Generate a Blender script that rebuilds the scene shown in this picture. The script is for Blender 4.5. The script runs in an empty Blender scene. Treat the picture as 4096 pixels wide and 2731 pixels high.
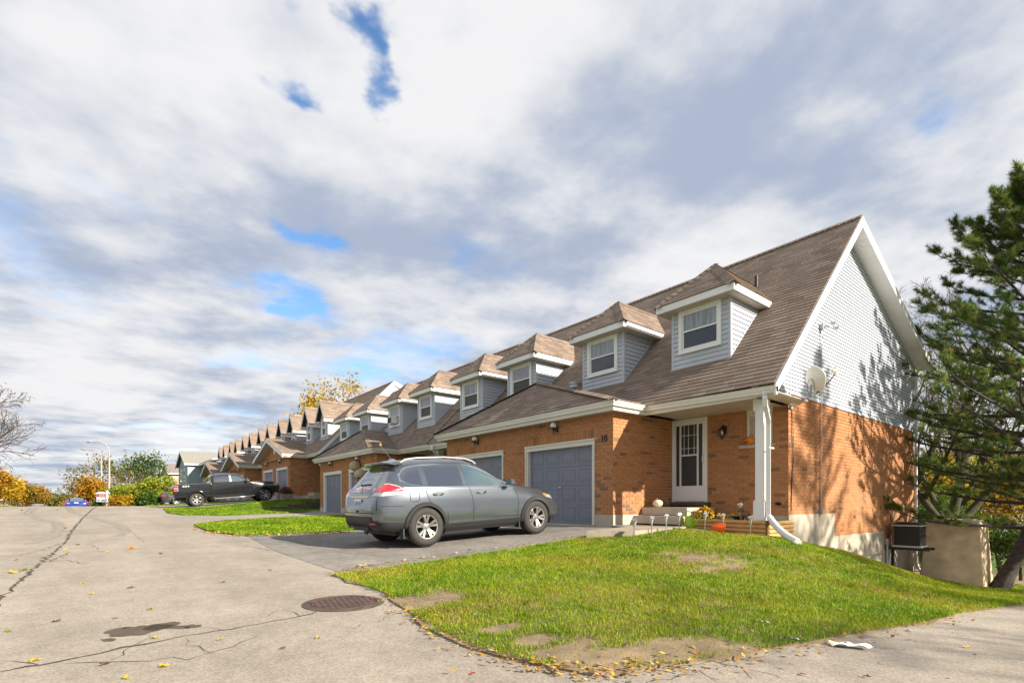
import bpy, bmesh, math, random
import numpy as np
from mathutils import Vector, Matrix, noise as mnoise
from mathutils.geometry import delaunay_2d_cdt
random.seed(11); rng = np.random.default_rng(7)
scene = bpy.context.scene; COL = scene.collection
R = math.radians; PI = math.pi
# ------------------------------------------------------------------ camera
EYE = 1.0; YAW = R(38.86); SN, CS = math.sin(YAW), math.cos(YAW)
FPX, CXP, HYP = 2034.0, 2048.0, 2009.7          # photograph: focal length, principal column, horizon row (pixels)
cam_d = bpy.data.cameras.new('camera'); cam = bpy.data.objects.new('camera', cam_d); COL.objects.link(cam)
cam.location = (0, 0, EYE); cam.rotation_euler = (R(90), 0, -YAW)
cam_d.sensor_width = 36; cam_d.lens = 36*FPX/4096; cam_d.shift_y = (HYP-1365.5)/4096
cam_d.clip_start = .05; cam_d.clip_end = 6000; scene.camera = cam
# ------------------------------------------------------------------ light
SUN = Vector((.42, -1.0, .575)).normalized()
EL = math.asin(SUN.z); AZ = math.atan2(SUN.x, SUN.y)
sl = bpy.data.lights.new('sun', 'SUN'); sl.energy = 5.0; sl.angle = R(.55); sl.color = (1, .90, .76)
so = bpy.data.objects.new('sun', sl); COL.objects.link(so); so.rotation_euler = (-SUN).to_track_quat('-Z', 'Y').to_euler(); so.location = (8, -20, 30)
scene.view_settings.view_transform = 'Standard'; scene.view_settings.look = 'None'
scene.view_settings.gamma = 1; scene.view_settings.use_curve_mapping = False
scene.view_settings.exposure = 1.05
W = bpy.data.worlds.new('World'); scene.world = W; W.use_nodes = True
def build_world():
    nt = W.node_tree; N = nt.nodes; L = nt.links; N.clear()
    def nd(t, **k):
        n = N.new(t)
        for a, b in k.items(): setattr(n, a, b)
        return n
    def mth(op, a, b=None, c=None, clamp=False):
        n = nd('ShaderNodeMath', operation=op, use_clamp=clamp)
        for i, x in enumerate((a, b, c)):
            if x is None: continue
            if isinstance(x, (int, float)): n.inputs[i].default_value = x
            else: L.new(x, n.inputs[i])
        return n.outputs[0]
    out = nd('ShaderNodeOutputWorld')
    sky = nd('ShaderNodeTexSky', sky_type='NISHITA', sun_disc=False, sun_elevation=EL, sun_rotation=AZ)
    sky.altitude = 200; sky.air_density = 1.0; sky.dust_density = .6; sky.ozone_density = 2.5
    bg1 = nd('ShaderNodeBackground'); bg1.inputs[1].default_value = .125
    hs = nd('ShaderNodeHueSaturation'); hs.inputs['Saturation'].default_value = 1.12
    L.new(sky.outputs[0], hs.inputs['Color']); L.new(hs.outputs[0], bg1.inputs[0])
    tc = nd('ShaderNodeTexCoord'); sp = nd('ShaderNodeSeparateXYZ'); L.new(tc.outputs['Generated'], sp.inputs[0])
    z = mth('ADD', mth('MAXIMUM', sp.outputs[2], 0.0), .085)
    px = mth('DIVIDE', sp.outputs[0], z); py = mth('DIVIDE', sp.outputs[1], z)
    cb = nd('ShaderNodeCombineXYZ'); L.new(px, cb.inputs[0]); L.new(py, cb.inputs[1])
    def noise(scale, detail, rough, off=(0, 0, 0), stretch=(1, 1, 1), rz=0, dist=0):
        mp = nd('ShaderNodeMapping'); mp.inputs['Location'].default_value = off; mp.inputs['Scale'].default_value = stretch
        mp.inputs['Rotation'].default_value = (0, 0, rz); L.new(cb.outputs[0], mp.inputs[0])
        n = nd('ShaderNodeTexNoise'); n.inputs['Scale'].default_value = scale; n.inputs['Detail'].default_value = detail
        n.inputs['Roughness'].default_value = rough; n.inputs['Distortion'].default_value = dist; L.new(mp.outputs[0], n.inputs['Vector'])
        return n.outputs['Fac']
    n1 = noise(.8, 6, .55, (3.1, 7.7, 0), (1, 1, 1), .3, .1)
    n2 = noise(3.4, 7, .56, (1.3, 2.2, 0), (1, 1, 1), .3, .1)
    n3 = noise(.62, 3, .5, (8.1, .4, 0), (1, .75, 1), .5)
    dens = mth('ADD', mth('MULTIPLY', n1, .47), mth('MULTIPLY', n2, .30)); dens = mth('ADD', dens, mth('MULTIPLY', n3, .23))
    dens = mth('ADD', mth('MULTIPLY', mth('SUBTRACT', dens, .5), 1.9), .62)
    wx = mth('MULTIPLY', mth('SUBTRACT', noise(3.0, 5, .55, (4, 1, 0)), .5), .6); wy = mth('MULTIPLY', mth('SUBTRACT', noise(3.0, 5, .55, (9, 6, 0)), .5), .6)
    wx2 = mth('ADD', px, mth('MULTIPLY', wx, mth('MULTIPLY', z, 1.0))); wx2 = mth('ADD', px, wx); wy2 = mth('ADD', py, wy)
    # blue holes: where the photograph shows gaps in the cloud deck (directions on the cloud plane)
    for (gx, gy, sx, sy, amp) in GAPS:
        a = mth('DIVIDE', mth('SUBTRACT', wx2, gx), sx); b = mth('DIVIDE', mth('SUBTRACT', wy2, gy), sy)
        e = mth('EXPONENT', mth('MULTIPLY', mth('ADD', mth('MULTIPLY', a, a), mth('MULTIPLY', b, b)), -1.0))
        dens = mth('SUBTRACT', dens, mth('MULTIPLY', e, amp))
    mr = nd('ShaderNodeMapRange', interpolation_type='SMOOTHSTEP'); L.new(dens, mr.inputs[0])
    mr.inputs[1].default_value = .10; mr.inputs[2].default_value = .58
    # brightness of the cloud: thin edges white, thick middles grey blue
    s1 = noise(1.0, 5, .5, (6.9, 1.7, 0), (1, 1, 1), .35, .05)
    s2 = noise(3.2, 7, .58, (2.5, 9.1, 0), (1, 1, 1), .35, .05)
    sh = mth('ADD', mth('MULTIPLY', s1, .62), mth('MULTIPLY', s2, .38))
    mr2 = nd('ShaderNodeMapRange', interpolation_type='SMOOTHSTEP'); L.new(sh, mr2.inputs[0])
    mr2.inputs[1].default_value = .37; mr2.inputs[2].default_value = .60
    cr = nd('ShaderNodeValToRGB'); cr.color_ramp.elements[0].position = 0; cr.color_ramp.elements[0].color = (.225, .26, .335, 1)
    cr.color_ramp.elements[1].position = 1; cr.color_ramp.elements[1].color = (.475, .475, .482, 1)
    e = cr.color_ramp.elements.new(.5); e.color = (.365, .38, .412, 1)
    L.new(mr2.outputs[0], cr.inputs[0])
    bg2 = nd('ShaderNodeBackground'); bg2.inputs[1].default_value = .92; L.new(cr.outputs[0], bg2.inputs[0])
    mx = nd('ShaderNodeMixShader'); L.new(mr.outputs[0], mx.inputs[0]); L.new(bg1.outputs[0], mx.inputs[1]); L.new(bg2.outputs[0], mx.inputs[2])
    L.new(mx.outputs[0], out.inputs[0])
def skyp(px, py):
    a = (px*1.7415-CXP)/FPX; b = -(py*1.7415-HYP)/FPX
    d = Vector((a*CS+SN, -a*SN+CS, b)).normalized(); z = max(d.z, 0)+.085
    return d.x/z, d.y/z
GAPS = []
for (x, y, w, h, amp) in [(905, 50, 55, 80, .45), (940, 160, 35, 55, .42), (655, 195, 55, 40, .28), (725, 545, 45, 30, .40), (690, 685, 55, 40, .48),
                          (1110, 590, 90, 40, .32), (1020, 790, 60, 60, .3), (850, 850, 120, 30, .34), (560, 830, 70, 18, .28), (2150, 250, 90, 50, .24), (640, 20, 90, 30, .3), (855, 35, 40, 40, .3), (965, 110, 30, 45, .3), (690, 215, 40, 30, .25), (740, 565, 30, 25, .25), (670, 700, 40, 25, .3)]:
    gx, gy = skyp(x, y); g1 = skyp(x+w*1.3, y); g2 = skyp(x, y-h*1.3)
    s1 = max(math.hypot(g1[0]-gx, g1[1]-gy), .03); s2 = max(math.hypot(g2[0]-gx, g2[1]-gy), .03)
    GAPS.append((gx, gy, (s1+s2)/2, (s1+s2)/2, amp*.98))
build_world()
# ------------------------------------------------------------------ helpers
WM = {}
def par(o, p, world=True):
    if p is None: return
    o.parent = p
    o.matrix_parent_inverse = WM.get(p.name, Matrix.Identity(4)).inverted() if world else Matrix.Identity(4)
def tag(o, label=None, cat=None, group=None, kind=None):
    if label: o['label'] = label
    if cat: o['category'] = cat
    if group: o['group'] = group
    if kind: o['kind'] = kind
    return o
def thing(name, label, cat, loc=(0, 0, 0), rot=(0, 0, 0), group=None):
    o = bpy.data.objects.new(name, None); COL.objects.link(o); o.location = loc; o.rotation_euler = rot
    o.empty_display_size = .1
    WM[o.name] = Matrix.LocRotScale(Vector(loc), __import__('mathutils').Euler(rot), None)
    return tag(o, label, cat, group)
def copy_tree(o, parent=None):
    c = o.copy(); COL.objects.link(c); c.parent = parent
    for ch in o.children: copy_tree(ch, c)
    return c
class MB:
    def __init__(s): s.v = []; s.f = []; s.m = []; s.t = []
    def add(s, vs, fs, mi=0, t=0.0):
        o = len(s.v); s.v.extend(vs)
        for f in fs: s.f.append([o+i for i in f]); s.m.append(mi); s.t.append(t)
    def box(s, a, b, mi=0, t=0.0):
        x0, y0, z0 = a; x1, y1, z1 = b
        s.add([(x0,y0,z0),(x1,y0,z0),(x1,y1,z0),(x0,y1,z0),(x0,y0,z1),(x1,y0,z1),(x1,y1,z1),(x0,y1,z1)],
              [(0,3,2,1),(4,5,6,7),(0,1,5,4),(1,2,6,5),(2,3,7,6),(3,0,4,7)], mi, t)
    def hexa(s, bot, top, mi=0, t=0.0):
        s.add([tuple(p) for p in bot]+[tuple(p) for p in top], [(0,3,2,1),(4,5,6,7),(0,1,5,4),(1,2,6,5),(2,3,7,6),(3,0,4,7)], mi, t)
    def prism(s, poly, d, mi=0, t=0.0):          # poly: 3d points, extruded by vector d
        n = len(poly); d = Vector(d)
        s.add([tuple(p) for p in poly]+[tuple(Vector(p)+d) for p in poly],
              [tuple(range(n))[::-1], tuple(range(n, 2*n))]+[(i, (i+1) % n, n+(i+1) % n, n+i) for i in range(n)], mi, t)
    def tube(s, pts, r, n=8, mi=0, t=0.0, caps=True):
        pts = [Vector(p) for p in pts]; rs = r if hasattr(r, '__len__') else [r]*len(pts)
        up = None; rings = []
        for i, p in enumerate(pts):
            d = (pts[min(i+1, len(pts)-1)]-pts[max(i-1, 0)])
            d = d.normalized() if d.length > 1e-9 else Vector((0, 0, 1))
            if up is None: up = d.orthogonal().normalized()
            else:
                up = up-d*up.dot(d); up = up.normalized() if up.length > 1e-6 else d.orthogonal().normalized()
            b = d.cross(up)
            rings.append([tuple(p+(up*math.cos(2*PI*k/n)+b*math.sin(2*PI*k/n))*rs[i]) for k in range(n)])
        vs = [q for rg in rings for q in rg]; fs = []
        for i in range(len(pts)-1):
            for k in range(n): fs.append((i*n+k, i*n+(k+1) % n, (i+1)*n+(k+1) % n, (i+1)*n+k))
        if caps: fs.append(tuple(range(n))[::-1]); fs.append(tuple(range((len(pts)-1)*n, len(pts)*n)))
        s.add(vs, fs, mi, t)
    def rtube(s, pts, w, h, mi=0, side=(0, 1, 0)):     # rectangular pipe along points; side = width direction
        pts = [Vector(p) for p in pts]; sd = Vector(side).normalized(); vs = []; fs = []
        for i, p in enumerate(pts):
            d = (pts[min(i+1, len(pts)-1)]-pts[max(i-1, 0)]).normalized(); q = d.cross(sd).normalized()
            for a, b in ((-1,-1),(1,-1),(1,1),(-1,1)): vs.append(tuple(p+sd*a*w/2+q*b*h/2))
        for i in range(len(pts)-1):
            for k in range(4): fs.append((i*4+k, i*4+(k+1) % 4, (i+1)*4+(k+1) % 4, (i+1)*4+k))
        fs.append((3,2,1,0)); n = len(pts)*4; fs.append((n-4,n-3,n-2,n-1)); s.add(vs, fs, mi)
    def lathe(s, prof, n=16, mat=None, mi=0, t=0.0, close=False, caps=True):
        M = mat or Matrix.Identity(4); vs = []; fs = []
        for r, z in prof:
            for k in range(n): vs.append(tuple(M @ Vector((r*math.cos(2*PI*k/n), r*math.sin(2*PI*k/n), z))))
        m = len(prof)
        for i in range(m-1 if not close else m):
            j = (i+1) % m
            for k in range(n): fs.append((i*n+k, i*n+(k+1) % n, j*n+(k+1) % n, j*n+k))
        if not close and caps:
            if prof[0][0] > 1e-5: fs.append(tuple(range(n))[::-1])
            if prof[-1][0] > 1e-5: fs.append(tuple(range((m-1)*n, m*n)))
        s.add(vs, fs, mi, t)
    def grid(s, P, mi=0, t=0.0, flip=False):        # P[i][j] points
        ni = len(P); nj = len(P[0]); vs = [tuple(q) for row in P for q in row]; fs = []
        for i in range(ni-1):
            for j in range(nj-1):
                f = (i*nj+j, (i+1)*nj+j, (i+1)*nj+j+1, i*nj+j+1); fs.append(f[::-1] if flip else f)
        s.add(vs, fs, mi, t)
    def build(s, name, mats, parent=None, smooth=None, origin=None, world=True):
        me = bpy.data.meshes.new(name); vs = s.v
        if origin is not None: o3 = Vector(origin); vs = [tuple(Vector(p)-o3) for p in vs]
        me.from_pydata(vs, [], s.f)
        mats = mats if isinstance(mats, (list, tuple)) else [mats]
        for m in mats: me.materials.append(m)
        if len(mats) > 1: me.polygons.foreach_set('material_index', s.m)
        at = me.attributes.new('tint', 'FLOAT', 'FACE'); at.data.foreach_set('value', s.t)
        if smooth is not None:
            me.polygons.foreach_set('use_smooth', [True]*len(s.f))
            if smooth < 179: me.set_sharp_from_angle(angle=R(smooth))
        me.update(); o = bpy.data.objects.new(name, me); COL.objects.link(o)
        if origin is not None: o.location = origin; WM[o.name] = Matrix.Translation(Vector(origin))
        if parent is not None: par(o, parent, world)
        return o
def fast_mesh(name, co, faces_n, idx, mats, tint=None, parent=None, smooth=False, world=True):
    """co (n,3) ; all faces have faces_n corners ; idx flat"""
    me = bpy.data.meshes.new(name); nv = len(co); nl = len(idx); nf = nl//faces_n
    me.vertices.add(nv); me.vertices.foreach_set('co', np.asarray(co, np.float32).ravel())
    me.loops.add(nl); me.loops.foreach_set('vertex_index', np.asarray(idx, np.int32))
    me.polygons.add(nf); me.polygons.foreach_set('loop_start', np.arange(0, nl, faces_n, dtype=np.int32))
    try: me.polygons.foreach_set('loop_total', np.full(nf, faces_n, np.int32))
    except Exception: pass
    for m in (mats if isinstance(mats, (list, tuple)) else [mats]): me.materials.append(m)
    if tint is not None:
        at = me.attributes.new('tint', 'FLOAT', 'FACE'); at.data.foreach_set('value', np.asarray(tint, np.float32))
    if smooth: me.polygons.foreach_set('use_smooth', [True]*nf)
    me.update(calc_edges=True); me.validate()
    o = bpy.data.objects.new(name, me); COL.objects.link(o)
    if parent is not None: par(o, parent, world)
    return o
# ------------------------------------------------------------------ materials
def mat(name, col, rough=.6, metal=0, var=.12, vs=2.5, bump=0, bs=60, ramp=None, coat=0, spec=.5, var2=0, vs2=.4, sss=0, emit=0, trans=0, stretch=None, transl=0):
    m = bpy.data.materials.new(name); m.use_nodes = True; nt = m.node_tree; N = nt.nodes; L = nt.links
    p = N['Principled BSDF']; geo = N.new('ShaderNodeNewGeometry')
    p.inputs['Roughness'].default_value = rough; p.inputs['Metallic'].default_value = metal
    p.inputs['Specular IOR Level'].default_value = spec; p.inputs['Coat Weight'].default_value = coat; p.inputs['Coat Roughness'].default_value = .03
    pos = geo.outputs['Position']
    if stretch:
        mp = N.new('ShaderNodeMapping'); mp.inputs['Scale'].default_value = stretch; L.new(pos, mp.inputs[0]); pos = mp.outputs[0]
    if ramp:
        at = N.new('ShaderNodeAttribute'); at.attribute_name = 'tint'; cr = N.new('ShaderNodeValToRGB'); L.new(at.outputs['Fac'], cr.inputs[0])
        el = cr.color_ramp.elements
        for i, (q, c) in enumerate(ramp):
            e = el[i] if i < 2 else el.new(q)
            e.position = q; e.color = (*c, 1)
        base = cr.outputs[0]
    else:
        rgb = N.new('ShaderNodeRGB'); rgb.outputs[0].default_value = (*col, 1); base = rgb.outputs[0]
    for v, sc in ((var, vs), (var2, vs2)):
        if v:
            n = N.new('ShaderNodeTexNoise'); n.inputs['Scale'].default_value = sc; n.inputs['Detail'].default_value = 5; L.new(pos, n.inputs['Vector'])
            mr = N.new('ShaderNodeMapRange'); L.new(n.outputs['Fac'], mr.inputs[0]); mr.inputs[1].default_value = .3; mr.inputs[2].default_value = .7
            mr.inputs[3].default_value = 1-v; mr.inputs[4].default_value = 1+v
            vm = N.new('ShaderNodeVectorMath'); vm.operation = 'SCALE'; L.new(base, vm.inputs[0]); L.new(mr.outputs[0], vm.inputs['Scale']); base = vm.outputs[0]
    L.new(base, p.inputs['Base Color'])
    if bump:
        n = N.new('ShaderNodeTexNoise'); n.inputs['Scale'].default_value = bs; n.inputs['Detail'].default_value = 4; L.new(pos, n.inputs['Vector'])
        b = N.new('ShaderNodeBump'); b.inputs['Strength'].default_value = bump; b.inputs['Distance'].default_value = .02
        L.new(n.outputs['Fac'], b.inputs['Height']); L.new(b.outputs[0], p.inputs['Normal'])
    if emit: L.new(base, p.inputs['Emission Color']); p.inputs['Emission Strength'].default_value = emit
    if trans: p.inputs['Transmission Weight'].default_value = trans
    if transl:
        tb = N.new('ShaderNodeBsdfTranslucent'); L.new(base, tb.inputs[0]); ms = N.new('ShaderNodeMixShader'); ms.inputs[0].default_value = transl
        L.new(p.outputs[0], ms.inputs[1]); L.new(tb.outputs[0], ms.inputs[2]); L.new(ms.outputs[0], N['Material Output'].inputs[0])
    return m
M = {}
M['brick'] = mat('brick', None, .85, ramp=[(0, (.45, .20, .075)), (.45, (.41, .172, .062)), (.8, (.35, .14, .05)), (.9, (.28, .12, .05)), (1, (.19, .11, .065))], var=.10, vs=18, bump=.25, bs=90, var2=.08, vs2=.7)
M['mortar'] = mat('mortar', (.46, .40, .32), .95, var=.15, vs=30)
M['shingle'] = mat('shingle', None, .93, ramp=[(0, (.165, .123, .098)), (.5, (.225, .168, .13)), (1, (.295, .222, .172))], var=.16, vs=60, bump=.3, bs=150, var2=.10, vs2=.5)
M['felt'] = mat('roof_felt', (.06, .046, .04), .95)
M['white'] = mat('white_paint', (.78, .78, .77), .45, var=.03, vs=1.5)
M['cream'] = mat('cream_trim', (.66, .63, .55), .5, var=.05)
M['soffit'] = mat('soffit_metal', (.50, .45, .37), .5, var=.05)
M['siding'] = mat('grey_siding', (.47, .505, .565), .5, var=.04, vs=1.2, spec=.4)
M['gutter'] = mat('gutter_white', (.72, .69, .62), .35, var=.05, vs=1)
M['concrete'] = mat('concrete', (.43, .38, .30), .9, var=.16, vs=2.5, bump=.2, bs=50, var2=.12, vs2=.6)
M['slab'] = mat('slab_concrete', (.30, .255, .195), .9, var=.2, vs=4, bump=.2, bs=50)
M['concrete2'] = mat('step_concrete', (.46, .40, .31), .85, var=.14, vs=6, bump=.15, bs=60)
M['doorgrey'] = mat('garage_door_paint', (.18, .193, .243), .45, var=.04, vs=1.2)
M['glass'] = mat('window_glass', (.035, .042, .05), .04, var=.3, vs=1.2, spec=.9)
M['glasscur'] = mat('curtained_glass', (.24, .28, .30), .06, var=.35, vs=4, spec=.9, stretch=(3, 5, .3))
M['glasslil'] = mat('blind_behind_glass', (.26, .25, .33), .06, var=.12, vs=3, spec=.9)
M['screen'] = mat('insect_screen', (.045, .047, .05), .5, var=.1)
M['black'] = mat('black_metal', (.012, .012, .013), .4, var=.1)
M['globe'] = mat('frosted_globe', (.75, .70, .60), .25, var=.08, vs=8)
M['steel'] = mat('steel', (.55, .56, .57), .3, metal=1, var=.05)
M['greymetal'] = mat('grey_metal', (.42, .43, .44), .45, metal=.3, var=.06)
M['cable'] = mat('cable', (.015, .014, .013), .6)
M['wood'] = mat('log_wood', (.50, .30, .11), .7, var=.2, vs=6, bump=.2, bs=40, stretch=(1, 1, 5))
M['woodend'] = mat('log_end', (.17, .085, .04), .8, var=.25, vs=20)
M['timber'] = mat('old_timber', (.10, .078, .058), .9, var=.3, vs=8, bump=.4, bs=40)
M['orange'] = mat('orange_pumpkin', (.72, .20, .012), .4, var=.12, vs=10)
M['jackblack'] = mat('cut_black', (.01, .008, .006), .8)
M['whitepump'] = mat('white_pumpkin', (.68, .60, .46), .5, var=.08, vs=10)
M['stem'] = mat('pumpkin_stem', (.28, .17, .05), .8)
# ------------------------------------------------------------------ terrain height
def sm(a, b, x): t = min(max((x-a)/(b-a), 0), 1); return t*t*(3-2*t)
def ip(x, pts): return float(np.interp(x, [p[0] for p in pts], [p[1] for p in pts]))
_RY = np.linspace(-80, 400, 961)
_rv = np.interp(_RY, [-80,-20,0,4,16,31,36,46,52,63,80,110,200,400], [-1.2,-.35,-.06,0,.33,.60,.69,.765,.70,.12,-1.0,-3.2,-9,-14])
_rv = np.convolve(np.pad(_rv, 4, mode='edge'), np.ones(9)/9, mode='valid')
def road_z(Y): return float(np.interp(Y, _RY, _rv))
B_PTS = [(2,.02),(5,.17),(7.5,.29),(9.5,.345),(11,.25),(11.95,.16),(14.6,-.18),(17,-.66),(19.2,-1.12),(21.5,-1.52),(30,-2.2),(60,-4),(200,-9)]
L_PTS = [(2,0),(5,-.06),(8,-.20),(9.5,-.33),(12,-.60),(15,-.97),(19,-1.43),(22,-1.70),(30,-2.3),(60,-4),(200,-9)]
def garage_z(Y): return .42+.06*sm(18, 24, Y)+.72*sm(30.3, 33.6, Y)-6*sm(74, 200, Y)
def gz(X, Y):
    r = road_z(Y)
    if X <= 2.0: return r
    fr = r+(garage_z(Y)-r)*sm(2.5, 10.6, X)*1.0 if X < 10.6 else garage_z(Y)
    if X > 20: fr += (-1.5-.05*(X-20)-fr)*sm(20, 24, X)
    if Y >= 6.6: return fr
    bk = ip(X, B_PTS); ln = ip(X, L_PTS); qa = 1.0+1.6*sm(8.5, 13, X); lo = ln+(bk-ln)*sm(qa, 4.6+.6*sm(8.5, 13, X), Y)
    lo = r+(lo-r)*sm(2.0, 3.6, X)
    return lo+(fr-lo)*sm(4.9, 6.6, Y)
def pix(px, py, h=0.0):
    """world point where the photo pixel (2352-wide picture) meets the ground raised by h"""
    a = (px*1.7415-CXP)/FPX; b = -(py*1.7415-HYP)/FPX; d = (a*CS+SN, -a*SN+CS, b)
    t = .8; last = t
    while t < 400:
        if EYE+d[2]*t <= gz(d[0]*t, d[1]*t)+h: break
        last = t; t += max(.05, t*.01)
    lo, hi = last, t
    for _ in range(30):
        m_ = (lo+hi)/2
        if EYE+d[2]*m_ <= gz(d[0]*m_, d[1]*m_)+h: hi = m_
        else: lo = m_
    return Vector((d[0]*hi, d[1]*hi, EYE+d[2]*hi))
def onp(px, py, X=None, Y=None, Z=None):
    a = (px*1.7415-CXP)/FPX; b = -(py*1.7415-HYP)/FPX; d = Vector((a*CS+SN, -a*SN+CS, b))
    t = X/d[0] if X is not None else Y/d[1] if Y is not None else (Z-EYE)/d[2]
    return d*t+Vector((0, 0, EYE))
def proj(p):
    lat = p[0]*CS-p[1]*SN; d = p[0]*SN+p[1]*CS
    return (CXP+FPX*lat/d, HYP-FPX*(p[2]-EYE)/d, d)
def inpoly(x, y, P):
    c = False; j = len(P)-1
    for i in range(len(P)):
        if (P[i][1] > y) != (P[j][1] > y) and x < (P[j][0]-P[i][0])*(y-P[i][1])/(P[j][1]-P[i][1])+P[i][0]: c = not c
        j = i
    return c
def densify(P, step):
    out = []
    for i in range(len(P)):
        a = Vector(P[i]); b = Vector(P[(i+1) % len(P)]); n = max(1, int((b-a).length/step))
        for k in range(n): out.append(a.lerp(b, k/n))
    return out
def drape(name, P, off, m, step=.5, skirt=0, wob=0, bump=0, kind='structure', zf=None):
    """sheet over the terrain inside polygon P"""
    P = densify(P, step*.6)
    if wob: P = [p+Vector((mnoise.noise((p.x*2.3, p.y*2.3, 1))*wob, mnoise.noise((p.x*2.3, p.y*2.3, 7))*wob)) for p in P]
    xs = [p.x for p in P]; ys = [p.y for p in P]; pts = list(P); nb = len(P)
    x = min(xs)
    while x < max(xs):
        y = min(ys)
        while y < max(ys):
            q = (x+random.uniform(-.1, .1)*step, y+random.uniform(-.1, .1)*step)
            if inpoly(q[0], q[1], P): pts.append(Vector(q))
            y += step
        x += step
    ed = [(i, (i+1) % nb) for i in range(nb)]
    v, e, f, _, _, _ = delaunay_2d_cdt(pts, ed, [list(range(nb))], 1, 1e-5)
    zf = zf or gz
    mb = MB(); Z = [zf(q.x, q.y)+off+(bump*mnoise.noise((q.x*1.7, q.y*1.7, 3)) if bump else 0) for q in v]
    mb.add([(q.x, q.y, Z[i]) for i, q in enumerate(v)], [tuple(t) for t in f])
    if skirt:
        for i in range(nb):
            a = P[i]; b = P[(i+1) % nb]; za = zf(a.x, a.y); zb = zf(b.x, b.y)
            ba = bump*mnoise.noise((a.x*1.7, a.y*1.7, 3)) if bump else 0; bb = bump*mnoise.noise((b.x*1.7, b.y*1.7, 3)) if bump else 0
            mb.add([(a.x, a.y, za+off+ba), (b.x, b.y, zb+off+bb), (b.x, b.y, zb-skirt), (a.x, a.y, za-skirt)], [(3, 2, 1, 0)])
    o = mb.build(name, m, smooth=60 if skirt else 180); tag(o, kind=kind)
    me = o.data; bm = bmesh.new(); bm.from_mesh(me); bmesh.ops.recalc_face_normals(bm, faces=bm.faces)
    up = sum(fc.normal.z*fc.calc_area() for fc in bm.faces)
    if up < 0: bmesh.ops.reverse_faces(bm, faces=bm.faces)
    bm.to_mesh(me); bm.free()
    return o
# ------------------------------------------------------------------ ground materials
def asphalt(name, c0, c1, speck, stain=.12):
    m = bpy.data.materials.new(name); m.use_nodes = True; nt = m.node_tree; N = nt.nodes; L = nt.links; p = N['Principled BSDF']
    geo = N.new('ShaderNodeNewGeometry'); pos = geo.outputs['Position']
    def noise(s, d=5, r=.6):
        n = N.new('ShaderNodeTexNoise'); n.inputs['Scale'].default_value = s; n.inputs['Detail'].default_value = d; n.inputs['Roughness'].default_value = r
        L.new(pos, n.inputs['Vector']); return n.outputs['Fac']
    def mr(x, a, b, c, d):
        n = N.new('ShaderNodeMapRange'); L.new(x, n.inputs[0])
        for i, q in enumerate((a, b, c, d)): n.inputs[i+1].default_value = q
        return n.outputs[0]
    mix = N.new('ShaderNodeMix'); mix.data_type = 'RGBA'; L.new(mr(noise(.55, 6, .65), .35, .65, 0, 1), mix.inputs[0])
    mix.inputs[6].default_value = (*c0, 1); mix.inputs[7].default_value = (*c1, 1)
    col = mix.outputs[2]
    vo = N.new('ShaderNodeTexVoronoi'); vo.inputs['Scale'].default_value = 95; L.new(pos, vo.inputs['Vector'])
    sep = N.new('ShaderNodeSeparateColor'); L.new(vo.outputs['Color'], sep.inputs[0])
    mpn = N.new('ShaderNodeMapping'); mpn.inputs['Scale'].default_value = (1.3, .12, 1); L.new(pos, mpn.inputs[0]); nst = N.new('ShaderNodeTexNoise'); nst.inputs['Scale'].default_value = 1.0; nst.inputs['Detail'].default_value = 4; L.new(mpn.outputs[0], nst.inputs['Vector'])
    for fac in (mr(nst.outputs['Fac'], .3, .7, 1-stain*.8, 1+stain*.8), mr(sep.outputs[0], 0, 1, 1-speck, 1+speck), mr(noise(7, 5, .7), .3, .7, 1-stain, 1+stain), mr(noise(1.7, 3, .5), .3, .7, 1-stain*.6, 1+stain*.6)):
        vm = N.new('ShaderNodeVectorMath'); vm.operation = 'SCALE'; L.new(col, vm.inputs[0]); L.new(fac, vm.inputs['Scale']); col = vm.outputs[0]
    L.new(col, p.inputs['Base Color']); p.inputs['Roughness'].default_value = .88; p.inputs['Specular IOR Level'].default_value = .3
    b = N.new('ShaderNodeBump'); b.inputs['Strength'].default_value = .5; b.inputs['Distance'].default_value = .006
    L.new(sep.outputs[0], b.inputs['Height']); L.new(b.outputs[0], p.inputs['Normal'])
    return m
M['road'] = asphalt('worn_asphalt', (.265, .232, .19), (.335, .293, .24), .22)
M['drive'] = asphalt('driveway_asphalt', (.165, .155, .142), (.25, .228, .198), .2, .2)
M['drivelight'] = asphalt('pale_driveway_asphalt', (.24, .215, .18), (.31, .28, .23), .25, .12)
M['soil'] = mat('lawn_soil', (.225, .165, .095), .95, var=.3, vs=5, bump=.4, bs=60, var2=.2, vs2=.9)
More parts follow.
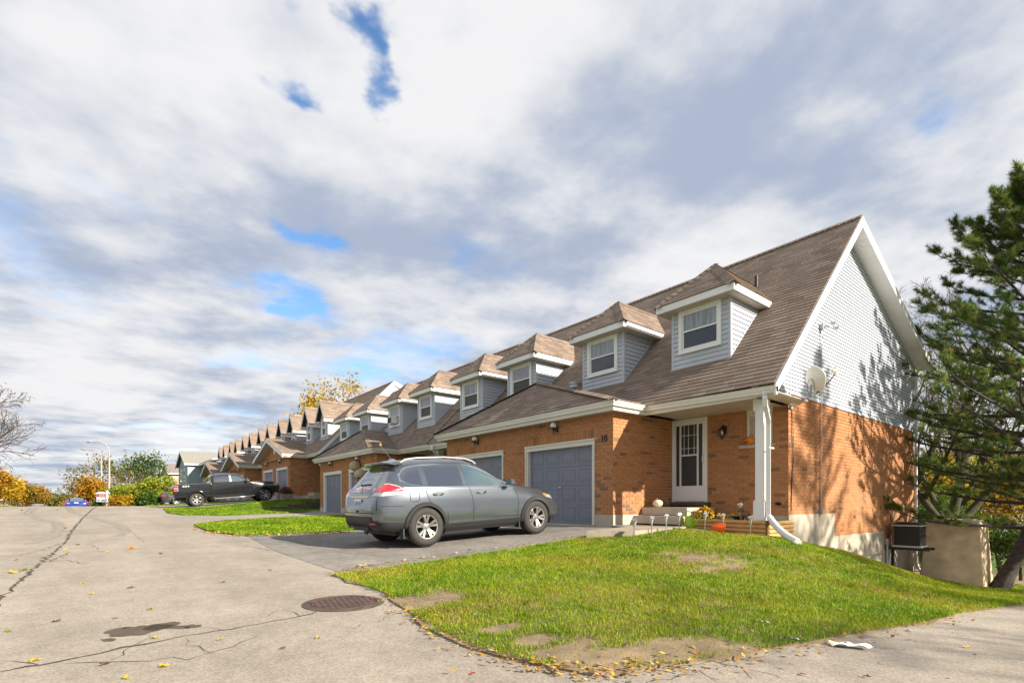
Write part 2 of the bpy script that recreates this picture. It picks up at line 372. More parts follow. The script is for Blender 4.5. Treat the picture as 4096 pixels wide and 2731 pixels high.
def lawn_mat():
    m = bpy.data.materials.new('lawn_turf'); m.use_nodes = True; nt = m.node_tree; N = nt.nodes; L = nt.links; p = N['Principled BSDF']
    geo = N.new('ShaderNodeNewGeometry'); n = N.new('ShaderNodeTexNoise'); n.inputs['Scale'].default_value = 1.1; n.inputs['Detail'].default_value = 6
    L.new(geo.outputs['Position'], n.inputs['Vector']); cr = N.new('ShaderNodeValToRGB'); L.new(n.outputs['Fac'], cr.inputs[0])
    cr.color_ramp.elements[0].position = .3; cr.color_ramp.elements[0].color = (.06, .10, .012, 1)
    cr.color_ramp.elements[1].position = .7; cr.color_ramp.elements[1].color = (.10, .17, .018, 1)
    L.new(cr.outputs[0], p.inputs['Base Color']); p.inputs['Roughness'].default_value = .95
    n2 = N.new('ShaderNodeTexNoise'); n2.inputs['Scale'].default_value = 60; n2.inputs['Detail'].default_value = 4; L.new(geo.outputs['Position'], n2.inputs['Vector'])
    b = N.new('ShaderNodeBump'); b.inputs['Strength'].default_value = .8; b.inputs['Distance'].default_value = .05; L.new(n2.outputs['Fac'], b.inputs['Height']); L.new(b.outputs[0], p.inputs['Normal'])
    return m
M['turf'] = lawn_mat()
M['grass'] = mat('grass_blades', None, .55, ramp=[(0, (.055, .135, .005)), (.4, (.165, .28, .006)), (.7, (.30, .37, .010)), (.9, (.38, .33, .04)), (1, (.30, .19, .06))], var=.15, vs=.9, transl=.35, spec=.25)
# ------------------------------------------------------------------ ground sheets
_far = [(-900,-300),(900,-300),(900,1500),(-900,1500)]
mb = MB()                                       # land out to the horizon
xs = [-3000,-900,-300,-120,-60,-30,-15,-8,-3,2,6,10,14,18,22,28,36,50,70,110,200,500,1200,3000]; ys = [-1500,-400,-120,-50,-25,-12,-6,-2,1,4,7,12,18,25,32,40,48,56,65,80,100,130,180,260,400,700,1500,4000]
mb.grid([[(x, y, gz(x, y)-(.45 if (-12 < x < 40 and -20 < y < 100) else .25)) for y in ys] for x in xs], flip=True)
g = mb.build('ground', M['turf'], smooth=180); tag(g, kind='structure')
mb = MB(); X = np.concatenate([np.linspace(-5.4, 2.5, 20), np.linspace(3, 10, 12), np.linspace(11, 45, 18)])
Y = np.concatenate([np.arange(-14, 2.01, .8), np.arange(2.8, 60, .8), np.arange(61, 110, 2.0)])
def cell_ok(x, y): return (x < 9.6 or y < 1.7) and not (y > 50 and x > -.6)
P = [[(x, y, gz(x, y)) for y in Y] for x in X]; vs = [q for r_ in P for q in r_]; fs = []; nj = len(Y)
for i in range(len(X)-1):
    for j in range(nj-1):
        if cell_ok(X[i], Y[j+1]): fs.append((i*nj+j, (i+1)*nj+j, (i+1)*nj+j+1, i*nj+j+1))
mb.add(vs, fs); rd = mb.build('road', M['road'], smooth=180); tag(rd, kind='structure')
D1 = [(2.38, 6.9), (9.62, 6.9), (9.62, 16.3), (2.38, 16.3)]
drape('driveway', [(2.45, 6.5), (4, 6.4), (7.2, 6.5), (9.62, 7.25), (9.62, 15.9), (2.2, 16.3), (2.55, 12.5), (2.35, 9.5)], .004, M['drive'], .5)
drape('driveway', [(2.6, 20.3), (9.62, 21.0), (9.62, 29.2), (2.6, 29.9)], .004, M['drivelight'], .8)
drape('driveway', [(2.6, 33.6), (9.62, 34.6), (9.62, 42.7), (2.6, 43.4)], .004, M['drivelight'], .8)
drape('driveway', [(2.6, 47.3), (9.62, 48.1), (9.62, 56.1), (2.6, 56.6)], .004, M['drivelight'], .9)
# front lawn of the end house: outline from the photograph's lawn edge, on the terrain
EDGE = [(762, 1321), (800, 1338), (845, 1352), (880, 1364), (915, 1392), (960, 1422), (1010, 1452), (1070, 1482), (1140, 1505), (1210, 1525), (1290, 1540), (1370, 1547), (1450, 1540),
        (1560, 1530), (1680, 1512), (1800, 1490), (1920, 1468), (2040, 1448), (2130, 1432), (2210, 1412), (2340, 1394)]
LAWN = [Vector(pix(*e)[:2]) for e in EDGE]
LAWN += [Vector((11.5, .95)), Vector((16, .6)), Vector((22, .4)), Vector((34, 0)), Vector((34, 12)), Vector((22.6, 12)), Vector((22.3, 4.9)), Vector((12.2, 4.9)), Vector((11.9, 7.6)), Vector((9.9, 7.7)), Vector((8.9, 7.05)), Vector((6.5, 6.85)), Vector((4.2, 6.75))]
LAWN = [p for p in LAWN]
def lawn_soilness(x, y):
    """1 where the photograph shows bare earth"""
    s = 0
    for (px, py, rx, ry, *c) in BARE:
        v = 1-math.hypot((x-px)/rx, (y-py)/ry); s = max(s, v if not c else min(v*1.2, 1)*c[0])
    return s
BARE = []
for (a, b, rx, ry) in [(960, 1385, .62, .40), (1240, 1475, .30, .16), (1400, 1520, .55, .28), (1560, 1500, .60, .26), (1150, 1450, .25, .12), (1700, 1500, .35, .12), (1300, 1500, .40, .16)]:
    q = pix(a, b); BARE.append((q.x, q.y, rx, ry))
for _x, _y, _r, _t in ((1600, 1285, .55, .30), (1680, 1295, .40, .25), (1540, 1275, .35, .2), (1640, 1310, .45, .2)):
    _q = pix(_x, _y); BARE.append((_q.x, _q.y, _r*1.5, _t*1.5, .42))
drape('lawn', LAWN, .014, M['soil'], .35, skirt=.04, wob=.09, bump=.015)
ISL = []
ISL.append([pix(446, 1207), pix(478, 1220), pix(540, 1229), pix(640, 1227), pix(760, 1223), pix(830, 1218), Vector((9.3, 16.9, 0)), Vector((11.9, 16.9, 0)), Vector((11.9, 20.4, 0)), Vector((9.3, 20.5, 0)), pix(760, 1186), pix(620, 1191), pix(500, 1199)])
ISL.append([pix(375, 1168), pix(385, 1178), pix(420, 1183), pix(520, 1184), pix(650, 1179), pix(700, 1176.5), Vector((9.3, 29.9, 0)), Vector((11.9, 30, 0)), Vector((11.9, 34.0, 0)), Vector((9.2, 34.2, 0)), Vector((4.2, 33.4, 0))])
ISL.append([Vector((2.4, 44.2, 0)), Vector((9.4, 43.0, 0)), Vector((11.9, 43.2, 0)), Vector((11.9, 47.4, 0)), Vector((9.3, 47.6, 0)), Vector((2.6, 46.9, 0))])
ISL.append([Vector((2.4, 57.4, 0)), Vector((9.4, 56.6, 0)), Vector((9.4, 73, 0)), Vector((2.4, 73, 0))])
ISL = [[Vector((p[0], p[1])) for p in I] for I in ISL]
for I in ISL: drape('lawn', I, .03, M['turf'], .7, skirt=.06, wob=.05, bump=.015)
VERGE = [Vector(p) for p in [(-5.2, 35), (-5.0, 44), (-5.2, 60), (-5.5, 100), (-40, 100), (-60, 60), (-40, 30), (-12, 26), (-7, 30)]]
drape('lawn', VERGE, .08, M['turf'], 2.5, skirt=.1)
# ------------------------------------------------------------------ grass blades (uncountable: one object per lawn)
def blades(name, P, dens, hmin, hmax, w, soilf=None, tshift=0.0, label=None, near=None):
    xs = [p.x for p in P]; ys = [p.y for p in P]; A = (max(xs)-min(xs))*(max(ys)-min(ys)); n = int(A*dens)
    qx = rng.uniform(min(xs), max(xs), n); qy = rng.uniform(min(ys), max(ys), n)
    px = np.array(xs); py = np.array(ys); ins = np.zeros(n, bool); j = len(xs)-1
    for i in range(len(xs)):
        with np.errstate(divide='ignore', invalid='ignore'):
            c = ((py[i] > qy) != (py[j] > qy)) & (qx < (px[j]-px[i])*(qy-py[i])/(py[j]-py[i]+1e-12)+px[i])
        ins ^= c; j = i
    qx = qx[ins]; qy = qy[ins]; n = len(qx)
    d = np.hypot(qx, qy)
    if near: keep = rng.uniform(0, 1, n) < np.clip((near/d)**1.6, .10, 1)
    else: keep = np.ones(n, bool)
    nz = np.array([mnoise.noise((a*.9, b*.9, 2)) for a, b in zip(qx, qy)]); nz2 = np.array([mnoise.noise((a*4.1, b*4.1, 5)) for a, b in zip(qx, qy)])
    if soilf is not None:
        s = np.array([soilf(a, b) for a, b in zip(qx, qy)]); keep &= rng.uniform(0, 1, n) > np.clip(s*2.4+nz2*.9, 0, .97)
    else: s = np.zeros(n)
    qx, qy, nz, nz2, s, d = (a[keep] for a in (qx, qy, nz, nz2, s, d)); n = len(qx)
    z = np.array([gz(a, b) for a, b in zip(qx, qy)])+.022
    h = rng.uniform(hmin, hmax, n)*(1+.35*nz2)*(1-.5*np.clip(s, 0, 1)); ww = w*rng.uniform(.7, 1.3, n)*np.clip(d/5, 1, 4)
    th = rng.uniform(0, 2*PI, n); lean = rng.uniform(.15, .9, n)*h; lt = rng.uniform(0, 2*PI, n)
    ax = np.cos(th)*ww/2; ay = np.sin(th)*ww/2; lx = np.cos(lt)*lean; ly = np.sin(lt)*lean
    co = np.zeros((n, 5, 3)); co[:, 0] = np.stack([qx-ax, qy-ay, z], 1); co[:, 1] = np.stack([qx+ax, qy+ay, z], 1)
    co[:, 2] = np.stack([qx+ax*.8+lx*.4, qy+ay*.8+ly*.4, z+h*.6], 1); co[:, 3] = np.stack([qx-ax*.8+lx*.4, qy-ay*.8+ly*.4, z+h*.6], 1)
    co[:, 4] = np.stack([qx+lx, qy+ly, z+h*.95], 1)
    b = (np.arange(n)*5)[:, None]; tri = np.concatenate([b+[0, 1, 2], b+[0, 2, 3], b+[3, 2, 4]], 1).ravel()
    t = np.clip(.46+nz*.38+nz2*.22+rng.normal(0, .15, n)+tshift+s*.25, 0, 1); t[rng.uniform(0, 1, n) < .03] = .97
    o = fast_mesh(name, co.reshape(-1, 3), 3, tri, M['grass'], np.repeat(t, 3), smooth=True)
    tag(o, label, 'grass', kind='stuff'); return o
def soil10(x, y): return lawn_soilness(x, y)
LAWN_VIS = [p for p in LAWN if p.x < 13] ; LAWN_VIS = LAWN[:21]+[Vector((11.5, .95)), Vector((16, .6)), Vector((22.0, .4)), Vector((26, 3)), Vector((22.3, 4.8)), Vector((12.2, 4.8)), Vector((11.9, 5.0)), Vector((10.3, 4.75)), Vector((9.7, 7.0)), Vector((8.3, 7.0)), Vector((6.5, 6.85)), Vector((4.2, 6.75))]
blades('grass', LAWN_VIS, 6800, .014, .044, .0055, soil10, .10, 'green and yellowing grass on the lawn in front of the end townhouse', near=5.5)
def clumps(P, n, label):
    xs = [p.x for p in P]; ys = [p.y for p in P]; C = []
    while len(C) < n:
        x, y = random.uniform(min(xs), 11.5), random.uniform(min(ys), max(ys))
        if inpoly(x, y, P) and lawn_soilness(x, y) < .25: C.append((x, y, random.uniform(.04, .13), random.random()))
    B = []
    for (x, y, r_, t) in C:
        for _ in range(int(60*r_/.1)): a = random.uniform(0, 2*PI); q = r_*math.sqrt(random.random()); B.append((x+math.cos(a)*q, y+math.sin(a)*q, random.uniform(.03, .075)*(1.2-q/r_*.6), a, t))
    co = []; T_ = []
    for (x, y, h, a, t) in B:
        z = gz(x, y)+.015; w = .005; l = h*random.uniform(.3, 1.0); b = a+random.gauss(0, .8); co += [(x-math.sin(a)*w, y+math.cos(a)*w, z), (x+math.sin(a)*w, y-math.cos(a)*w, z), (x+math.cos(b)*l, y+math.sin(b)*l, z+h)]; T_.append(min(1, max(0, t*.55+random.gauss(0, .08))))
    tag(fast_mesh('grass', np.array(co), 3, np.arange(len(co)), M['grass'], T_), label, 'grass', kind='stuff')
clumps(LAWN_VIS, 260, 'taller tufts and weeds standing in the front lawn')
blades('grass', ISL[0], 900, .03, .06, .012, None, -.10, 'bright green grass on the strip beside the silver car driveway')
blades('grass', ISL[1], 320, .03, .06, .016, None, -.14, 'bright green grass on the strip beside the black pickup', )
blades('grass', ISL[2], 150, .04, .07, .03, None, -.08, 'green grass on the strip beyond the black pickup')
blades('grass', [Vector(p) for p in [(-5.2, 35), (-5.0, 44), (-5.2, 60), (-16, 60), (-14, 34)]], 60, .05, .12, .05, None, .12, 'green and brown grass on the verge across the road')
# ------------------------------------------------------------------ houses
XG, XF, UW, XE, ZE = 9.5, 11.95, 6.725, 10.375, 3.38
RS = 1.013; XR, ZR = 15.37, 8.44; RB = .38; XB = 21.86
ZS = 3.2                                   # soffit height
def clip(poly, P):
    """clip polygon poly against convex ccw polygon P"""
    out = poly
    for i in range(len(P)):
        a = P[i]; b = P[(i+1) % len(P)]; ex, ey = b[0]-a[0], b[1]-a[1]; inp = out; out = []
        if not inp: break
        for k in range(len(inp)):
            p = inp[k]; q = inp[(k+1) % len(inp)]
            sp = ex*(p[1]-a[1])-ey*(p[0]-a[0]); sq = ex*(q[1]-a[1])-ey*(q[0]-a[0])
            if sp >= -1e-9: out.append(p)
            if (sp > 1e-9 and sq < -1e-9) or (sp < -1e-9 and sq > 1e-9):
                t = sp/(sp-sq); out.append((p[0]+(q[0]-p[0])*t, p[1]+(q[1]-p[1])*t))
    return out
def ccw(P):
    a = sum(P[i][0]*P[(i+1) % len(P)][1]-P[(i+1) % len(P)][0]*P[i][1] for i in range(len(P)))
    return P if a > 0 else P[::-1]
SHW, SHE = .33, .143
def shingle_mesh(t):
    mb = MB(); w = SHW-.006; h0 = .013; h1 = .002
    mb.add([(0,0,h0),(w,0,h0),(w,SHE+.012,h1),(0,SHE+.012,h1),(0,0,-.006),(w,0,-.006),(w,SHE+.012,-.006),(0,SHE+.012,-.006)], [(0,1,2,3),(4,5,1,0),(5,6,2,1),(7,4,0,3)], 0, t)
    me = bpy.data.meshes.new('shingle'); me.from_pydata(mb.v, [], mb.f); me.materials.append(M['shingle'])
    me.attributes.new('tint', 'FLOAT', 'FACE').data.foreach_set('value', mb.t); return me
def brick_mesh(t, L=.225, H=.074, name='brick'):
    mb = MB(); b = .004
    mb.add([(0,0,0),(L,0,0),(L,0,H),(0,0,H),(b,-b*0+.0,b)], [], 0)
    mb = MB(); d = .016
    mb.add([(b,-.003,b),(L-b,-.003,b),(L-b,-.003,H-b),(b,-.003,H-b),(0,0,0),(L,0,0),(L,0,H),(0,0,H),(0,d,0),(L,d,0),(L,d,H),(0,d,H)],
           [(0,1,2,3),(4,5,1,0),(5,6,2,1),(6,7,3,2),(7,4,0,3),(8,9,5,4),(9,10,6,5),(10,11,7,6),(11,8,4,7)], 0, t)
    me = bpy.data.meshes.new(name); me.from_pydata(mb.v, [], mb.f); me.materials.append(M['brick'])
    me.attributes.new('tint', 'FLOAT', 'FACE').data.foreach_set('value', mb.t); return me
def btint():
    r = random.random()
    return random.uniform(.88, 1) if r < .07 else random.uniform(0, .75)
SH_ME = [shingle_mesh(t) for t in (.05, .2, .35, .5, .65, .8, .95)]
BR_ME = [brick_mesh(t) for t in (0, .1, .2, .3, .4, .5, .6, .7, .75, .93, 1)]
def area_px(p, a, b):
    q0 = proj(p); q1 = proj(p+a); q2 = proj(p+b)
    if min(q0[2], q1[2], q2[2]) < .5: return 0
    x, y = (q0[0]+q1[0])/2, (q0[1]+q2[1])/2
    if x < -50 or x > 4150 or y < -50 or y > 2780: return 0
    return abs((q1[0]-q0[0])*(q2[1]-q0[1])-(q1[1]-q0[1])*(q2[0]-q0[0]))
def shingles(mb, O, U, V, poly, cand=None, seed=0):
    O, U, V = Vector(O), Vector(U).normalized(), Vector(V).normalized(); n = U.cross(V)
    if n.z < 0: n = -n
    poly = ccw(poly); us = [p[0] for p in poly]; vs = [p[1] for p in poly]
    flip = U.cross(V).z < 0; rnd = random.Random(seed); k = 0
    mb.add([tuple(O+U*p[0]+V*p[1]-n*.006) for p in (poly[::-1] if flip else poly)], [tuple(range(len(poly)))], 1)
    while k*SHE+min(vs) < max(vs):
        v0 = min(vs)+k*SHE; u0 = min(us)-SHW+((k % 2)*.5+rnd.uniform(-.08, .08))*SHW
        while u0 < max(us):
            t = min(max(rnd.gauss(.5, .24), 0), 1)
            rect = [(u0, v0), (u0+SHW-.006, v0), (u0+SHW-.006, v0+SHE+.012), (u0, v0+SHE+.012)]
            c = clip(rect, poly)
            if len(c) >= 3:
                full = len(c) == 4 and abs(c[0][0]-rect[0][0])+abs(c[2][0]-rect[2][0])+abs(c[2][1]-rect[2][1])+abs(c[0][1]-rect[0][1]) < 1e-6
                if full and cand is not None and not flip: cand.append((O+U*u0+V*v0, U, V, n, t))
                else:
                    top = [O+U*p[0]+V*p[1]+n*(.002+.011*max(0, 1-(p[1]-v0)/SHE)) for p in c]; bot = [O+U*p[0]+V*p[1]-n*.006 for p in c]
                    if flip: top.reverse(); bot.reverse()
                    m_ = len(c); mb.add([tuple(q) for q in top+bot], [tuple(range(m_))]+[(m_+i, m_+(i+1) % m_, (i+1) % m_, i) for i in range(m_)], 0, t)
            u0 += SHW
        k += 1
def place_shingles(mb, cand, parent, nmax=300):
    cand.sort(key=lambda c: -area_px(c[0], c[1]*SHW, c[2]*SHE))
    for i, (p, U, V, n, t) in enumerate(cand):
        if i < nmax and area_px(p, U*SHW, V*SHE) > 12:
            o = bpy.data.objects.new('shingle', SH_ME[min(6, int(t*7))]); COL.objects.link(o)
            o.matrix_world = Matrix(((U.x, V.x, n.x, p.x), (U.y, V.y, n.y, p.y), (U.z, V.z, n.z, p.z), (0, 0, 0, 1))); par(o, parent)
        else:
            w = SHW-.006; e = SHE+.012
            mb.add([tuple(p+U*a+V*b+n*c) for a, b, c in ((0,0,.013),(w,0,.013),(w,e,.002),(0,e,.002),(0,0,-.006),(w,0,-.006),(w,e,-.006),(0,e,-.006))], [(0,1,2,3),(4,5,1,0),(5,6,2,1),(7,4,0,3)], 0, t)
BL, BH, CH = .235, .074, .084
def brickwall(mb, O, U, n, lims, z0, z1, holes=(), cand=None, seed=1, zbase=.733):
    """running bond; lims(z) -> list of (u0,u1); O at u=0,z=0"""
    O, U, n = Vector(O), Vector(U), Vector(n); rnd = random.Random(seed); k = math.floor((z0-zbase)/CH)
    while zbase+k*CH < z1-.02:
        za = zbase+k*CH+.005; zb = za+BH; za = max(za, z0); zb = min(zb, z1); zc = (za+zb)/2
        iv = list(lims(zc))
        for (h0, h1, g0, g1) in holes:
            if g0-.01 < zc < g1+.01:
                nv = []
                for a, b in iv:
                    if h1 <= a or h0 >= b: nv.append((a, b)); continue
                    if h0 > a: nv.append((a, h0))
                    if h1 < b: nv.append((h1, b))
                iv = nv
        for a, b in iv:
            u = math.floor(a/BL)*BL-(BL/2 if k % 2 else 0)
            while u < b:
                p0 = max(u+.005, a); p1 = min(u+BL-.005, b); u += BL
                if p1-p0 < .02: continue
                t = btint() if False else (rnd.uniform(.88, 1) if rnd.random() < .06 else rnd.uniform(0, .75))
                if cand is not None and p1-p0 > .224 and zb-za > .0735: cand.append((O+U*p0+Vector((0, 0, za)), U, n, t))
                else: brick_geo(mb, O+U*p0+Vector((0, 0, za)), U, n, p1-p0, zb-za, t)
        k += 1
def brick_geo(mb, p, U, n, L, H, t):
    Z = Vector((0, 0, 1)); b = .004; f = n*.003; d = -n*.016
    q = [p+U*b+Z*b+f, p+U*(L-b)+Z*b+f, p+U*(L-b)+Z*(H-b)+f, p+U*b+Z*(H-b)+f, p, p+U*L, p+U*L+Z*H, p+Z*H, p+d, p+U*L+d, p+U*L+Z*H+d, p+Z*H+d]
    fs = [(0,1,2,3),(4,5,1,0),(5,6,2,1),(6,7,3,2),(7,4,0,3),(8,9,5,4),(9,10,6,5),(10,11,7,6),(11,8,4,7)]
    if U.cross(Z).dot(n) < 0: fs = [f_[::-1] for f_ in fs]
    mb.add([tuple(x) for x in q], fs, 0, t)
def place_bricks(mb, cand, parent, nmax=300):
    cand.sort(key=lambda c: -area_px(c[0], c[1]*.225, Vector((0, 0, BH))))
    for i, (p, U, n, t) in enumerate(cand):
        ok = U.cross(Vector((0, 0, 1))).dot(n) > 0
        if i < nmax and ok and area_px(p, U*.225, Vector((0, 0, BH))) > 20:
            o = bpy.data.objects.new('brick', BR_ME[int(t*8) if t < .8 else (9 if t < .95 else 10)]); COL.objects.link(o)
            o.matrix_world = Matrix(((U.x, -n.x, 0, p.x), (U.y, -n.y, 0, p.y), (0, 0, 1, p.z), (0, 0, 0, 1))); par(o, parent)
        else: brick_geo(mb, p, U, n, .225, BH, t)
def gutter(mb, path, outs, mi=0):
    """path points at the top outer edge, outs = outward (mitred) horizontal vectors"""
    prof = [(-.11,-.13),(-.035,-.13),(-.028,-.075),(-.012,-.065),(-.010,-.03),(0,-.022),(0,0),(-.02,0),(-.02,-.015),(-.11,-.015)]
    n = len(prof); vs = []; fs = []
    for p, o in zip(path, outs):
        for a, b in prof: vs.append((p[0]+o[0]*a, p[1]+o[1]*a, p[2]+b))
    for i in range(len(path)-1):
        for k in range(n): fs.append((i*n+k, i*n+(k+1) % n, (i+1)*n+(k+1) % n, (i+1)*n+k))
    fs.append(tuple(range(n))); fs.append(tuple(range((len(path)-1)*n, len(path)*n))[::-1]); mb.add(vs, fs, mi)
def text_mesh(body, size, depth, name, m, font_w=1.0):
    c = bpy.data.curves.new(name, 'FONT'); c.body = body; c.size = size; c.extrude = depth; c.align_x = 'CENTER'; c.align_y = 'CENTER'; c.resolution_u = 3
    o = bpy.data.objects.new(name+'_tmp', c); COL.objects.link(o); dg = bpy.context.evaluated_depsgraph_get(); dg.update()
    me = bpy.data.meshes.new_from_object(o.evaluated_get(dg)); bpy.data.objects.remove(o); me.name = name
    me.materials.clear(); me.materials.append(m); me.transform(Matrix.Diagonal((font_w, 1, 1, 1)))
    q = bpy.data.objects.new(name, me); COL.objects.link(q); return q
def put(o, p, xdir, up, parent=None, world=True):
    """place a flat local-xy mesh with local x along xdir and local y along up"""
    x = Vector(xdir).normalized(); y = Vector(up).normalized(); z = x.cross(y); p = Vector(p)
    o.matrix_world = Matrix(((x.x, y.x, z.x, p.x), (x.y, y.y, z.y, p.y), (x.z, y.z, z.z, p.z), (0, 0, 0, 1)))
    if parent is not None: par(o, parent, world)
    return o
def siding_rows(face, z0, z1, expo, lims, parent, name='siding_board', mbj=None, n=None):
    """lapped boards; face(u,z,out) -> 3d; lims(z)->(u0,u1) list"""
    k = 0; z = z0
    while z < z1-.012:
        zt = min(z+expo, z1)
        for (a0, b0), (a1, b1) in zip(lims(z+1e-4), lims(zt-1e-4)):
            if b0-a0 < .015: continue
            if b1-a1 < .004: m_ = (a1+b1)/2; a1, b1 = m_-.002, m_+.002
            mb = MB() if mbj is None else mbj
            vs = [face(a0, z, .027), face(b0, z, .027), face(b1, zt, .003), face(a1, zt, .003), face(a0, z, -.004), face(b0, z, -.004), face(b1, zt, -.004), face(a1, zt, -.004)]
            fs = [(0,1,2,3),(4,5,1,0),(5,6,2,1),(6,7,3,2),(7,4,0,3)]
            e1 = Vector(vs[1])-Vector(vs[0]); e2 = Vector(vs[3])-Vector(vs[0])
            if n is not None and e1.cross(e2).dot(Vector(n)) < 0: fs = [f[::-1] for f in fs]
            mb.add(vs, fs)
            if mbj is None: mb.build(name, M['siding'], parent)
        z = zt
def sash_window(name, c, w, h, parent, upper, lower, trim=.085, d=.06):
    """double hung window facing -X at c=(x,y,z centre); returns part with panes as children"""
    x, y, z = c; mb = MB(); w2, h2 = w/2, h/2
    def ring(o, i, x0, x1):
        for a, b in (((-o, -o+h2*0), None),): pass
    T = trim; y0, y1, z0, z1 = y-w2, y+w2, z-h2, z+h2
    mb.box((x-d, y0, z0), (x, y1, z0+T)); mb.box((x-d, y0, z1-T), (x, y1, z1)); mb.box((x-d, y0, z0+T), (x, y0+T, z1-T)); mb.box((x-d, y1-T, z0+T), (x, y1, z1-T))
    s = .04; a0, a1, b0, b1 = y0+T, y1-T, z0+T, z1-T; zm = (b0+b1)/2; xs = x-d*.55
    for (p0, p1, xx) in ((zm-.02, b1, xs), (b0, zm+.02, xs+.012)):
        mb.box((xx, a0, p0), (x, a1, p0+s)); mb.box((xx, a0, p1-s), (x, a1, p1)); mb.box((xx, a0, p0+s), (x, a0+s, p1-s)); mb.box((xx, a1-s, p0+s), (x, a1, p1-s))
    mb.box((x-d-.015, y0-.01, z0-.012), (x-d, y1+.01, z0+.015))
    o = mb.build(name, M['white'], parent)
    for (p0, p1, m_, dx) in ((zm+.02, b1-s, upper, -.018), (b0+s, zm-.02, lower, -.006)):
        q = MB(); q.box((x+dx, a0+s-.004, p0-.004), (x+dx+.005, a1-s+.004, p1+.004)); q.build('pane', m_, o)
    return o
def dormer(parent, yd, dz, style, near, panes, ac=False):
    z0 = 4.36+dz; zt = 5.79+dz; hw = .765 if style == 'hip' else .68; xw = 11.345
    def xroof(z): return XE+(z-dz-ZE)/RS
    core = MB(); xb = xroof(zt)+.1
    core.prism([(xw, yd-hw, z0-.15), (xw, yd-hw, zt), (xb, yd-hw, zt)], (0, 2*hw, 0))
    if style == 'gable':
        core.prism([(xw, yd-hw, zt), (xw, yd+hw, zt), (xw, yd, zt+.95)], (2.2, 0, 0))
    dm = core.build('dormer', M['siding'], parent)
    ww, wh = (1.12, 1.07) if style == 'hip' else (.80, 1.15); wz = zt-.005-wh/2 if style == 'hip' else zt-.10-wh/2
    ex = .115; js = None if near else MB()
    def lf(z):
        if style == 'gable' and z > zt:
            h = hw*(1-(z-zt)/.95); return [(yd-h, yd+h)]
        if wz-wh/2 < z < wz+wh/2: return [(yd-hw, yd-ww/2), (yd+ww/2, yd+hw)]
        return [(yd-hw, yd+hw)]
    siding_rows(lambda u, z, o: (xw-o, u, z), z0, wz-wh/2, ex, lf, dm, mbj=js, n=(-1, 0, 0))
    siding_rows(lambda u, z, o: (xw-o, u, z), wz-wh/2, wz+wh/2, ex, lf, dm, mbj=js, n=(-1, 0, 0))
    if style == 'gable':
        siding_rows(lambda u, z, o: (xw-o, u, z), wz+wh/2, zt, ex, lf, dm, mbj=js, n=(-1, 0, 0))
        siding_rows(lambda u, z, o: (xw-o, u, z), zt, zt+.9, ex, lf, dm, mbj=js, n=(-1, 0, 0))
    siding_rows(lambda u, z, o: (u, yd-hw-o, z), z0, zt, ex, lambda z: [(xw, max(xw+.02, xroof(z)+.01))], dm, mbj=js, n=(0, -1, 0))
    siding_rows(lambda u, z, o: (u, yd+hw+o, z), z0, zt, ex*3, lambda z: [(xw, max(xw+.02, xroof(z)+.01))], dm, mbj=js or MB(), n=(0, 1, 0))
    if js is not None: js.build('siding_boards', M['siding'], dm)
    tr = MB()                                   # corner trim and flashing
    for s in (-1, 1):
        y = yd+s*hw; tr.box((xw-.022, min(y-s*.05, y+s*.02), z0-.02), (xw+.05, max(y-s*.05, y+s*.02), zt))
    tr.box((xw-.035, yd-hw-.03, z0-.03), (xw-.01, yd+hw+.03, z0+.035))
    a = Vector((xw, yd-hw-.03, z0)); b = Vector((xroof(zt), yd-hw-.03, zt))
    tr.prism([a+Vector((0, 0, -.02)), b+Vector((0, 0, -.02)), b+Vector((-.05, 0, .02)), a+Vector((-.03, 0, .04))], (0, .035, 0))
    tr.build('corner_trim', M['siding'], dm)
    sash_window('window', (xw-.005, yd, wz), ww, wh, dm, *panes)
    ov = .265; e = hw+ov; xf = xw-.345
    zf0, zf1 = zt-.01, zt+.15
    if style == 'hip':
        fb = MB(); fb.box((xf, yd-e, zf0), (xroof(zf1)-.05, yd+e, zf1)); fb.build('fascia', M['white'], dm)
        sf = MB(); nb = 9
        for i in range(nb):
            ya = yd-e+.03+i*(2*e-.06)/nb; sf.box((xf+.03, ya+.004, zf0-.012), (xroof(zf0)-.03, ya+(2*e-.06)/nb-.004, zf0-.001))
        sf.build('soffit', M['soffit'], dm)
        e2 = e+.02; xf2 = xf-.02; zc = zf1+.01; xa = xf2+e2; za = zc+e2*1.0
        xend = XE+(za-dz-ZE)/RS; rb = MB(); cs = [] if near else None
        shingles(rb, (xf2, yd-e2, zc), (0, 1, 0), (1, 0, 1), [(0, 0), (2*e2, 0), (e2, e2*1.4142)], None, 3)
        xe0 = XE+(zc-dz-ZE)/RS
        for s in (-1, 1):
            O = (xf2, yd+s*e2, zc)
            shingles(rb, O, (1, 0, 0), (0, -s, 1), [(0, 0), (xe0-xf2+.1, 0), (xend-xf2+.1, e2*1.4142), (e2, e2*1.4142)], None, 5+s)
        cap_line(rb, (xf2, yd-e2, zc), (xa, yd, za), dr=.09); cap_line(rb, (xf2, yd+e2, zc), (xa, yd, za), dr=.09); cap_line(rb, (xa, yd, za), (xend+.05, yd, za), dr=.14)
        rb.build('dormer_roof', [M['shingle'], M['felt']], dm)
    else:
        g = .95/hw; e2 = hw+.25; zc = zt+.15-.25*g; rise = e2*g; xf2 = xf; za = zc+rise
        L_ = math.hypot(1, g); rb = MB(); xend = XE+(za-dz-ZE)/RS
        for s in (-1, 1):
            xe0 = XE+(zc-dz-ZE)/RS
            shingles(rb, (xf2, yd+s*e2, zc+.02), (1, 0, 0), (0, -s, g), [(0, 0), (xe0-xf2+.15, 0), (xend-xf2+.1, e2*L_), (0, e2*L_)], None, 9+s)
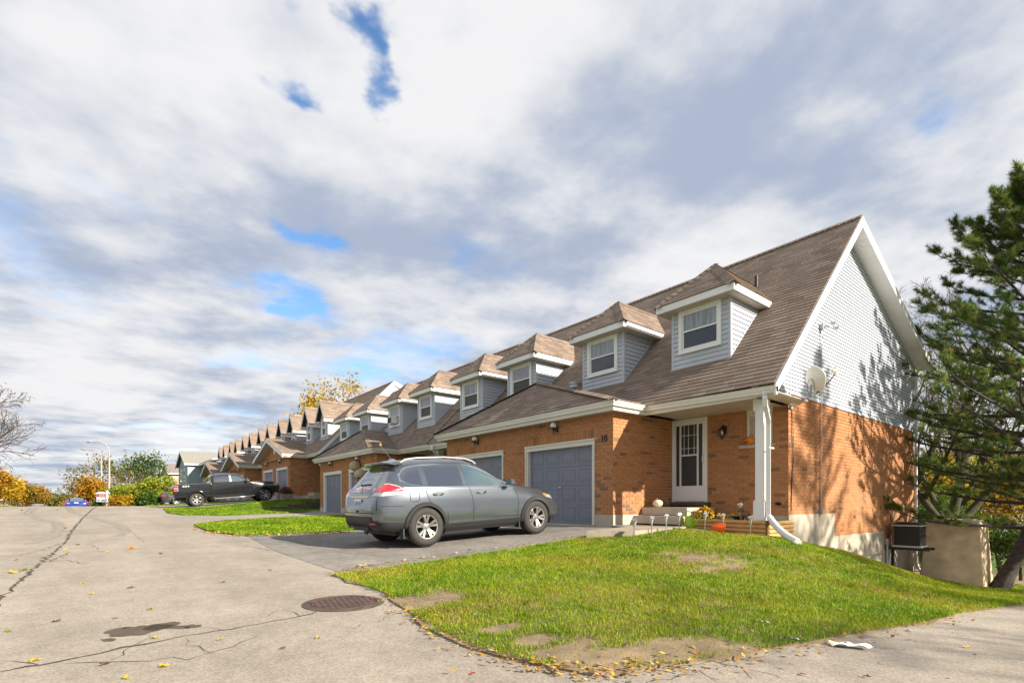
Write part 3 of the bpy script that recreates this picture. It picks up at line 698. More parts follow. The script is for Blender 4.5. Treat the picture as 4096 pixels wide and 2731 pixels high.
        cap_line(rb, (xf2, yd, za+.02), (xend, yd, za+.02), dr=.18); rb.build('dormer_roof', [M['shingle'], M['felt']], dm)
        fb = MB()
        for s in (-1, 1):
            p0 = Vector((xf2, yd+s*e2, zc)); p1 = Vector((xf2, yd, za)); dn = Vector((0, 0, -.19))
            fb.prism([p0, p1, p1+dn, p0+dn], (.035, 0, 0))
            fb.box((xf2+.035, min(yd+s*e2, yd+s*(e2-.03)), zc-.17), (xroof(zc)+.05, max(yd+s*e2, yd+s*(e2-.03)), zc-.005))
            q0 = Vector((xf2+.03, yd+s*e2*.97, zc-.16)); q1 = Vector((xf2+.03, yd+s*hw, zc-.16))
            fb.box((xf2+.03, min(q0.y, q1.y), zc-.17), (xroof(zc)-.05, max(q0.y, q1.y), zc-.155))
        fb.build('fascia', M['white'], dm)
    return dm
def cap_line(mb, a, b, w=.15, st=.17, dr=.055):
    """overlapping hip and ridge caps along a line"""
    a, b = Vector(a), Vector(b); d = b-a; L = d.length; d.normalize(); s = d.cross(Vector((0, 0, 1))).normalized(); u = s.cross(d).normalized(); k = 0
    while k*st < L:
        p = a+d*(k*st); q = a+d*min(k*st+st+.05, L+.02); t = random.uniform(0, .8)
        vs = []
        for x, h in ((p, .026), (q, .012)): vs += [x-s*w-u*dr+u*h, x+u*(h+.012), x+s*w-u*dr+u*h]
        lo = [v-u*.02 for v in vs[:3]]
        mb.add([tuple(v) for v in vs+lo], [(0, 1, 4, 3), (1, 2, 5, 4), (6, 7, 1, 0), (7, 8, 2, 1)], 0, t); k += 1
def wall_lamp(parent, x, y, z):
    mb = MB(); mb.box((x-.03, y-.05, z-.16), (x, y+.05, z-.02)); mb.tube([(x-.02, y, z-.09), (x-.08, y, z-.13), (x-.13, y, z-.085)], .014, 6)
    mb.lathe([(0, -.23), (.012, -.22), (.02, -.14), (.035, -.10), (.06, -.07), (.06, -.05)], 10, Matrix.Translation((x-.14, y, z)))
    l = mb.build('wall_lamp', M['black'], parent, smooth=40)
    g = MB(); g.lathe([(.083*math.sin(a), -.083*math.cos(a)) for a in np.linspace(.55, PI, 10)], 14, Matrix.Translation((x-.14, y, z+.01))); g.build('globe', M['globe'], l, smooth=180)
def townhouse(i, sg, label, num=None):
    Yc = 11.7+13.45*i; dz = (0, .04, .78, .80, .80)[i]; style = 'hip' if i < 2 else 'gable'
    my = lambda y: Yc+sg*y
    ya, yb = min(my(0), my(UW)), max(my(0), my(UW)); near = i == 0; zs = .45+dz
    end = (i == 0 and sg == -1)
    base = (XG, (ya+yb)/2, zs); H = thing('townhouse', label, 'house', base, group='brick townhouses along the street')
    detail = i < 3
    # ---- walls
    wl = MB(); bm_ = MB(); cand = [] if (i == 0) else None; I = .010
    yg0, yg1 = min(my(0), my(3.76)), max(my(0), my(3.76)); yd0, yd1 = min(my(1.84-1.335), my(1.84+1.335)), max(my(1.84-1.335), my(1.84+1.335)); zdt = 2.60+dz
    gtop = ZS+dz
    slope = 1.31/4.08
    # garage front backing, around the door
    wl.box((XG+I, yg0+I*(sg < 0), zs), (XG+.2, yd0, zdt)); wl.box((XG+I, yd1, zs), (XG+.2, yg1-I*(sg > 0), zdt)); wl.box((XG+I, yg0+I*(sg < 0), zdt), (XG+.2, yg1-I*(sg > 0), gtop))
    ys = my(3.76); wl.box((XG+.2, min(ys-sg*I, ys-sg*.2), zs-.3), (XF+.1, max(ys-sg*I, ys-sg*.2), gtop))
    ff0, ff1 = min(my(3.76), my(UW)), max(my(3.76), my(UW)); wl.box((XF+I, ff0+(I if end else 0), zs-.6), (XF+.2, ff1, gtop+.2))
    wl.box((XG+.2, ya+.2, zs-.3), (XF+.2, yb-.2, zs-.25))
    if style == 'gable':
        wl.prism([(XG+I, my(3.70), gtop), (XG+I, my(0), gtop), (XG+I, my(0), ZE+dz+1.22), (XG+I, my(3.72), ZE+dz+.02)], (.15, 0, 0))
    hs = [(yd0, yd1, zs-.1, zdt), (yd0-.05, yd1+.05, zdt, zdt+.235)]
    ztop = gtop
    lim = lambda z: [(yg0, yg1)]
    if style == 'gable':
        def lim(z):
            if z < gtop: return [(yg0, yg1)]
            h = max(0, (ZE+dz+1.22-z)/slope); h = min(h, 3.76); return [(min(my(0), my(h)), max(my(0), my(h)))] if h > .05 else []
        ztop = ZE+dz+1.2
    fz = .71+dz
    brickwall(bm_, (XG, 0, 0), (0, -1, 0), (-1, 0, 0), lambda z: [(-b, -a) for a, b in lim(z)], fz, ztop, [(-h[1], -h[0], h[2], h[3]) for h in hs], cand, 10*i+sg, fz)
    y = yd0-.05                                   # soldier course over the garage door
    while y < yd1+.03:
        w = min(.074, yd1+.05-y); brick_geo(bm_, Vector((XG, y+.005+w, zdt+.005)), Vector((0, -1, 0)), Vector((-1, 0, 0)), w-.004, .225, random.uniform(0, .75) if random.random() > .06 else .92); y += .084
    if sg < 0:
        brickwall(bm_, (0, ys, 0), (1, 0, 0), (0, -1, 0), lambda z: [(XG, XF)], fz, gtop, (), cand, 10*i+5, fz)
        dh = [(-7.97+(11.7-Yc)*1, -6.92+(11.7-Yc), .98+dz, 3.19+dz)]
        wh_ = [(-5.92-(Yc-11.7), -5.32-(Yc-11.7), 2.36+dz, 3.10+dz)]
        dh = [(-7.97-(Yc-11.7), -6.92-(Yc-11.7), .98+dz, 3.19+dz)]
        brickwall(bm_, (XF, 0, 0), (0, -1, 0), (-1, 0, 0), lambda z: [(-ff1, -ff0)], fz, gtop+.05, dh+wh_, cand, 10*i+7, fz)
    if end:
        def gl(z):
            a = XF
            b = XB
            if z < .733: a = 14.63
            if z < .14: a = 18.6
            return [(a, b)]
        wl.prism([(XF+.2, 4.975+I, 3.46), (XF+.2, 4.975+I, .70), (14.62, 4.975+I, .70), (14.62, 4.975+I, .13), (18.59, 4.975+I, .13), (18.59, 4.975+I, -.44), (XB-I, 4.975+I, -.44), (XB-I, 4.975+I, 3.46)], (0, .2, 0))
        brickwall(bm_, (0, 4.975, 0), (1, 0, 0), (0, -1, 0), gl, -.425, 3.46, (), cand, 77, .733)
        for zq in (0,):                           # brick return of the corner on the porch side
            pass
    wall = wl.build('wall', M['mortar'], H)
    if cand is not None: place_bricks(bm_, cand, wall)
    tag(bm_.build('bricks', M['brick'], wall), kind='stuff')
    # ---- foundation
    fd = MB(); zb0 = zs-.5
    fd.box((XG-.012, yg0-.012*(sg < 0), zb0), (XG+.25, yd0-.02, fz)); fd.box((XG-.012, yd1+.02, zb0), (XG+.25, yg1+.012*(sg > 0), fz))
    yq = my(3.76)+sg*.012; fd.box((XG+.25, min(yq, yq-sg*.2), zb0), (XF, max(yq, yq-sg*.2), fz)); fd.box((XF-.012, ff0, zb0-.4), (XF+.2, ff1, fz))
    fd.box((XG-.05, yd0-.02, zb0), (XG+.4, yd1+.02, zs))
    if end:
        fd.prism([(XF-.012, 4.963, -2.3), (XF-.012, 4.963, .728), (14.625, 4.963, .728), (14.625, 4.963, .135), (18.595, 4.963, .135), (18.595, 4.963, -.43), (XB+.01, 4.963, -.43), (XB+.01, 4.963, -2.3)], (0, .022, 0))
        fd.box((XF, 4.985, -2.3), (XB, 5.2, -.5))
    fd.build('foundation', M['concrete'], H)
    # ---- inner core so that no light leaks through, rear wall
    co = MB(); xs_ = XF+.35
    co.prism([(xs_, ya+.02, -2), (xs_, ya+.02, ZE+dz+RS*(xs_-XE)-.25), (XR, ya+.02, ZR+dz-.3), (XB, ya+.02, ZR+dz-RB*(XB-XR)-.25), (XB, ya+.02, -2)], (0, UW-.04, 0))
    co.build('inner_wall', M['siding'], H)
    # ---- garage door and its trim
    gd = MB(); T = .11; g0, g1 = yd0+T, yd1-T; gt = zdt-.15
    tr = MB(); tr.box((XG+.02, yd0, zs), (XG+.16, g0, gt)); tr.box((XG+.02, g1, zs), (XG+.16, yd1, gt)); tr.box((XG-.005, yd0, gt), (XG+.16, yd1, zdt))
    tr.box((XG-.03, yd0-.0, zdt-.045), (XG-.005, yd1, zdt)); tr.box((XG-.008, yd0+.005, zs), (XG+.02, yd0+.05, gt)); tr.box((XG-.008, yd1-.05, zs), (XG+.02, yd1-.005, gt))
    tr.build('door_trim', M['white' if i else 'cream'], H)
    gd.box((XG+.135, g0, zs+.005), (XG+.165, g1, gt)); nr = 4; hh = (gt-zs)/nr
    gob = gd.build('garage_door', M['doorgrey'], H); cols = 4
    for r_ in range(nr):
        q = MB(); q.box((XG+.122, g0+.002, zs+r_*hh+.006), (XG+.1345, g1-.002, zs+(r_+1)*hh-.006)); q.build('door_section', M['doorgrey'], gob)
        for c_ in range(cols):
            pw = (g1-g0)/cols; a, b = g0+c_*pw+.07, g0+(c_+1)*pw-.07; c, d = zs+r_*hh+.10, zs+(r_+1)*hh-.09; q = MB(); x = XG+.1215; m_ = .035
            q.add([(x, a, c), (x, b, c), (x, b, d), (x, a, d), (x+.012, a+m_*.5, c+m_*.5), (x+.012, b-m_*.5, c+m_*.5), (x+.012, b-m_*.5, d-m_*.5), (x+.012, a+m_*.5, d-m_*.5), (x-.006, a+m_*1.4, c+m_*1.4), (x-.006, b-m_*1.4, c+m_*1.4), (x-.006, b-m_*1.4, d-m_*1.4), (x-.006, a+m_*1.4, d-m_*1.4)],
                  [(0,4,5,1),(1,5,6,2),(2,6,7,3),(3,7,4,0),(4,8,9,5),(5,9,10,6),(6,10,11,7),(7,11,8,4),(8,11,10,9)])
            # raised moulding around each panel so the sunk centre reads
            for (p0, p1, q0, q1) in ((a-.012, b+.012, c-.012, c), (a-.012, b+.012, d, d+.012), (a-.012, a, c, d), (b, b+.012, c, d)): q.box((x-.007, p0, q0), (x+.0005, p1, q1))
            q.build('door_panel', M['doorgrey'], gob)
    hd = MB(); hd.box((XG+.09, (g0+g1)/2-.012, zs+.95), (XG+.12, (g0+g1)/2+.012, zs+.98)); hd.box((XG+.085, (g0+g1)/2-.06, zs+.955), (XG+.098, (g0+g1)/2+.03, zs+.975)); hd.build('door_handle', M['steel'], gob)
    wall_lamp(H, XG, my(1.84), 3.05+dz)
    if num:
        t = text_mesh(num, .24, .012, 'house_number', M['black'], .9); put(t, (XG-.013, my(3.76-.28), 2.55+dz), (0, -1, 0), (0, 0, 1), H)
    # ---- soffits, fascia, gutters
    ye = my(4.08); xg_ = 9.14; gz_ = ZE+dz
    so_ = MB(); so_.box((xg_+.12, min(my(0), ye-sg*.12), ZS+dz-.03), (XG+.02, max(my(0), ye-sg*.12), ZS+dz-.015))
    so_.box((XG+.02, min(my(3.74), ye-sg*.12), ZS+dz-.03), (XE+.14, max(my(3.74), ye-sg*.12), ZS+dz-.015)); so_.build('soffit', M['soffit'], H)
    fa = MB()
    if style == 'hip': fa.box((xg_+.09, min(my(0), ye-sg*.09), ZS+dz-.045), (xg_+.12, max(my(0), ye-sg*.09), gz_-.01))
    fa.box((xg_+.12, min(ye-sg*.12, ye-sg*.09), ZS+dz-.045), (XE+.12, max(ye-sg*.12, ye-sg*.09), gz_-.01))
    pe0, pe1 = min(my(4.08-.10), my(UW)), max(my(4.08-.10), my(UW))
    if end: pe0 = 4.575
    fa.box((XE+.09, pe0, ZS+dz-.045), (XE+.12, pe1, gz_-.01)); fa.build('fascia', M['cream'], H)
    gt_ = MB()
    yend = my(UW) if not end else 4.56
    xgu = xg_
    if style == 'hip': gutter(gt_, [(xg_, my(0), gz_), (xg_, ye, gz_), (XE-.0, ye, gz_), (XE, yend, gz_-(.05 if end else 0))], [(-1, 0), (-1, sg), (-1, sg), (-1, 0)])
    else: gutter(gt_, [(xg_-.15, ye, gz_), (XE-.0, ye, gz_), (XE, yend, gz_)], [(0, sg), (-1, sg), (-1, 0)])
    gob = gt_.build('gutter', M['gutter'], H)
    me = gob.data; b_ = bmesh.new(); b_.from_mesh(me); bmesh.ops.recalc_face_normals(b_, faces=b_.faces); b_.to_mesh(me); b_.free()
    # porch ceiling
    if near and sg < 0:
        pc = MB(); pc.box((XE+.12, pe0, ZS+dz+.003), (XF+.02, pe1, ZS+dz+.02)); pco = pc.build('porch_ceiling', M['soffit'], H); x = XE+.125
        while x < XF-.02:
            q = MB(); q.box((x+.003, pe0+.02, ZS+dz-.010), (min(x+.125, XF)-.003, pe1-.02, ZS+dz+.003)); q.build('ceiling_board', M['soffit'], pco); x += .125
    else:
        pc = MB(); pc.box((XE+.12, pe0, ZS+dz-.01), (XF+.02, pe1, ZS+dz+.02)); pc.build('porch_ceiling', M['soffit'], H)
    # ---- roofs
    rf = MB(); cs = [] if i == 0 else None
    r0 = ya-(.40 if end else 0); Vn = Vector((1, 0, RS)).normalized(); SL = math.hypot(XR-XE, ZR-ZE)
    shingles(rf, (XE-.03, yb, ZE+dz-.005), (0, -1, 0), (1, 0, RS), [(0, 0), (yb-r0, 0), (yb-r0, SL+.04), (0, SL+.04)], cs, 20+i)
    if style == 'hip':
        vm = math.hypot(1.33, 1.31)
        shingles(rf, (xg_-.02, my(0), gz_+.005), (0, sg, 0), (1.33, 0, 1.31), [(0, 0), (4.10, 0), (0, vm)], cs if sg < 0 else None, 30+i)
        vm2 = math.hypot(4.08, 1.31)
        shingles(rf, (xg_-.02, my(4.10), gz_+.005), (1, 0, 0), (0, -sg*4.08, 1.31), [(0, 0), (2.6, 0), (2.6, vm2), (1.33, vm2)], cs if sg > 0 else None, 40+i)
        cap_line(rf, (xg_-.02, my(4.10), gz_+.015), (10.47, Yc, gz_+1.325)); 
        if sg < 0: cap_line(rf, (10.47, Yc, gz_+1.325), (11.9, Yc, gz_+1.325))
    else:
        vm2 = math.hypot(4.08, 1.31)
        shingles(rf, (xg_-.22, my(4.10), gz_+.01), (1, 0, 0), (0, -sg*4.08, 1.31), [(0, 0), (3.0, 0), (3.0, vm2), (0, vm2)], None, 40+i)
        if sg < 0: cap_line(rf, (xg_-.22, Yc, gz_+1.33), (11.9, Yc, gz_+1.33))
    cap_line(rf, (XR, r0, ZR+dz+.01), (XR, yb, ZR+dz+.01), .15, dr=.11)
    bp = Vector((XR, 0, ZR+dz)); xe_ = 22.3; ze_ = ZR+dz-RB*(xe_-XR)
    rf.prism([(XR, r0, ZR+dz+.012), (xe_, r0, ze_+.012), (xe_, r0, ze_-.04), (XR, r0, ZR+dz-.04)], (0, yb-r0, 0), 0, .4)
    roof = rf.build('roof_shingles' if False else 'roof', [M['shingle'], M['felt']], H)
    if cs is not None:
        rs = MB(); place_shingles(rs, cs, roof); tag(rs.build('shingles', M['shingle'], roof), kind='stuff')
    # ---- dormers
    rr = random.Random(i*7+sg)
    for yl in (1.84, 4.93):
        up = M['glasscur'] if end else M[rr.choice(['glasslil', 'glasslil', 'glasscur'])]
        dormer(H, my(yl), dz, style, i < 2, (up, M['screen'] if not end else M['glass']))
    # ---- gable dressing of the garage on the far building
    if style == 'gable':
        rk = MB(); p0 = Vector((xg_-.2, my(4.10), gz_-.01)); p1 = Vector((xg_-.2, my(0), gz_+1.31)); dn = Vector((0, 0, -.24))
        rk.prism([p0, p1, p1+dn, p0+dn], (.04, 0, 0)); rk.build('rake_board', M['white'], H)
        sf = MB(); q0 = p0+dn+Vector((.04, 0, .02)); q1 = p1+dn+Vector((.04, 0, .02)); sf.prism([q0, q1, q1+Vector((0, 0, .02)), q0+Vector((0, 0, .02))], (.6, 0, 0)); sf.build('rake_soffit', M['soffit'], H)
        if sg < 0:
            ov_ = MB(); ov_.lathe([(.18, 0), (.16, .03), (.0, .03)], 20, Matrix.Translation((XG-.0, Yc, gz_+.55)) @ Matrix.Rotation(-PI/2, 4, 'Y') @ Matrix.Diagonal((1.9, 1, 1, 1))); ov_.build('oval_medallion', M['white'], H, smooth=40)
    return H
LBL = {(0,-1): 'end brick townhouse numbered 10 with satellite dish on its grey sided gable',
       (0,1): 'brick townhouse numbered 9 sharing the hipped garage roof with number 10',
       (1,-1): 'brick townhouse numbered 8 with two skulls hanging by its garage door',
       (1,1): 'brick townhouse with hipped dormers adjoining the taller gabled row',
       (2,-1): 'gable fronted brick townhouse with the red flower planter by its garage',
       (2,1): 'gable fronted brick townhouse whose garage door the pickup hides',
       (3,-1): 'second gabled brick pair behind the pickup cab, townhouse with paired lamps',
       (3,1): 'far half of the second gabled brick pair beyond the pickup',
       (4,-1): 'last gabled brick garage townhouse, before the blue sided house',
       (4,1): 'outermost brick townhouse of the row, touching the blue sided house'}
NUM = {(0,-1): '10', (0,1): '9', (1,-1): '8', (2,-1): '6'}
HOUSE = {}
for i in range(5):
    for sg in (-1, 1): HOUSE[(i, sg)] = townhouse(i, sg, LBL[(i, sg)], NUM.get((i, sg)))
H10 = HOUSE[(0, -1)]
# ---- end gable of number 10: siding, rake boards, rake soffit
def gab_lims(z):
    a = XE+(z-ZE)/RS+.12; b = min(XB, XR+(ZR-z)/RB-.25)
    return [(max(a, XE+.1), max(b, max(a, XE+.1)))]
gs = MB(); gs.prism([(XE+.12, 4.985, 3.19), (XF+.02, 4.985, 3.19), (XF+.02, 4.985, 3.46), (XB, 4.985, 3.46), (XB, 4.985, ZR-RB*(XB-XR)-.06), (XR, 4.985, ZR-.06), (XE+.12, 4.985, ZE+.06)], (0, .12, 0))
gso = gs.build('gable_wall', M['siding'], H10)
siding_rows(lambda u, z, o: (u, 4.985-o, z), 3.19, 3.46, .09, lambda z: [(XE+.12, XF+.03)], gso, n=(0, -1, 0))
siding_rows(lambda u, z, o: (u, 4.985-o, z), 3.46, ZR-.1, .09, gab_lims, gso, n=(0, -1, 0))
q = MB(); q.box((XF+.03, 4.955, 3.19), (XF+.06, 4.985, 3.46)); q.box((XF+.06, 4.950, 3.435), (XB, 4.985, 3.462)); q.build('siding_trim', M['siding'], gso)
rk = MB(); yr = 4.56
a = Vector((XE+.02, yr, ZE-.02)); b = Vector((XR, yr, ZR-.01)); c = Vector((22.25, yr, ZR-.01-RB*(22.25-XR))); dn = Vector((0, 0, -.27))
rk.prism([a, b, b+dn, a+dn*.8], (0, .04, 0)); rk.prism([b, c, c+dn*.75, b+dn], (0, .04, 0)); rk.build('rake_board', M['white'], H10)
rs_ = MB(); q0 = a+dn*.8+Vector((0, .04, .03)); q1 = b+dn+Vector((0, .04, .02)); rs_.prism([q0, q1, q1+Vector((0, 0, .02)), q0+Vector((0, 0, .02))], (0, .40, 0)); rso = rs_.build('rake_soffit', M['soffit'], H10)
L_ = (c-b).length; nP = 30; dv = (c-b)/nP
for k in range(nP):
    p0 = b+dv*k+dn*.96+Vector((0, .04, .025)); p1 = p0+dv*.975; q = MB(); q.prism([p0, p1, p1+Vector((0, 0, .02)), p0+Vector((0, 0, .02))], (0, .375, 0)); q.build('soffit_panel', M['white'], rso)
# ---- gable of the taller row above the lower roof
H5 = HOUSE[(2, -1)]; yw = 11.7+13.45*2-UW; dz5 = .78
gs = MB(); gs.prism([(XE+.1, yw-.02, ZE+dz5-.7), (XR, yw-.02, ZR+dz5-.08-.6), (XR, yw-.02, ZR+dz5-.05), (XE+.1, yw-.02, ZE+dz5)], (0, .1, 0))
gs.prism([(XR, yw-.02, ZR+dz5-.9), (XB, yw-.02, ZR+dz5-RB*(XB-XR)-.9), (XB, yw-.02, ZR+dz5-RB*(XB-XR)-.05), (XR, yw-.02, ZR+dz5-.05)], (0, .1, 0)); g5 = gs.build('gable_wall', M['siding'], H5)
jb = MB()
def l5(z):
    a = XE+.12+(z-dz5-ZE)/RS; b = a+.95
    return [(max(a, XE), min(b, XR+.2))]
siding_rows(lambda u, z, o: (u, yw-.02-o, z), ZE+dz5-.1, ZR+dz5-.15, .1, l5, g5, mbj=jb, n=(0, -1, 0)); jb.build('siding_boards', M['siding'], g5)
rk = MB(); a = Vector((XE-.02, yw-.12, ZE+dz5-.02)); b = Vector((XR, yw-.12, ZR+dz5-.0)); c = Vector((22.2, yw-.12, ZR+dz5-RB*(22.2-XR))); dn = Vector((0, 0, -.26))
rk.prism([a, b, b+dn, a+dn*.8], (0, .1, 0)); rk.prism([b, c, c+dn, b+dn], (0, .1, 0)); rk.build('rake_board', M['white'], H5)
# ------------------------------------------------------------------ vehicles
M['paint_grey'] = mat('silver_grey_paint', (.165, .185, .212), .2, metal=.8, var=.02, coat=1)
M['paint_black'] = mat('black_paint', (.012, .013, .015), .15, metal=.2, var=.05, coat=1)
M['paint_blue'] = mat('blue_paint', (.01, .05, .26), .2, metal=.3, var=.05, coat=1)
M['paint_dark'] = mat('slate_paint', (.045, .06, .085), .22, metal=.5, var=.05, coat=1)
M['paint_gold'] = mat('gold_paint', (.30, .24, .05), .3, metal=.3, var=.05, coat=1)
M['carglass'] = mat('tinted_glass', (.010, .012, .015), .02, var=0, spec=1.0, coat=1)
M['carglass2'] = mat('teal_tinted_glass', (.02, .055, .06), .02, var=.3, vs=2, spec=1.0, coat=1)
for _m in ('carglass', 'carglass2'): M[_m].node_tree.nodes['Principled BSDF'].inputs['IOR'].default_value = 2.25
M['plastic'] = mat('black_plastic', (.022, .022, .024), .55, var=.15, vs=6)
M['tyre'] = mat('tyre_rubber', (.035, .031, .029), .8, var=.15, vs=20)
M['alloy'] = mat('alloy', (.46, .455, .44), .28, metal=.85, var=.04)
M['rail'] = mat('rail_alloy', (.42, .42, .42), .35, metal=.8, var=.04)
M['alloydark'] = mat('wheel_barrel', (.06, .06, .06), .5, metal=.5)
M['chrome'] = mat('chrome', (.78, .78, .78), .08, metal=1, var=0)
M['redlens'] = mat('red_lens', (.55, .015, .03), .12, var=.25, vs=14, coat=1)
M['clearlens'] = mat('clear_lens', (.55, .54, .52), .1, metal=.4, var=.3, vs=12, coat=1)
M['amber'] = mat('amber_lens', (.75, .22, .02), .15, coat=1)
M['plate'] = mat('plate_white', (.72, .74, .76), .4)
M['plateblue'] = mat('plate_blue', (.05, .10, .32), .5)
M['seam'] = mat('panel_gap', (.012, .012, .013), .8, var=0)
def chaikin(P, it):
    for _ in range(it):
        Q = [P[0]]
        for a, b in zip(P[:-1], P[1:]): Q.append(a*.75+b*.25); Q.append(a*.25+b*.75)
        Q.append(P[-1]); P = np.array(Q)
    return P
class Car:
    def __init__(s, tab, keys, dx=.02, smooth=5):
        s.tab = tab; x0, x1 = tab[0][0], tab[-1][0]; s.x = np.arange(x0, x1+1e-6, dx)
        s.A = {}
        for i, k in enumerate(keys):
            v = np.interp(s.x, [r[0] for r in tab], [r[i+1] for r in tab])
            pad = smooth; vv = np.pad(v, pad, mode='edge'); ker = np.hanning(2*pad+1+2)[1:-1]; ker /= ker.sum()
            s.A[k] = np.convolve(vv, ker, mode='valid')
        s.sec = [s.section(i) for i in range(len(s.x))]
    def section(s, i):
        g = lambda k: s.A[k][i]
        zb, zt = g('zb'), g('zt'); zs = min(g('zs'), zt-.015); ze = min(g('ze'), zt-.005); ze = max(ze, zs+.004)
        zl = zb+.12 if zb+.12 < zs else (zb+zs)/2; zm = max(min(g('zm'), zs-.03), zl+.01)
        P = np.array([(0, zb), (g('hb'), zb), (g('hm')-.012, zl), (g('hm'), zm), (g('hs')+.004, zs-.02), (g('hs')-.012, zs+.01), (g('he'), ze), (g('he')*.55, zt-.008), (0, zt)])
        return chaikin(P, 3)
    def sx(s, x):
        f = (x-s.x[0])/(s.x[1]-s.x[0]); f = min(max(f, 0), len(s.x)-1.001); i = int(f); return s.sec[i]*(1-(f-i))+s.sec[i+1]*(f-i)
    def y(s, x, z):
        P = s.sx(x); k = int(np.argmax(P[:, 1] > P[0, 1]+.02)); zz = P[k:, 1]; yy = P[k:, 0]
        zz = np.maximum.accumulate(zz); return float(np.interp(z, zz, yy))
    def rear(s, y, z, front=False):
        y = abs(y); rng_ = range(len(s.x)) if not front else range(len(s.x)-1, -1, -1); prev = None
        for i in rng_:
            P = s.sec[i]; zt = P[-1, 1]; zb = P[0, 1]
            yy = -1
            if zb <= z <= zt:
                k = int(np.argmax(P[:, 1] > zb+.02)); yy = float(np.interp(z, np.maximum.accumulate(P[k:, 1]), P[k:, 0]))
                if z > P[-1, 1]-1e-4: yy = -1
            if yy >= y:
                if prev is not None and prev[1] >= 0 and prev[1] < y: return prev[0]+(s.x[i]-prev[0])*(y-prev[1])/(yy-prev[1]+1e-9)
                return float(s.x[i])
            prev = (float(s.x[i]), yy)
        return float(s.x[0])
    def body(s, wheels, m, parent, rw=.40, zc=.36, name='body'):
        n = len(s.x); k = len(s.sec[0]); vs = []; fs = []
        for i in range(n):
            for (a, b) in s.sec[i]: vs.append((s.x[i], -a, b))
            for (a, b) in s.sec[i]: vs.append((s.x[i], a, b))
        for i in range(n-1):
            for j in range(k-1):
                cx = (s.x[i]+s.x[i+1])/2; cz = (s.sec[i][j][1]+s.sec[i][j+1][1])/2; cy = s.sec[i][j][0]
                if cy > .45 and any((cx-w)**2+(cz-zc)**2 < rw*rw for w in wheels): continue
                a = i*2*k+j; b = (i+1)*2*k+j
                fs.append((a, a+1, b+1, b)); fs.append((b+k, b+k+1, a+k+1, a+k))
        for i in (0, n-1):
            for j in range(k-1):
                a = i*2*k+j; f = (a, a+k, a+k+1, a+1); fs.append(f if i == 0 else f[::-1])
        mb = MB(); mb.add(vs, fs); o = mb.build(name, m, parent, smooth=35, world=False); return o
    def patch(s, x0, x1, zlo, zhi, off, side=-1, nx=14, nz=6):
        """grid on the side surface; zlo,zhi functions of x"""
        G = []
        for i in range(nx+1):
            x = x0+(x1-x0)*i/nx; a, b = zlo(x), zhi(x)
            G.append([(x, side*(s.y(x, a+(b-a)*j/nz)+off), a+(b-a)*j/nz) for j in range(nz+1)])
        return G
    def side_patch(s, mb, *a, mi=0, **k):
        sd = k.get('side', -1); G = s.patch(*a, **k); mb.grid(G, mi, flip=(sd > 0))
    def strip(s, mb, pts, w, off, side=-1, mi=0, n=None):
        """thin band along a polyline (x,z) on the side"""
        P = []
        for (a, b) in zip(pts[:-1], pts[1:]):
            k = max(1, int(math.hypot(b[0]-a[0], b[1]-a[1])/.04))
            for j in range(k): P.append((a[0]+(b[0]-a[0])*j/k, a[1]+(b[1]-a[1])*j/k))
        P.append(pts[-1]); L = []; Rr = []
        for i, (x, z) in enumerate(P):
            q = P[min(i+1, len(P)-1)]; p = P[max(i-1, 0)]; dx, dz = q[0]-p[0], q[1]-p[1]; l = math.hypot(dx, dz) or 1; nx, nz = -dz/l*w/2, dx/l*w/2
            L.append((x+nx, side*(s.y(x+nx, z+nz)+off), z+nz)); Rr.append((x-nx, side*(s.y(x-nx, z-nz)+off), z-nz))
        mb.grid([L, Rr], mi, flip=(side > 0))
    def rear_grid(s, mb, ylo, yhi, z0, z1, off, ny=10, nz=6, mi=0, front=False):
        G = []
        for j in range(nz+1):
            z = z0+(z1-z0)*j/nz; a, b = ylo(z), yhi(z); row = []
            for i in range(ny+1):
                y = a+(b-a)*i/ny; row.append((s.rear(y, z, front)+(off if front else -off), y, z))
            G.append(row)
        mb.grid(G, mi, flip=not front)
def lin(pts): return lambda x: float(np.interp(x, [p[0] for p in pts], [p[1] for p in pts]))
def arch(car, mb, xc, zc, r0, r1, off, side, a0=-.25, a1=PI+.25, n=28, depth=.10):
    """wheel arch lip: a band proud of the side with a return into the well"""
    O = []; I = []; D = []
    for i in range(n+1):
        a = a0+(a1-a0)*i/n; ox, oz = xc+r1*math.cos(a), zc+r1*math.sin(a); ix, iz = xc+r0*math.cos(a), zc+r0*math.sin(a)
        yo = car.y(ox, max(oz, .24)); yi = max(car.y(ix, max(iz, .24)), yo-.03)
        O.append((ox, side*(yo+.002), oz)); I.append((ix, side*(yi+off), iz)); D.append((ix, side*(yi-depth), iz))
    mid = [((o[0]*.75+q[0]*.25), side*(abs(o[1])*.6+abs(q[1])*.4+off*.9), (o[2]*.75+q[2]*.25)) for o, q in zip(O, I)]
    mb.grid([O, mid, I, D], 0, flip=(side > 0))
def liner(mb, xc, zc, r, y0, y1, side):
    A = []; B = []
    for i in range(17):
        a = -.4+(PI+.8)*i/16; A.append((xc+r*math.cos(a), side*y1, zc+r*math.sin(a))); B.append((xc+r*math.cos(a), side*y0, zc+r*math.sin(a)))
    mb.grid([A, B], 0); mb.add([B[0]]+B, [tuple(range(1, 18))])
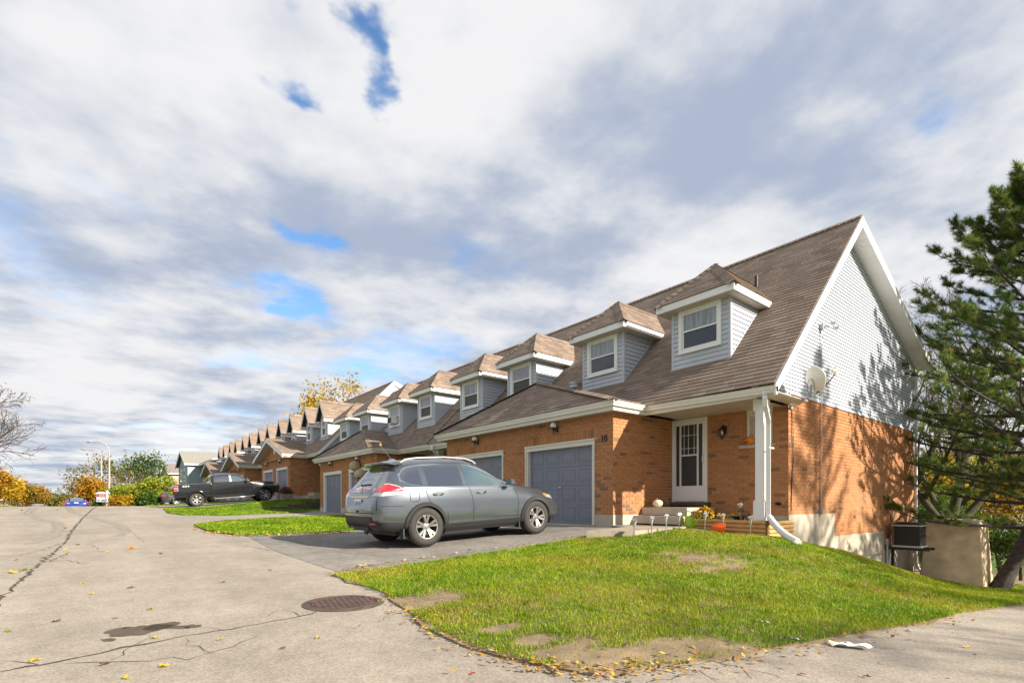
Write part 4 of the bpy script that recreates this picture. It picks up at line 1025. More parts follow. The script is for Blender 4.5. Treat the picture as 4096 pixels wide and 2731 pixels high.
def wheel(r, w, rr, style, side, parent, loc, name='wheel'):
    """tyre + rim, axis along y; outer face toward side*y"""
    w2 = w/2; T = MB(); Mx = Matrix.Rotation(-PI/2*side, 4, 'X')       # lathe z -> side*y
    prof = [(rr, w2-.015), (rr+.012, w2-.003), ((r+rr)/2, w2+.004), (r-.035, w2-.006), (r-.010, w2-.028), (r, w2-.06)]
    prof = prof+[(a, -b) for a, b in prof[::-1]]
    T.lathe(prof, 40, Mx, close=True)
    for k in range(72):                      # tread blocks at the shoulder
        a = 2*PI*k/72; c, s_ = math.cos(a), math.sin(a)
        for zz in (-w2*.62, 0, w2*.62):
            p = [Mx @ Vector(((r+q)*math.cos(a+da), (r+q)*math.sin(a+da), zz+dz)) for q in (-.004, .0035) for da, dz in ((-.03, -w2*.22), (.03, -w2*.22), (.03, w2*.22), (-.03, w2*.22))]
            T.hexa(p[:4], p[4:])
    wh = bpy.data.objects.new(name, None); COL.objects.link(wh); wh.location = loc; wh.parent = parent
    to = T.build('tyre', M['tyre'], None, smooth=40); to.parent = wh
    B = MB(); B.lathe([(rr, w2-.02), (rr-.012, w2-.028), (rr-.03, w2-.07), (rr-.03, -w2+.03), (0, -w2+.03)], 32, Mx, 1, caps=False)
    B.lathe([(rr+.006, w2-.012), (rr+.004, w2-.002), (rr-.012, w2-.004), (rr-.018, w2-.03)], 40, Mx, caps=False)
    B.lathe([(.0, w2-.018), (.028, w2-.020), (.032, w2-.030), (.075, w2-.036), (.085, w2-.07)][::-1], 20, Mx, caps=False)
    ns = 5 if style != 'six' else 6
    for k in range(ns):
        a = 2*PI*k/ns+PI/2
        offs = (-.17, .17) if style == 'double' else (0,)
        for da in offs:
            hw_ = .022 if style == 'double' else .040
            d0 = Vector((math.cos(a+da*.55), math.sin(a+da*.55), 0)); d1 = Vector((math.cos(a+da*1.25), math.sin(a+da*1.25), 0)); t0 = Vector((-d0.y, d0.x, 0)); t1 = Vector((-d1.y, d1.x, 0))
            p0, p1 = d0*.05, d1*(rr-.008); zz0, zz1 = w2-.034, w2-.012; h0, h1 = hw_*.75, hw_*1.25
            f = [p0-t0*h0+Vector((0, 0, zz0)), p0+t0*h0+Vector((0, 0, zz0)), p1+t1*h1+Vector((0, 0, zz1)), p1-t1*h1+Vector((0, 0, zz1))]
            g = [q+Vector((0, 0, -.045)) for q in f]; tp = [q.lerp((f[0]+f[1]+f[2]+f[3])/4, .12)+Vector((0, 0, .006)) for q in f]
            B.hexa([Mx @ q for q in g], [Mx @ q for q in f]); B.hexa([Mx @ q for q in f], [Mx @ q for q in tp])
    for k in range(5): a = 2*PI*k/5; B.lathe([(0, w2-.026), (.009, w2-.028), (.010, w2-.05)][::-1], 6, Mx @ Matrix.Translation((.055*math.cos(a), .055*math.sin(a), 0)), 1)
    ro = B.build('rim', [M['alloy'], M['alloydark']], None, smooth=30); ro.parent = wh
    return wh
def copy_wheel(src, loc, parent, rz=0, spin=0):
    c = src.copy(); COL.objects.link(c); c.location = loc; c.parent = parent; c.rotation_euler = (0, spin, rz)
    for ch in src.children: d = ch.copy(); COL.objects.link(d); d.parent = c
    return c
def place_car(o, p_rear, p_front):
    """origin is the ground point under the rear axle centre; local +x toward the front axle"""
    a, b = Vector(p_rear), Vector(p_front); x = (b-a).normalized(); up = Vector((0, 0, 1)); y = up.cross(x).normalized(); z = x.cross(y)
    o.matrix_world = Matrix(((x.x, y.x, z.x, a.x), (x.y, y.y, z.y, a.y), (x.z, y.z, z.z, a.z), (0, 0, 0, 1)))
def cpart(mb, name, m, parent, smooth=40): return mb.build(name, m, parent, smooth=smooth, world=False)
# ---------------------------------------------------------------- silver SUV
KEYS = ('zb', 'zt', 'hb', 'hm', 'zm', 'hs', 'zs', 'he', 'ze')
def suv():
    S = thing('parked_suv', 'silver grey SUV with roof rails parked on the driveway of number 10', 'car')
    tab = [ # x   zb   zt    hb   hm   zm   hs    zs    he    ze
        (-.955, .50, .70, .40, .50, .60, .48, .66, .40, .68), (-.94, .44, .76, .52, .64, .60, .62, .72, .50, .74), (-.92, .40, .86, .62, .74, .60, .71, .80, .58, .83), (-.90, .38, .97, .68, .79, .62, .76, .90, .62, .94),
        (-.87, .36, 1.06, .72, .825, .66, .79, .99, .64, 1.03), (-.81, .34, 1.135, .74, .85, .70, .815, 1.05, .66, 1.09), (-.70, .32, 1.25, .76, .875, .72, .835, 1.08, .645, 1.20), (-.56, .30, 1.42, .77, .89, .74, .845, 1.09, .63, 1.355), (-.44, .29, 1.565, .77, .90, .75, .85, 1.10, .61, 1.49), (-.38, .28, 1.605, .775, .905, .755, .855, 1.10, .605, 1.53),
        (-.25, .27, 1.628, .78, .912, .76, .86, 1.10, .60, 1.555), (0, .24, 1.65, .78, .918, .78, .865, 1.10, .60, 1.585), (.5, .22, 1.667, .79, .918, .76, .865, 1.085, .605, 1.602), (.9, .22, 1.665, .79, .915, .74, .86, 1.075, .605, 1.598), (1.15, .22, 1.645, .79, .913, .73, .857, 1.07, .61, 1.575),
        (1.35, .22, 1.585, .79, .912, .73, .855, 1.065, .63, 1.515), (1.6, .22, 1.46, .79, .912, .73, .853, 1.06, .665, 1.40), (1.9, .22, 1.29, .79, .913, .73, .85, 1.05, .71, 1.245), (2.15, .22, 1.145, .79, .915, .74, .845, 1.045, .755, 1.10), (2.3, .22, 1.10, .78, .917, .76, .83, 1.03, .72, 1.075),
        (2.6, .23, 1.075, .77, .918, .78, .80, 1.0, .64, 1.055), (2.9, .24, 1.03, .76, .912, .77, .77, .955, .58, 1.01), (3.15, .25, .975, .74, .89, .72, .74, .89, .53, .95), (3.32, .25, .915, .70, .85, .66, .71, .82, .50, .885), (3.45, .25, .85, .65, .79, .60, .66, .75, .47, .81), (3.55, .26, .76, .57, .70, .54, .58, .66, .42, .72), (3.61, .28, .66, .46, .58, .48, .48, .58, .34, .63), (3.64, .33, .56, .32, .42, .44, .34, .50, .24, .54)]
    C = Car(tab, KEYS); wb = 2.705; R_ = .362; rw = .405
    C.body((0, wb), M['paint_grey'], S, rw, R_)
    # glass and window trim
    bt = lin([(-.40, 1.235), (-.25, 1.165), (-.05, 1.13), (.2, 1.115), (1.0, 1.10), (2.0, 1.085)])
    tp = lin([(-.42, 1.32), (-.36, 1.40), (-.26, 1.455), (-.1, 1.485), (.5, 1.535), (.9, 1.535), (1.15, 1.50), (1.35, 1.435), (1.55, 1.345), (1.8, 1.21), (2.02, 1.09)])
    tr = MB(); C.side_patch(tr, -.45, 2.03, lambda x: bt(x)-.028, lambda x: max(tp(x)+.026, bt(x)-.02), .004, nx=60, nz=8); C.side_patch(tr, -.45, 2.03, lambda x: bt(x)-.028, lambda x: max(tp(x)+.026, bt(x)-.02), .004, side=1, nx=60, nz=8)
    cpart(tr, 'window_trim', M['chrome'], S)
    for sd in (-1, 1):
        for a, b in ((-.02, .13), (.84, .99)):      # body coloured pillars between the panes
            pb = MB(); C.side_patch(pb, a, b, lambda x: bt(x)-.003, lambda x: tp(x)+.003, .007, side=sd, nx=3)
            cpart(pb, 'door_pillar', M['paint_grey'], S)
        for nm, a, b, mm in (('quarter_window', -.42, -.02, 'carglass'), ('rear_door_window', .09, .87, 'carglass'), ('front_door_window', .955, 2.0, 'carglass2')):
            w_ = MB(); C.side_patch(w_, a, b, bt, lambda x: max(tp(x), bt(x)), .009, side=sd, nx=24); cpart(w_, nm, M[mm], S)
    # windscreen, rear window
    ws = MB(); G = []
    for i in range(13):
        x = 1.24+(2.2-1.24)*i/12; P = C.sx(x); hw_ = C.A['he'][int((x-C.x[0])/.02)]-.02; row = []
        for j in range(13):
            y = -hw_+2*hw_*j/12; k = int(np.argmax(P[:, 0])); z = float(np.interp(-abs(y), -P[k:, 0], P[k:, 1])); row.append((x-.003, y, z+.006))
        G.append(row)
    ws.grid(G); cpart(ws, 'windscreen', M['carglass'], S)
    rg = MB(); C.rear_grid(rg, lambda z: -.70+.10*(z-1.13)/.4, lambda z: .70-.10*(z-1.13)/.4, 1.12, 1.51, .008, 18, 10); cpart(rg, 'rear_window', M['carglass'], S)
    sp = MB(); G = []                            # roof spoiler
    for j in range(13):
        y = -.66+1.32*j/12; q = 1-abs(y/.66)**4; y = y*.94; G.append([(-.26, y, 1.588+.036*q), (-.42, y*.98, 1.578+.04*q), (-.53-.07*q, y*.95, 1.550+.04*q), (-.54-.07*q, y*.95, 1.535+.033*q), (-.44, y*.96, 1.515), (-.32, y, 1.54)])
    sp.grid(G); sp.add([G[0][k] for k in range(6)], [(0, 1, 2, 3, 4, 5)]); sp.add([G[-1][k] for k in range(6)], [(5, 4, 3, 2, 1, 0)]); spo = cpart(sp, 'roof_spoiler', M['paint_grey'], S, 30)
    q = MB(); q.box((-.615, -.10, 1.572), (-.59, .10, 1.586)); q.build('brake_light', M['redlens'], spo, world=False)
    # roof rails, aerial
    for sd in (-1, 1):
        rr_ = MB(); P = [(-.34, sd*.60, 1.555), (-.24, sd*.605, 1.620), (0, sd*.61, 1.650), (.6, sd*.61, 1.668), (1.05, sd*.607, 1.648), (1.26, sd*.60, 1.595), (1.34, sd*.60, 1.54)]
        rr_.rtube(P, .034, .026, side=(0, 1, 0)); cpart(rr_, 'roof_rail', M['rail'], S, 40)
    an = MB(); an.lathe([(.055, 0), (.045, .02), (.012, .035)], 12, Matrix.Translation((-.18, .05, 1.64)) @ Matrix.Diagonal((1.6, 1, 1, 1))); an.tube([(-.19, .05, 1.66), (-.40, .07, 1.93)], .005, 6); ao = cpart(an, 'aerial', M['steel'], S)
    q = MB(); q.lathe([(.001, -.03), (.022, -.018), (.026, .005), (.015, .025), (.001, .03)], 10, Matrix.Translation((-.40, .07, 1.945))); q.build('aerial_ball', M['amber'], ao, smooth=60, world=False)
    # cladding, arches, liners
    for sd in (-1, 1):
        cl = MB(); C.side_patch(cl, .36, 2.34, lambda x: .225, lin([(.36, .37), (.5, .355), (2.2, .36), (2.34, .37)]), .012, side=sd, nx=30, nz=4); C.strip(cl, [(.42, .372), (2.3, .376)], .02, .018, sd)
        for a, b in ((-.90, -.36), (wb+.38, 3.5)): C.side_patch(cl, a, b, lambda x: max(.27, C.sx(x)[0, 1]+.01), lin([(-.9, .50), (-.36, .46), (3.0, .42), (3.5, .36)]), .010, side=sd, nx=14, nz=4)
        cpart(cl, 'side_cladding', M['plastic'], S)
        for xc in (0, wb):
            ar = MB(); arch(C, ar, xc, R_, .385, .455, .022, sd); cpart(ar, 'wheel_arch_trim', M['plastic'], S)
            li = MB(); liner(li, xc, R_, .41, .50, .885, sd); cpart(li, 'wheel_well', M['plastic'], S)
        
        for xq, zq in ((-.47, .36), (wb-.48, .33)): fl = MB(); fl.box((xq, sd*.80-.075, .18), (xq+.025, sd*.80+.075, zq)); cpart(fl, 'mud_flap', M['plastic'], S)
    und = MB(); und.box((-.5, -.60, .22), (3.2, .60, .32)); cpart(und, 'underbody', M['plastic'], S)
    # door gaps and creases
    for sd in (-1, 1):
        sm_ = MB()
        for pts in ([(.02, 1.10), (.035, .98), (.09, .83), (.16, .76)], [(.98, 1.10), (1.02, 1.0), (1.06, .80), (1.06, .55), (1.03, .36)], [(2.12, 1.03), (2.20, .90), (2.21, .70), (2.17, .45), (2.15, .36)], [(-.88, .78), (-.44, .77)],
                    [(-.30, .84), (-.31, .99), (-.28, 1.015), (-.15, 1.015), (-.12, .99), (-.12, .86), (-.15, .84), (-.28, .835)], [(.46, .36), (.46, .60)], [(2.35, 1.055), (2.8, 1.01), (3.2, .93)]):
            sm_ = MB(); C.strip(sm_, pts, .009, .0035, sd); cpart(sm_, 'panel_gap', M['seam'], S)
        for xh in (.28, 1.28):
            h = MB(); y0 = C.y(xh, .955); h.rtube([(xh-.11, sd*(y0+.012), .955), (xh-.07, sd*(y0+.042), .962), (xh+.06, sd*(y0+.044), .962), (xh+.10, sd*(y0+.014), .955)], .03, .018, side=(0, 0, 1)); h.lathe([(.0, .004), (.03, .003), (.034, -.002)][::-1], 12, Matrix.Translation((xh, sd*(y0+.003), .955)) @ Matrix.Rotation(-sd*PI/2, 4, 'X') @ Matrix.Diagonal((1.8, 1, 1, 1)))
            cpart(h, 'door_handle', M['chrome'], S)
        mr_ = MB(); x, y, z = 1.93, sd*.98, 1.155
        mr_.hexa([(x-.03, y-sd*.08, z-.07), (x+.10, y-sd*.07, z-.06), (x+.08, y+sd*.09, z-.05), (x-.03, y+sd*.10, z-.06)], [(x-.03, y-sd*.08, z+.06), (x+.08, y-sd*.07, z+.06), (x+.06, y+sd*.08, z+.05), (x-.03, y+sd*.09, z+.05)])
        mr_.box((x-.01, min(sd*.85, sd*.92), z-.08), (x+.06, max(sd*.85, sd*.92), z-.03)); mo = cpart(mr_, 'door_mirror', M['paint_grey'], S, 60)
        # tail lamp: side part and rear part
        TL = lin([(-.86, 1.13), (-.66, 1.175), (-.50, 1.12), (-.38, 1.045)]); BL_ = lin([(-.86, .965), (-.66, .975), (-.52, .985), (-.38, 1.04)])
        rim = MB(); C.side_patch(rim, -.86, -.36, lambda x: BL_(x)-.012, lambda x: TL(x)+.012, .006, side=sd, nx=24, nz=4); C.rear_grid(rim, *( (lambda z: -.80, lambda z: -.50+.0*z) if sd < 0 else (lambda z: .50, lambda z: .80)), .965, 1.125, .006, 10, 4)
        ro = cpart(rim, 'tail_lamp', M['clearlens'], S)
        rd = MB(); C.side_patch(rd, -.85, -.43, lambda x: 1.035, lambda x: max(TL(x)-.006, 1.036), .011, side=sd, nx=22, nz=4); C.rear_grid(rd, *((lambda z: -.785, lambda z: -.56) if sd < 0 else (lambda z: .56, lambda z: .785)), 1.035, 1.115, .011, 8, 4); rd.build('red_lens', M['redlens'], ro, smooth=40, world=False)
        hl = MB(); C.side_patch(hl, 3.02, 3.30, lin([(3.02, .80), (3.3, .74)]), lin([(3.02, .86), (3.3, .835)]), .008, side=sd, nx=10); ho = cpart(hl, 'headlamp', M['clearlens'], S)
        am = MB(); C.side_patch(am, 2.98, 3.10, lin([(2.98, .83), (3.1, .80)]), lin([(2.98, .875), (3.1, .865)]), .014, side=sd, nx=6, nz=3); am.build('amber_lens', M['amber'], ho, world=False)
        rf_ = MB(); C.rear_grid(rf_, *((lambda z: -.70, lambda z: -.54) if sd < 0 else (lambda z: .54, lambda z: .70)), .455, .485, .022, 4, 1); cpart(rf_, 'reflector', M['redlens'], S)
    # rear: tailgate gap, bumper cladding, plate, badges
    tg = MB()
    for y in (-.735, .735): C.rear_grid(tg, lambda z: y-.004, lambda z: y+.004, .70, .96, .004, 1, 8)
    C.rear_grid(tg, lambda z: -.66, lambda z: .66, .655, .668, .006, 14, 1); cpart(tg, 'tailgate_gap', M['seam'], S)
    bc = MB(); C.rear_grid(bc, lambda z: -.62+.0*z, lambda z: .62, .51, .60, .010, 16, 2); C.rear_grid(bc, lambda z: -.76, lambda z: .76, .40, .52, .012, 16, 3); bc.box((-.90, -.34, .33), (-.70, .34, .42)); cpart(bc, 'bumper_cladding', M['plastic'], S)
    rc = MB(); C.rear_grid(rc, lambda z: -.36-.1*(z-.74), lambda z: .36+.1*(z-.74), .745, .93, .002, 10, 5); cpart(rc, 'plate_recess', M['paint_grey'], S)
    xr = C.rear(0, .955); ch = MB(); ch.box((xr-.03, -.40, .945), (xr+.01, .40, .972)); cpart(ch, 'chrome_strip', M['chrome'], S)
    xp = C.rear(0, .84)-.022; pl = MB(); pl.box((xp, -.155, .765), (xp+.008, .155, .915)); po = cpart(pl, 'licence_plate', M['plate'], S)
    t = text_mesh('CDFW·169', .085, .001, 'plate_text', M['plateblue'], .72); put(t, (xp-.002, 0, .84), (0, -1, 0), (0, 0, 1)); t.parent = po
    lg = MB(); Ml = Matrix.Translation((C.rear(0, 1.035)-.012, 0, 1.035)) @ Matrix.Rotation(-PI/2, 4, 'Y'); lg.lathe([(.040, 0), (.045, .008), (.052, .008), (.056, 0)], 24, Ml); x = C.rear(0, 1.035)-.02; lg.box((x-.004, -.062, 1.024), (x+.008, .062, 1.046)); cpart(lg, 'round_badge', M['chrome'], S)
    t = text_mesh('SV AWD', .05, .002, 'trim_badge', M['chrome'], 1.1); put(t, (C.rear(-.52, .715)-.008, -.52, .715), (.12, -1, 0), (0, 0, 1)); t.parent = S
    wp = MB(); P = [(C.rear(y, z)-.02, y, z) for y, z in ((.05, 1.165), (-.12, 1.175), (-.30, 1.18))]; wp.rtube(P, .022, .03, side=(0, 0, 1)); wp.box((P[0][0]-.02, .0, 1.145), (P[0][0]+.03, .11, 1.185)); cpart(wp, 'rear_wiper', M['plastic'], S)
    th = MB(); xh = C.rear(0, .69); th.box((xh-.012, -.06, .675), (xh+.01, .02, .71)); cpart(th, 'tow_cover', M['seam'], S)
    w0 = wheel(R_, .225, .222, 'double', -1, S, (0, -.80, R_))
    copy_wheel(w0, (wb, -.80, R_), S, 0, .4); copy_wheel(w0, (0, .80, R_), S, PI); copy_wheel(w0, (wb, .80, R_), S, PI)
    return S
SUV = suv()
_yc = 9.19
place_car(SUV, (4.683, _yc, gz(4.683, _yc)+.004), (7.388, _yc, gz(7.388, _yc)+.004))
# ---------------------------------------------------------------- black pickup
def pickup():
    T = thing('pickup_truck', 'black crew cab pickup truck with chrome step bars on a driveway', 'pickup truck')
    wb = 3.85; R_ = .405
    tab = [(-1.17, .62, 1.20, .86, .93, .9, .92, 1.15, .84, 1.18), (-1.13, .55, 1.34, .88, .965, .9, .95, 1.28, .86, 1.32), (-1.0, .55, 1.375, .90, .985, .9, .965, 1.33, .87, 1.36), (0, .52, 1.375, .9, .99, .92, .97, 1.33, .87, 1.36), (.80, .50, 1.375, .9, .99, .92, .97, 1.33, .87, 1.36), (.84, .45, 1.37, .9, .985, .9, .96, 1.33, .86, 1.36),
           (.86, .42, 1.80, .9, .985, .9, .955, 1.34, .76, 1.72), (.95, .42, 1.90, .9, .985, .9, .955, 1.34, .72, 1.83), (1.5, .42, 1.945, .9, .985, .9, .955, 1.34, .71, 1.875), (2.2, .42, 1.93, .9, .985, .9, .955, 1.33, .715, 1.86), (2.45, .42, 1.86, .9, .985, .9, .955, 1.32, .73, 1.80), (2.75, .42, 1.66, .9, .985, .9, .955, 1.31, .77, 1.61), (3.10, .42, 1.42, .9, .985, .9, .95, 1.30, .82, 1.385),
           (3.22, .42, 1.37, .9, .985, .92, .94, 1.27, .80, 1.345), (3.85, .45, 1.345, .9, .99, .95, .92, 1.20, .76, 1.31), (4.40, .50, 1.30, .88, .975, .92, .90, 1.14, .74, 1.26), (4.66, .52, 1.25, .86, .955, .88, .88, 1.08, .74, 1.20), (4.74, .52, 1.20, .82, .93, .86, .86, 1.02, .72, 1.14), (4.80, .56, 1.08, .76, .90, .82, .84, .96, .70, 1.02)]
    C = Car(tab, KEYS, smooth=2); C.body((0, wb), M['paint_black'], T, .47, R_)
    for sd in (-1, 1):
        bt = lin([(1.0, 1.40), (3.2, 1.375)]); tp = lin([(1.0, 1.74), (1.15, 1.80), (2.1, 1.80), (2.35, 1.745), (2.6, 1.62), (2.9, 1.43), (2.98, 1.385)])
        for nm, a, b, mm in (('rear_door_window', 1.02, 1.86, 'carglass'), ('front_door_window', 2.0, 2.95, 'carglass2')):
            w_ = MB(); C.side_patch(w_, a, b, bt, lambda x: max(tp(x), bt(x)), .008, side=sd, nx=20); wo = cpart(w_, nm, M[mm], T)
            f_ = MB(); C.strip(f_, [(a, bt(a)), (a, tp(a))]+[(x, tp(x)) for x in np.linspace(a, b, 12)]+[(b, bt(b)), (a, bt(a))], .025, .011, sd); f_.build('window_frame', M['plastic'], wo, smooth=40, world=False)
        pb = MB(); C.side_patch(pb, 1.87, 1.99, bt, tp, .010, side=sd, nx=3); cpart(pb, 'centre_pillar', M['greymetal'], T)
        sm_ = MB()
        for pts in ([(.84, .55), (.84, 1.34)], [(.93, .60), (.93, 1.37)], [(1.93, .60), (1.93, 1.37)], [(3.02, .62), (3.02, 1.34)], [(.95, .62), (3.0, .62)], [(.95, .80), (3.3, .82)], [(-1.1, .80), (-.52, .80)]): sm_ = MB(); C.strip(sm_, pts, .014, .004, sd); cpart(sm_, 'panel_gap', M['seam'], T)
        for xc in (0, wb):
            ar = MB(); arch(C, ar, xc, R_+.02, .455, .56, .055, sd, depth=.14); cpart(ar, 'fender_flare', M['paint_black'], T)
            li = MB(); liner(li, xc, R_, .475, .5, .93, sd); cpart(li, 'wheel_well', M['plastic'], T)
        st = MB(); P = [(.95, sd*.88, .44), (1.05, sd*1.0, .40), (3.1, sd*1.0, .40), (3.25, sd*.90, .43)]; st.tube(P, .045, 10)
        for x in (1.3, 2.1, 2.9): st.tube([(x, sd*.80, .47), (x, sd*1.0, .41)], .025, 6)
        cpart(st, 'step_bar', M['chrome'], T)
        for xh in (1.10, 2.10):
            h = MB(); y0 = C.y(xh, 1.20); h.rtube([(xh-.10, sd*(y0+.01), 1.20), (xh-.07, sd*(y0+.045), 1.205), (xh+.07, sd*(y0+.045), 1.205), (xh+.10, sd*(y0+.01), 1.20)], .045, .02, side=(0, 0, 1)); cpart(h, 'door_handle', M['chrome'], T)
        tl = MB(); C.side_patch(tl, -1.12, -.90, lambda x: 1.0, lambda x: 1.29, .010, side=sd, nx=8); C.rear_grid(tl, *((lambda z: -.93, lambda z: -.74) if sd < 0 else (lambda z: .74, lambda z: .93)), 1.0, 1.29, .010, 6, 4)
        lo = cpart(tl, 'tail_lamp', M['redlens'], T)
        tb = MB(); C.side_patch(tb, -1.11, -.92, lambda x: 1.12, lambda x: 1.165, .016, side=sd, nx=6, nz=2); C.strip(tb, [(-1.12, 1.0), (-.9, 1.0), (-.9, 1.29), (-1.12, 1.29)], .02, .016, sd); tb.build('lens_band', M['clearlens'], lo, world=False)
        mr_ = MB(); y = sd*1.10; mr_.hexa([(2.78, y-sd*.10, 1.34), (2.92, y-sd*.10, 1.34), (2.90, y+sd*.12, 1.35), (2.78, y+sd*.13, 1.35)], [(2.78, y-sd*.10, 1.58), (2.88, y-sd*.10, 1.58), (2.86, y+sd*.12, 1.56), (2.78, y+sd*.13, 1.56)]); mr_.box((2.80, min(sd*.9, sd*1.02), 1.37), (2.86, max(sd*.9, sd*1.02), 1.44)); mo = cpart(mr_, 'door_mirror', M['plastic'], T, 60)
        q = MB(); q.box((2.875, min(y+sd*.0, y+sd*.13), 1.40), (2.93, max(y, y+sd*.13), 1.455)); q.build('turn_signal', M['amber'], mo, world=False)
        hl = MB(); C.side_patch(hl, 4.42, 4.72, lambda x: 1.0, lambda x: 1.16, .008, side=sd, nx=8); ho = cpart(hl, 'headlamp', M['clearlens'], T); q = MB(); C.side_patch(q, 4.44, 4.58, lambda x: 1.06, lambda x: 1.14, .014, side=sd, nx=5, nz=2); q.build('amber_lens', M['amber'], ho, world=False)
        bd = MB(); C.side_patch(bd, 3.12, 3.34, lambda x: .93, lambda x: .965, .010, side=sd, nx=4, nz=1); cpart(bd, 'fender_badge', M['chrome'], T)
        rl = MB(); rl.box((-1.08, min(sd*.87, sd*.95), 1.372), (.80, max(sd*.87, sd*.95), 1.40)); cpart(rl, 'bed_rail', M['plastic'], T)
    t = text_mesh('4X4', .15, .002, 'decal', M['white'], 1.5); put(t, (-.50, -(C.y(-.50, 1.24)+.012), 1.24), (1, 0, 0), (0, 0, 1)); t.parent = T
    b = MB(); b.box((-1.32, -.93, .55), (-1.10, .93, .76)); b.box((-1.36, -.6, .70), (-1.18, .6, .77)); cpart(b, 'rear_bumper', M['chrome'], T); b = MB(); b.box((4.72, -.93, .50), (4.88, .93, .74)); cpart(b, 'front_bumper', M['chrome'], T)
    gr = MB(); gr.box((4.76, -.62, .78), (4.83, .62, 1.10)); cpart(gr, 'grille', M['chrome'], T)
    ws = MB(); G = []
    for i in range(11):
        x = 2.38+(3.15-2.38)*i/10; P = C.sx(x); k = int(np.argmax(P[:, 0])); hw_ = .68; G.append([(x, y, float(np.interp(-abs(y), -P[k:, 0], P[k:, 1]))+.006) for y in np.linspace(-hw_, hw_, 9)])
    ws.grid(G); cpart(ws, 'windscreen', M['carglass'], T)
    rw_ = MB(); rw_.box((.838, -.62, 1.44), (.850, .62, 1.76)); cpart(rw_, 'rear_window', M['carglass'], T)
    un = MB(); un.box((-1.0, -.6, .42), (4.5, .6, .56)); un.tube([(-1.1, -.55, .50), (-.5, -.6, .50)], .035, 8); cpart(un, 'chassis', M['plastic'], T)
    w0 = wheel(R_, .275, .255, 'six', -1, T, (0, -.85, R_)); copy_wheel(w0, (wb, -.85, R_), T, 0, .3); copy_wheel(w0, (0, .85, R_), T, PI); copy_wheel(w0, (wb, .85, R_), T, PI)
    return T
PK = pickup(); _yc = 37.0
place_car(PK, (4.5, _yc, gz(4.5, _yc)+.006), (8.35, _yc, gz(8.35, _yc)+.006))
